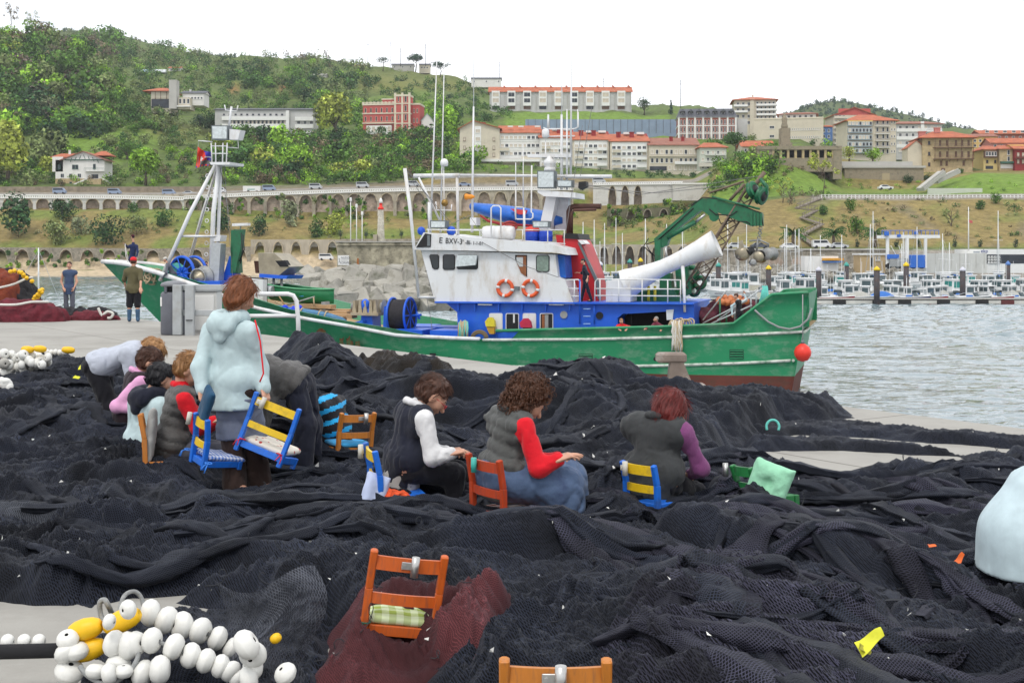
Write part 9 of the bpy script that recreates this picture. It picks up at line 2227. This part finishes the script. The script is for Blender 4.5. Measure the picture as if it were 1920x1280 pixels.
 for k,(px,py)in enumerate(((20,509),(27,507.5),(40,511),(44,515),(50,521),(45,518),(36,510),(75,545),(78,548),(71,552),(74,553),(66,556),(64,561),(70,558),(79,543),(60,527),(66,560))):flt(P(px,py,35.0+.02*k),(g.normal(),g.normal(),.6),.058,.12,FY,'yellow float on the far left net heap','yellow floats of the far left heap')
 # bin, cabinet, steel frame, handrail, bollard
 d=4200/(627-HY);k=d/F
 t=thing('litter_bin','dark grey cylindrical litter bin beside the steel frame','bin',P(326,627,d));BIN=M('bin_grey',(.095,.10,.12),.5,.1,4);m=MB();m.lathe([(23*k,0),(24*k,3*k),(24*k,76*k),(21*k,80*k)],20);m.build('drum',BIN,t);m=MB();m.lathe([(23*k,90*k),(25*k,93*k),(22*k,97*k),(12*k,100*k),(2*k,101*k)],20);m.build('lid',M('bin_lid',(.16,.165,.18),.45),t);m=MB();m.lathe([(18*k,80*k),(18*k,90*k)],16);m.build('opening',DARK,t)
 for a in(0,2.1,4.2):m=MB();m.bar((21*k*math.cos(a),21*k*math.sin(a),79*k),(21*k*math.cos(a),21*k*math.sin(a),92*k),.06);m.build('lid_post',BIN,t)
 m=MB();m.bbox((-20*k,-14*k,62*k),(6*k,.02,17*k),.004,R(-55));m.build('notice',TRIMW,t)
 d=4200/(629-HY);k=d/F;t=thing('steel_frame','galvanised steel barrier frame of two posts and two rails behind the standing person','barrier',P(355,629,d));X=lambda px:(px-355)*k;Z=lambda py:(629-py)*k;GV=M('galv_steel',(.36,.38,.39),.5,.1,5,metal=.25,stain=(.26,.24,.2),sscale=3,samt=.5)
 for px,y0,y1 in((333,534,628),(356,534,631)):m=MB();m.bbox((X(px),0,(Z(y0)+Z(y1))/2),(17*k,.12,(y1-y0)*k),.012);m.build('post',GV,t)
 for y in(539,587):m=MB();m.bbox((X(398),.10,Z(y)),(120*k,.07,11*k),.01);m.build('rail',GV,t)
 for px in(452,):m=MB();m.bbox((X(px),0,Z(581)),(15*k,.12,96*k),.012);m.build('post',GV,t)
 m=MB();m.torus((X(356),0,Z(600)),.09,.012,(0,0,1),12,5);m.build('cord',RUBB,t)
 d=4200/(626-HY);k=d/F;t=thing('service_cabinet','pale grey service pillar behind the steel frame','cabinet',P(388,628,d+.6));m=MB();m.bbox((0,0,42*k),(48*k,.55,84*k),.02);m.build('case',M('cabinet_pale',(.52,.52,.50),.5,.06,3),t);m=MB();m.bbox((0,0,86*k),(53*k,.62,5*k),.015);m.build('cap',GV,t);m=MB();m.bbox((0,-.29,44*k),(38*k,.03,66*k),.008);m.build('door',TRIMW,t)
 d=20.;t=thing('handrail','white tubular handrail on the quay edge right of the standing person','handrail',P(559,640,d));inv=rootmat(t).inverted();m=MB();m.tube([inv@P(*q,d)for q in((456,551),(540,551),(550,554),(556,564),(559,600),(560,645))],.035,8);m.build('hoop',WHITE,t);m=MB();m.tube([inv@P(456,592,d),inv@P(558,592,d)],.03,8);m.build('mid_rail',WHITE,t)
 d=4200/(722-HY);k=d/F;t=thing('bollard','rusty T-headed mooring bollard with white streaks at the quay edge','bollard',P(1268,722,d));BOL=M('bollard_iron',(.20,.16,.135),.8,.25,4,bump=.3,bscale=20,stain=(.40,.38,.35),sscale=3.5,samt=.75,dscale=.01)
 m=MB();pr=[(-26,0),(-16,6),(-14,30),(-12,44),(12,44),(20,24),(28,6),(36,0)];m.prism([(x*k,-14*k,z*k)for x,z in pr],[(x*k,14*k,z*k)for x,z in pr]);m.build('stem',BOL,t);m=MB();m.bbox((-10*k,0,52*k),(56*k,34*k,19*k),4*k);m.build('head',BOL,t);m=MB();m.bbox((6*k,0,1.5*k),(92*k,46*k,3*k),.5*k);m.build('base_plate',BOL,t)
 # odds and ends lying on the nets
 def gp_(px,py):
  p=GP(px,py,.15);return Vector((p.x,p.y,max(.03,net_h(p.x,p.y))+.012))
 def onnet(pts,lift=.01):return[gp_(*q)+Vector((0,0,lift))for q in pts]
 def loop(px,py,d,rx,ry):return[P(px+rx*math.cos(a),py-ry*math.sin(a),d+.02*math.sin(a))for a in np.linspace(-.5,3.6,8)]
 rope('turquoise rope loop on the nets right of the purple-sleeved mender',loop(1449,800,12.0,12,13),.012,ROPET)
 rope('turquoise rope lying on the net near the bollard',[P(1055,694,18),P(1075,690,17.5),P(1100,694,17.),P(1135,700,16.6)],.016,ROPET);rope('second turquoise rope near the bollard, lower one',[P(1195,706,16.4),P(1225,714,16.),P(1262,722,15.8),P(1278,724,15.7)],.018,ROPET);rope('turquoise rope scrap beside the red net patch',[P(1412,752,14.2),P(1424,748,14.1),P(1428,738,14.2),P(1430,734,14.3)],.015,ROPET)
 heap('net_heap','red net patch with turquoise rope at the quay edge under the stern',1430,752,14.9,.30,.2,.16,M('net_red_patch',(.19,.03,.025),.95,.4,8,bump=.8,bscale=30,dscale=.02),15,.02)
 rope('turquoise knot on the red net patch',[P(1410,734,14.6),P(1418,727,14.6),P(1428,732,14.6),P(1420,738,14.6),P(1412,733,14.6)],.014,ROPET)
 rope('black hose hoop standing at the quay edge',[P(1330,735,14.9),P(1345,726,14.9),P(1360,727,14.9),P(1373,737,14.9)],.02,RUBB)
 YT=M('tag_yellow',(.62,.62,.03),.6,.1,20)
 def scrap(label,px,py,d,sx,sy,rot,mat,name='plastic_scrap'):
  m=MB();n=6;V=[]
  for j in range(4):
   for i in range(n):u=i/(n-1)-.5;v=j/3-.5;V.append((u*sx,.25*sy*math.sin(5*u+j)+v*.02,v*sy*(1-.6*u)+.15*sx*math.sin(3*u)))
  m.add(V,[(j*n+i,j*n+i+1,(j+1)*n+i+1,(j+1)*n+i)for j in range(3)for i in range(n-1)],True);m.add([(a,b+.006,c)for a,b,c in V],[(j*n+i,(j+1)*n+i,(j+1)*n+i+1,j*n+i+1)for j in range(3)for i in range(n-1)],True)
  o=m.build(name,mat);o.location=P(px,py,d);o.rotation_euler=(R(-30),R(rot),0);return tag(o,label,'scrap')
 scrap('yellow plastic tag on the dark net at the lower right',1632,1200,4.72,.11,.05,-20,YT);scrap('yellow strip on the black net at the left',163,687,14.6,.16,.06,10,YT);scrap('tiny yellow scrap below the yellow strip',144,707,14.2,.06,.04,30,YT);scrap('pale yellow netting shred beside the yellow tag',1622,1216,4.7,.05,.03,50,M('shred_yellow',(.35,.33,.05),.9));
 scrap('orange scrap near the pale blue smock',1748,1022,6.7,.04,.02,15,M('scrap_orange',(.7,.13,.02),.6));scrap('bright orange scrap left of the smock hem',1800,1046,6.5,.06,.03,-40,M('scrap_orange',(.7,.13,.02)))
 V,Q=mesh_sdf(lambda p:ell(p,(0,0,0),(.14,.09,.06))+.03*np.abs(vn3(p*18,4))+.01*vn3(p*60,5),(-.2,-.15,-.1),(.2,.15,.1),.008);o=npmesh('net_bundle',V,Q,mats=[M('net_orange',(.60,.075,.02),.9,.4,60)]);o.location=P(728,932,7.9);tag(o,'orange mesh bundle under the blue and yellow chair','fishing net')
 for k,(px,py,lab)in enumerate(((1245,898,''),)):pass
 # loose twine ends curling out of the nets, and pale flecks caught in them
 m=MB()
 for k in range(170):
  px=g.uniform(0,1920);py=HY+math.exp(g.uniform(math.log(245),math.log(800)));p=GP(px,py,.2);z=net_h(p.x,p.y)
  if z<.05:continue
  a=g.uniform(0,6.28);r=g.uniform(.02,.07);b=Vector((p.x,p.y,z));q=[b+Vector((math.cos(a)*r*(math.sin(t)+t*.5),math.sin(a)*r*(math.sin(t)+t*.5),r*(1-math.cos(t))*.7))for t in np.linspace(0,g.uniform(2.5,5.5),9)];m.tube(q,.0022,4)
 o=m.build('loose_twine',M('twine_dark',(.03,.032,.038),.8));tag(o,'loose dark twine ends curling out of the nets','twine',kind='stuff')
 m=MB()
 for k in range(420):
  px=g.uniform(0,1920);py=HY+math.exp(g.uniform(math.log(215),math.log(800)));p=GP(px,py,.2);z=net_h(p.x,p.y)
  if z<.05:continue
  s=g.uniform(.003,.006)*(1+p.y/9);b=Vector((p.x,p.y,z+s*.6));v=[b+Vector(g.normal(size=3)*s)for _ in range(4)];m.add(v,[(0,1,2),(0,2,3),(0,3,1),(1,3,2)])
 o=m.build('pale_flecks',M('fleck_white',(.65,.65,.62),.6));tag(o,'tiny pale flecks caught all over the nets','flecks',kind='stuff')
props()
# ---------------------------------------------------------------- the air over the bay
def haze():
 m=bpy.data.materials.new('haze');m.use_nodes=True;n=m.node_tree;n.nodes.clear()
 o=n.nodes.new('ShaderNodeOutputMaterial');v=n.nodes.new('ShaderNodeVolumePrincipled');v.inputs['Color'].default_value=(.90,.95,1.0,1);v.inputs['Density'].default_value=.00011;v.inputs['Anisotropy'].default_value=.2
 n.links.new(v.outputs['Volume'],o.inputs['Volume']);b=MB();b.cbox(-1500,1500,-80,1900,-40,420);q=b.build('haze',m,kind='stuff');q.display_type='WIRE'
haze()
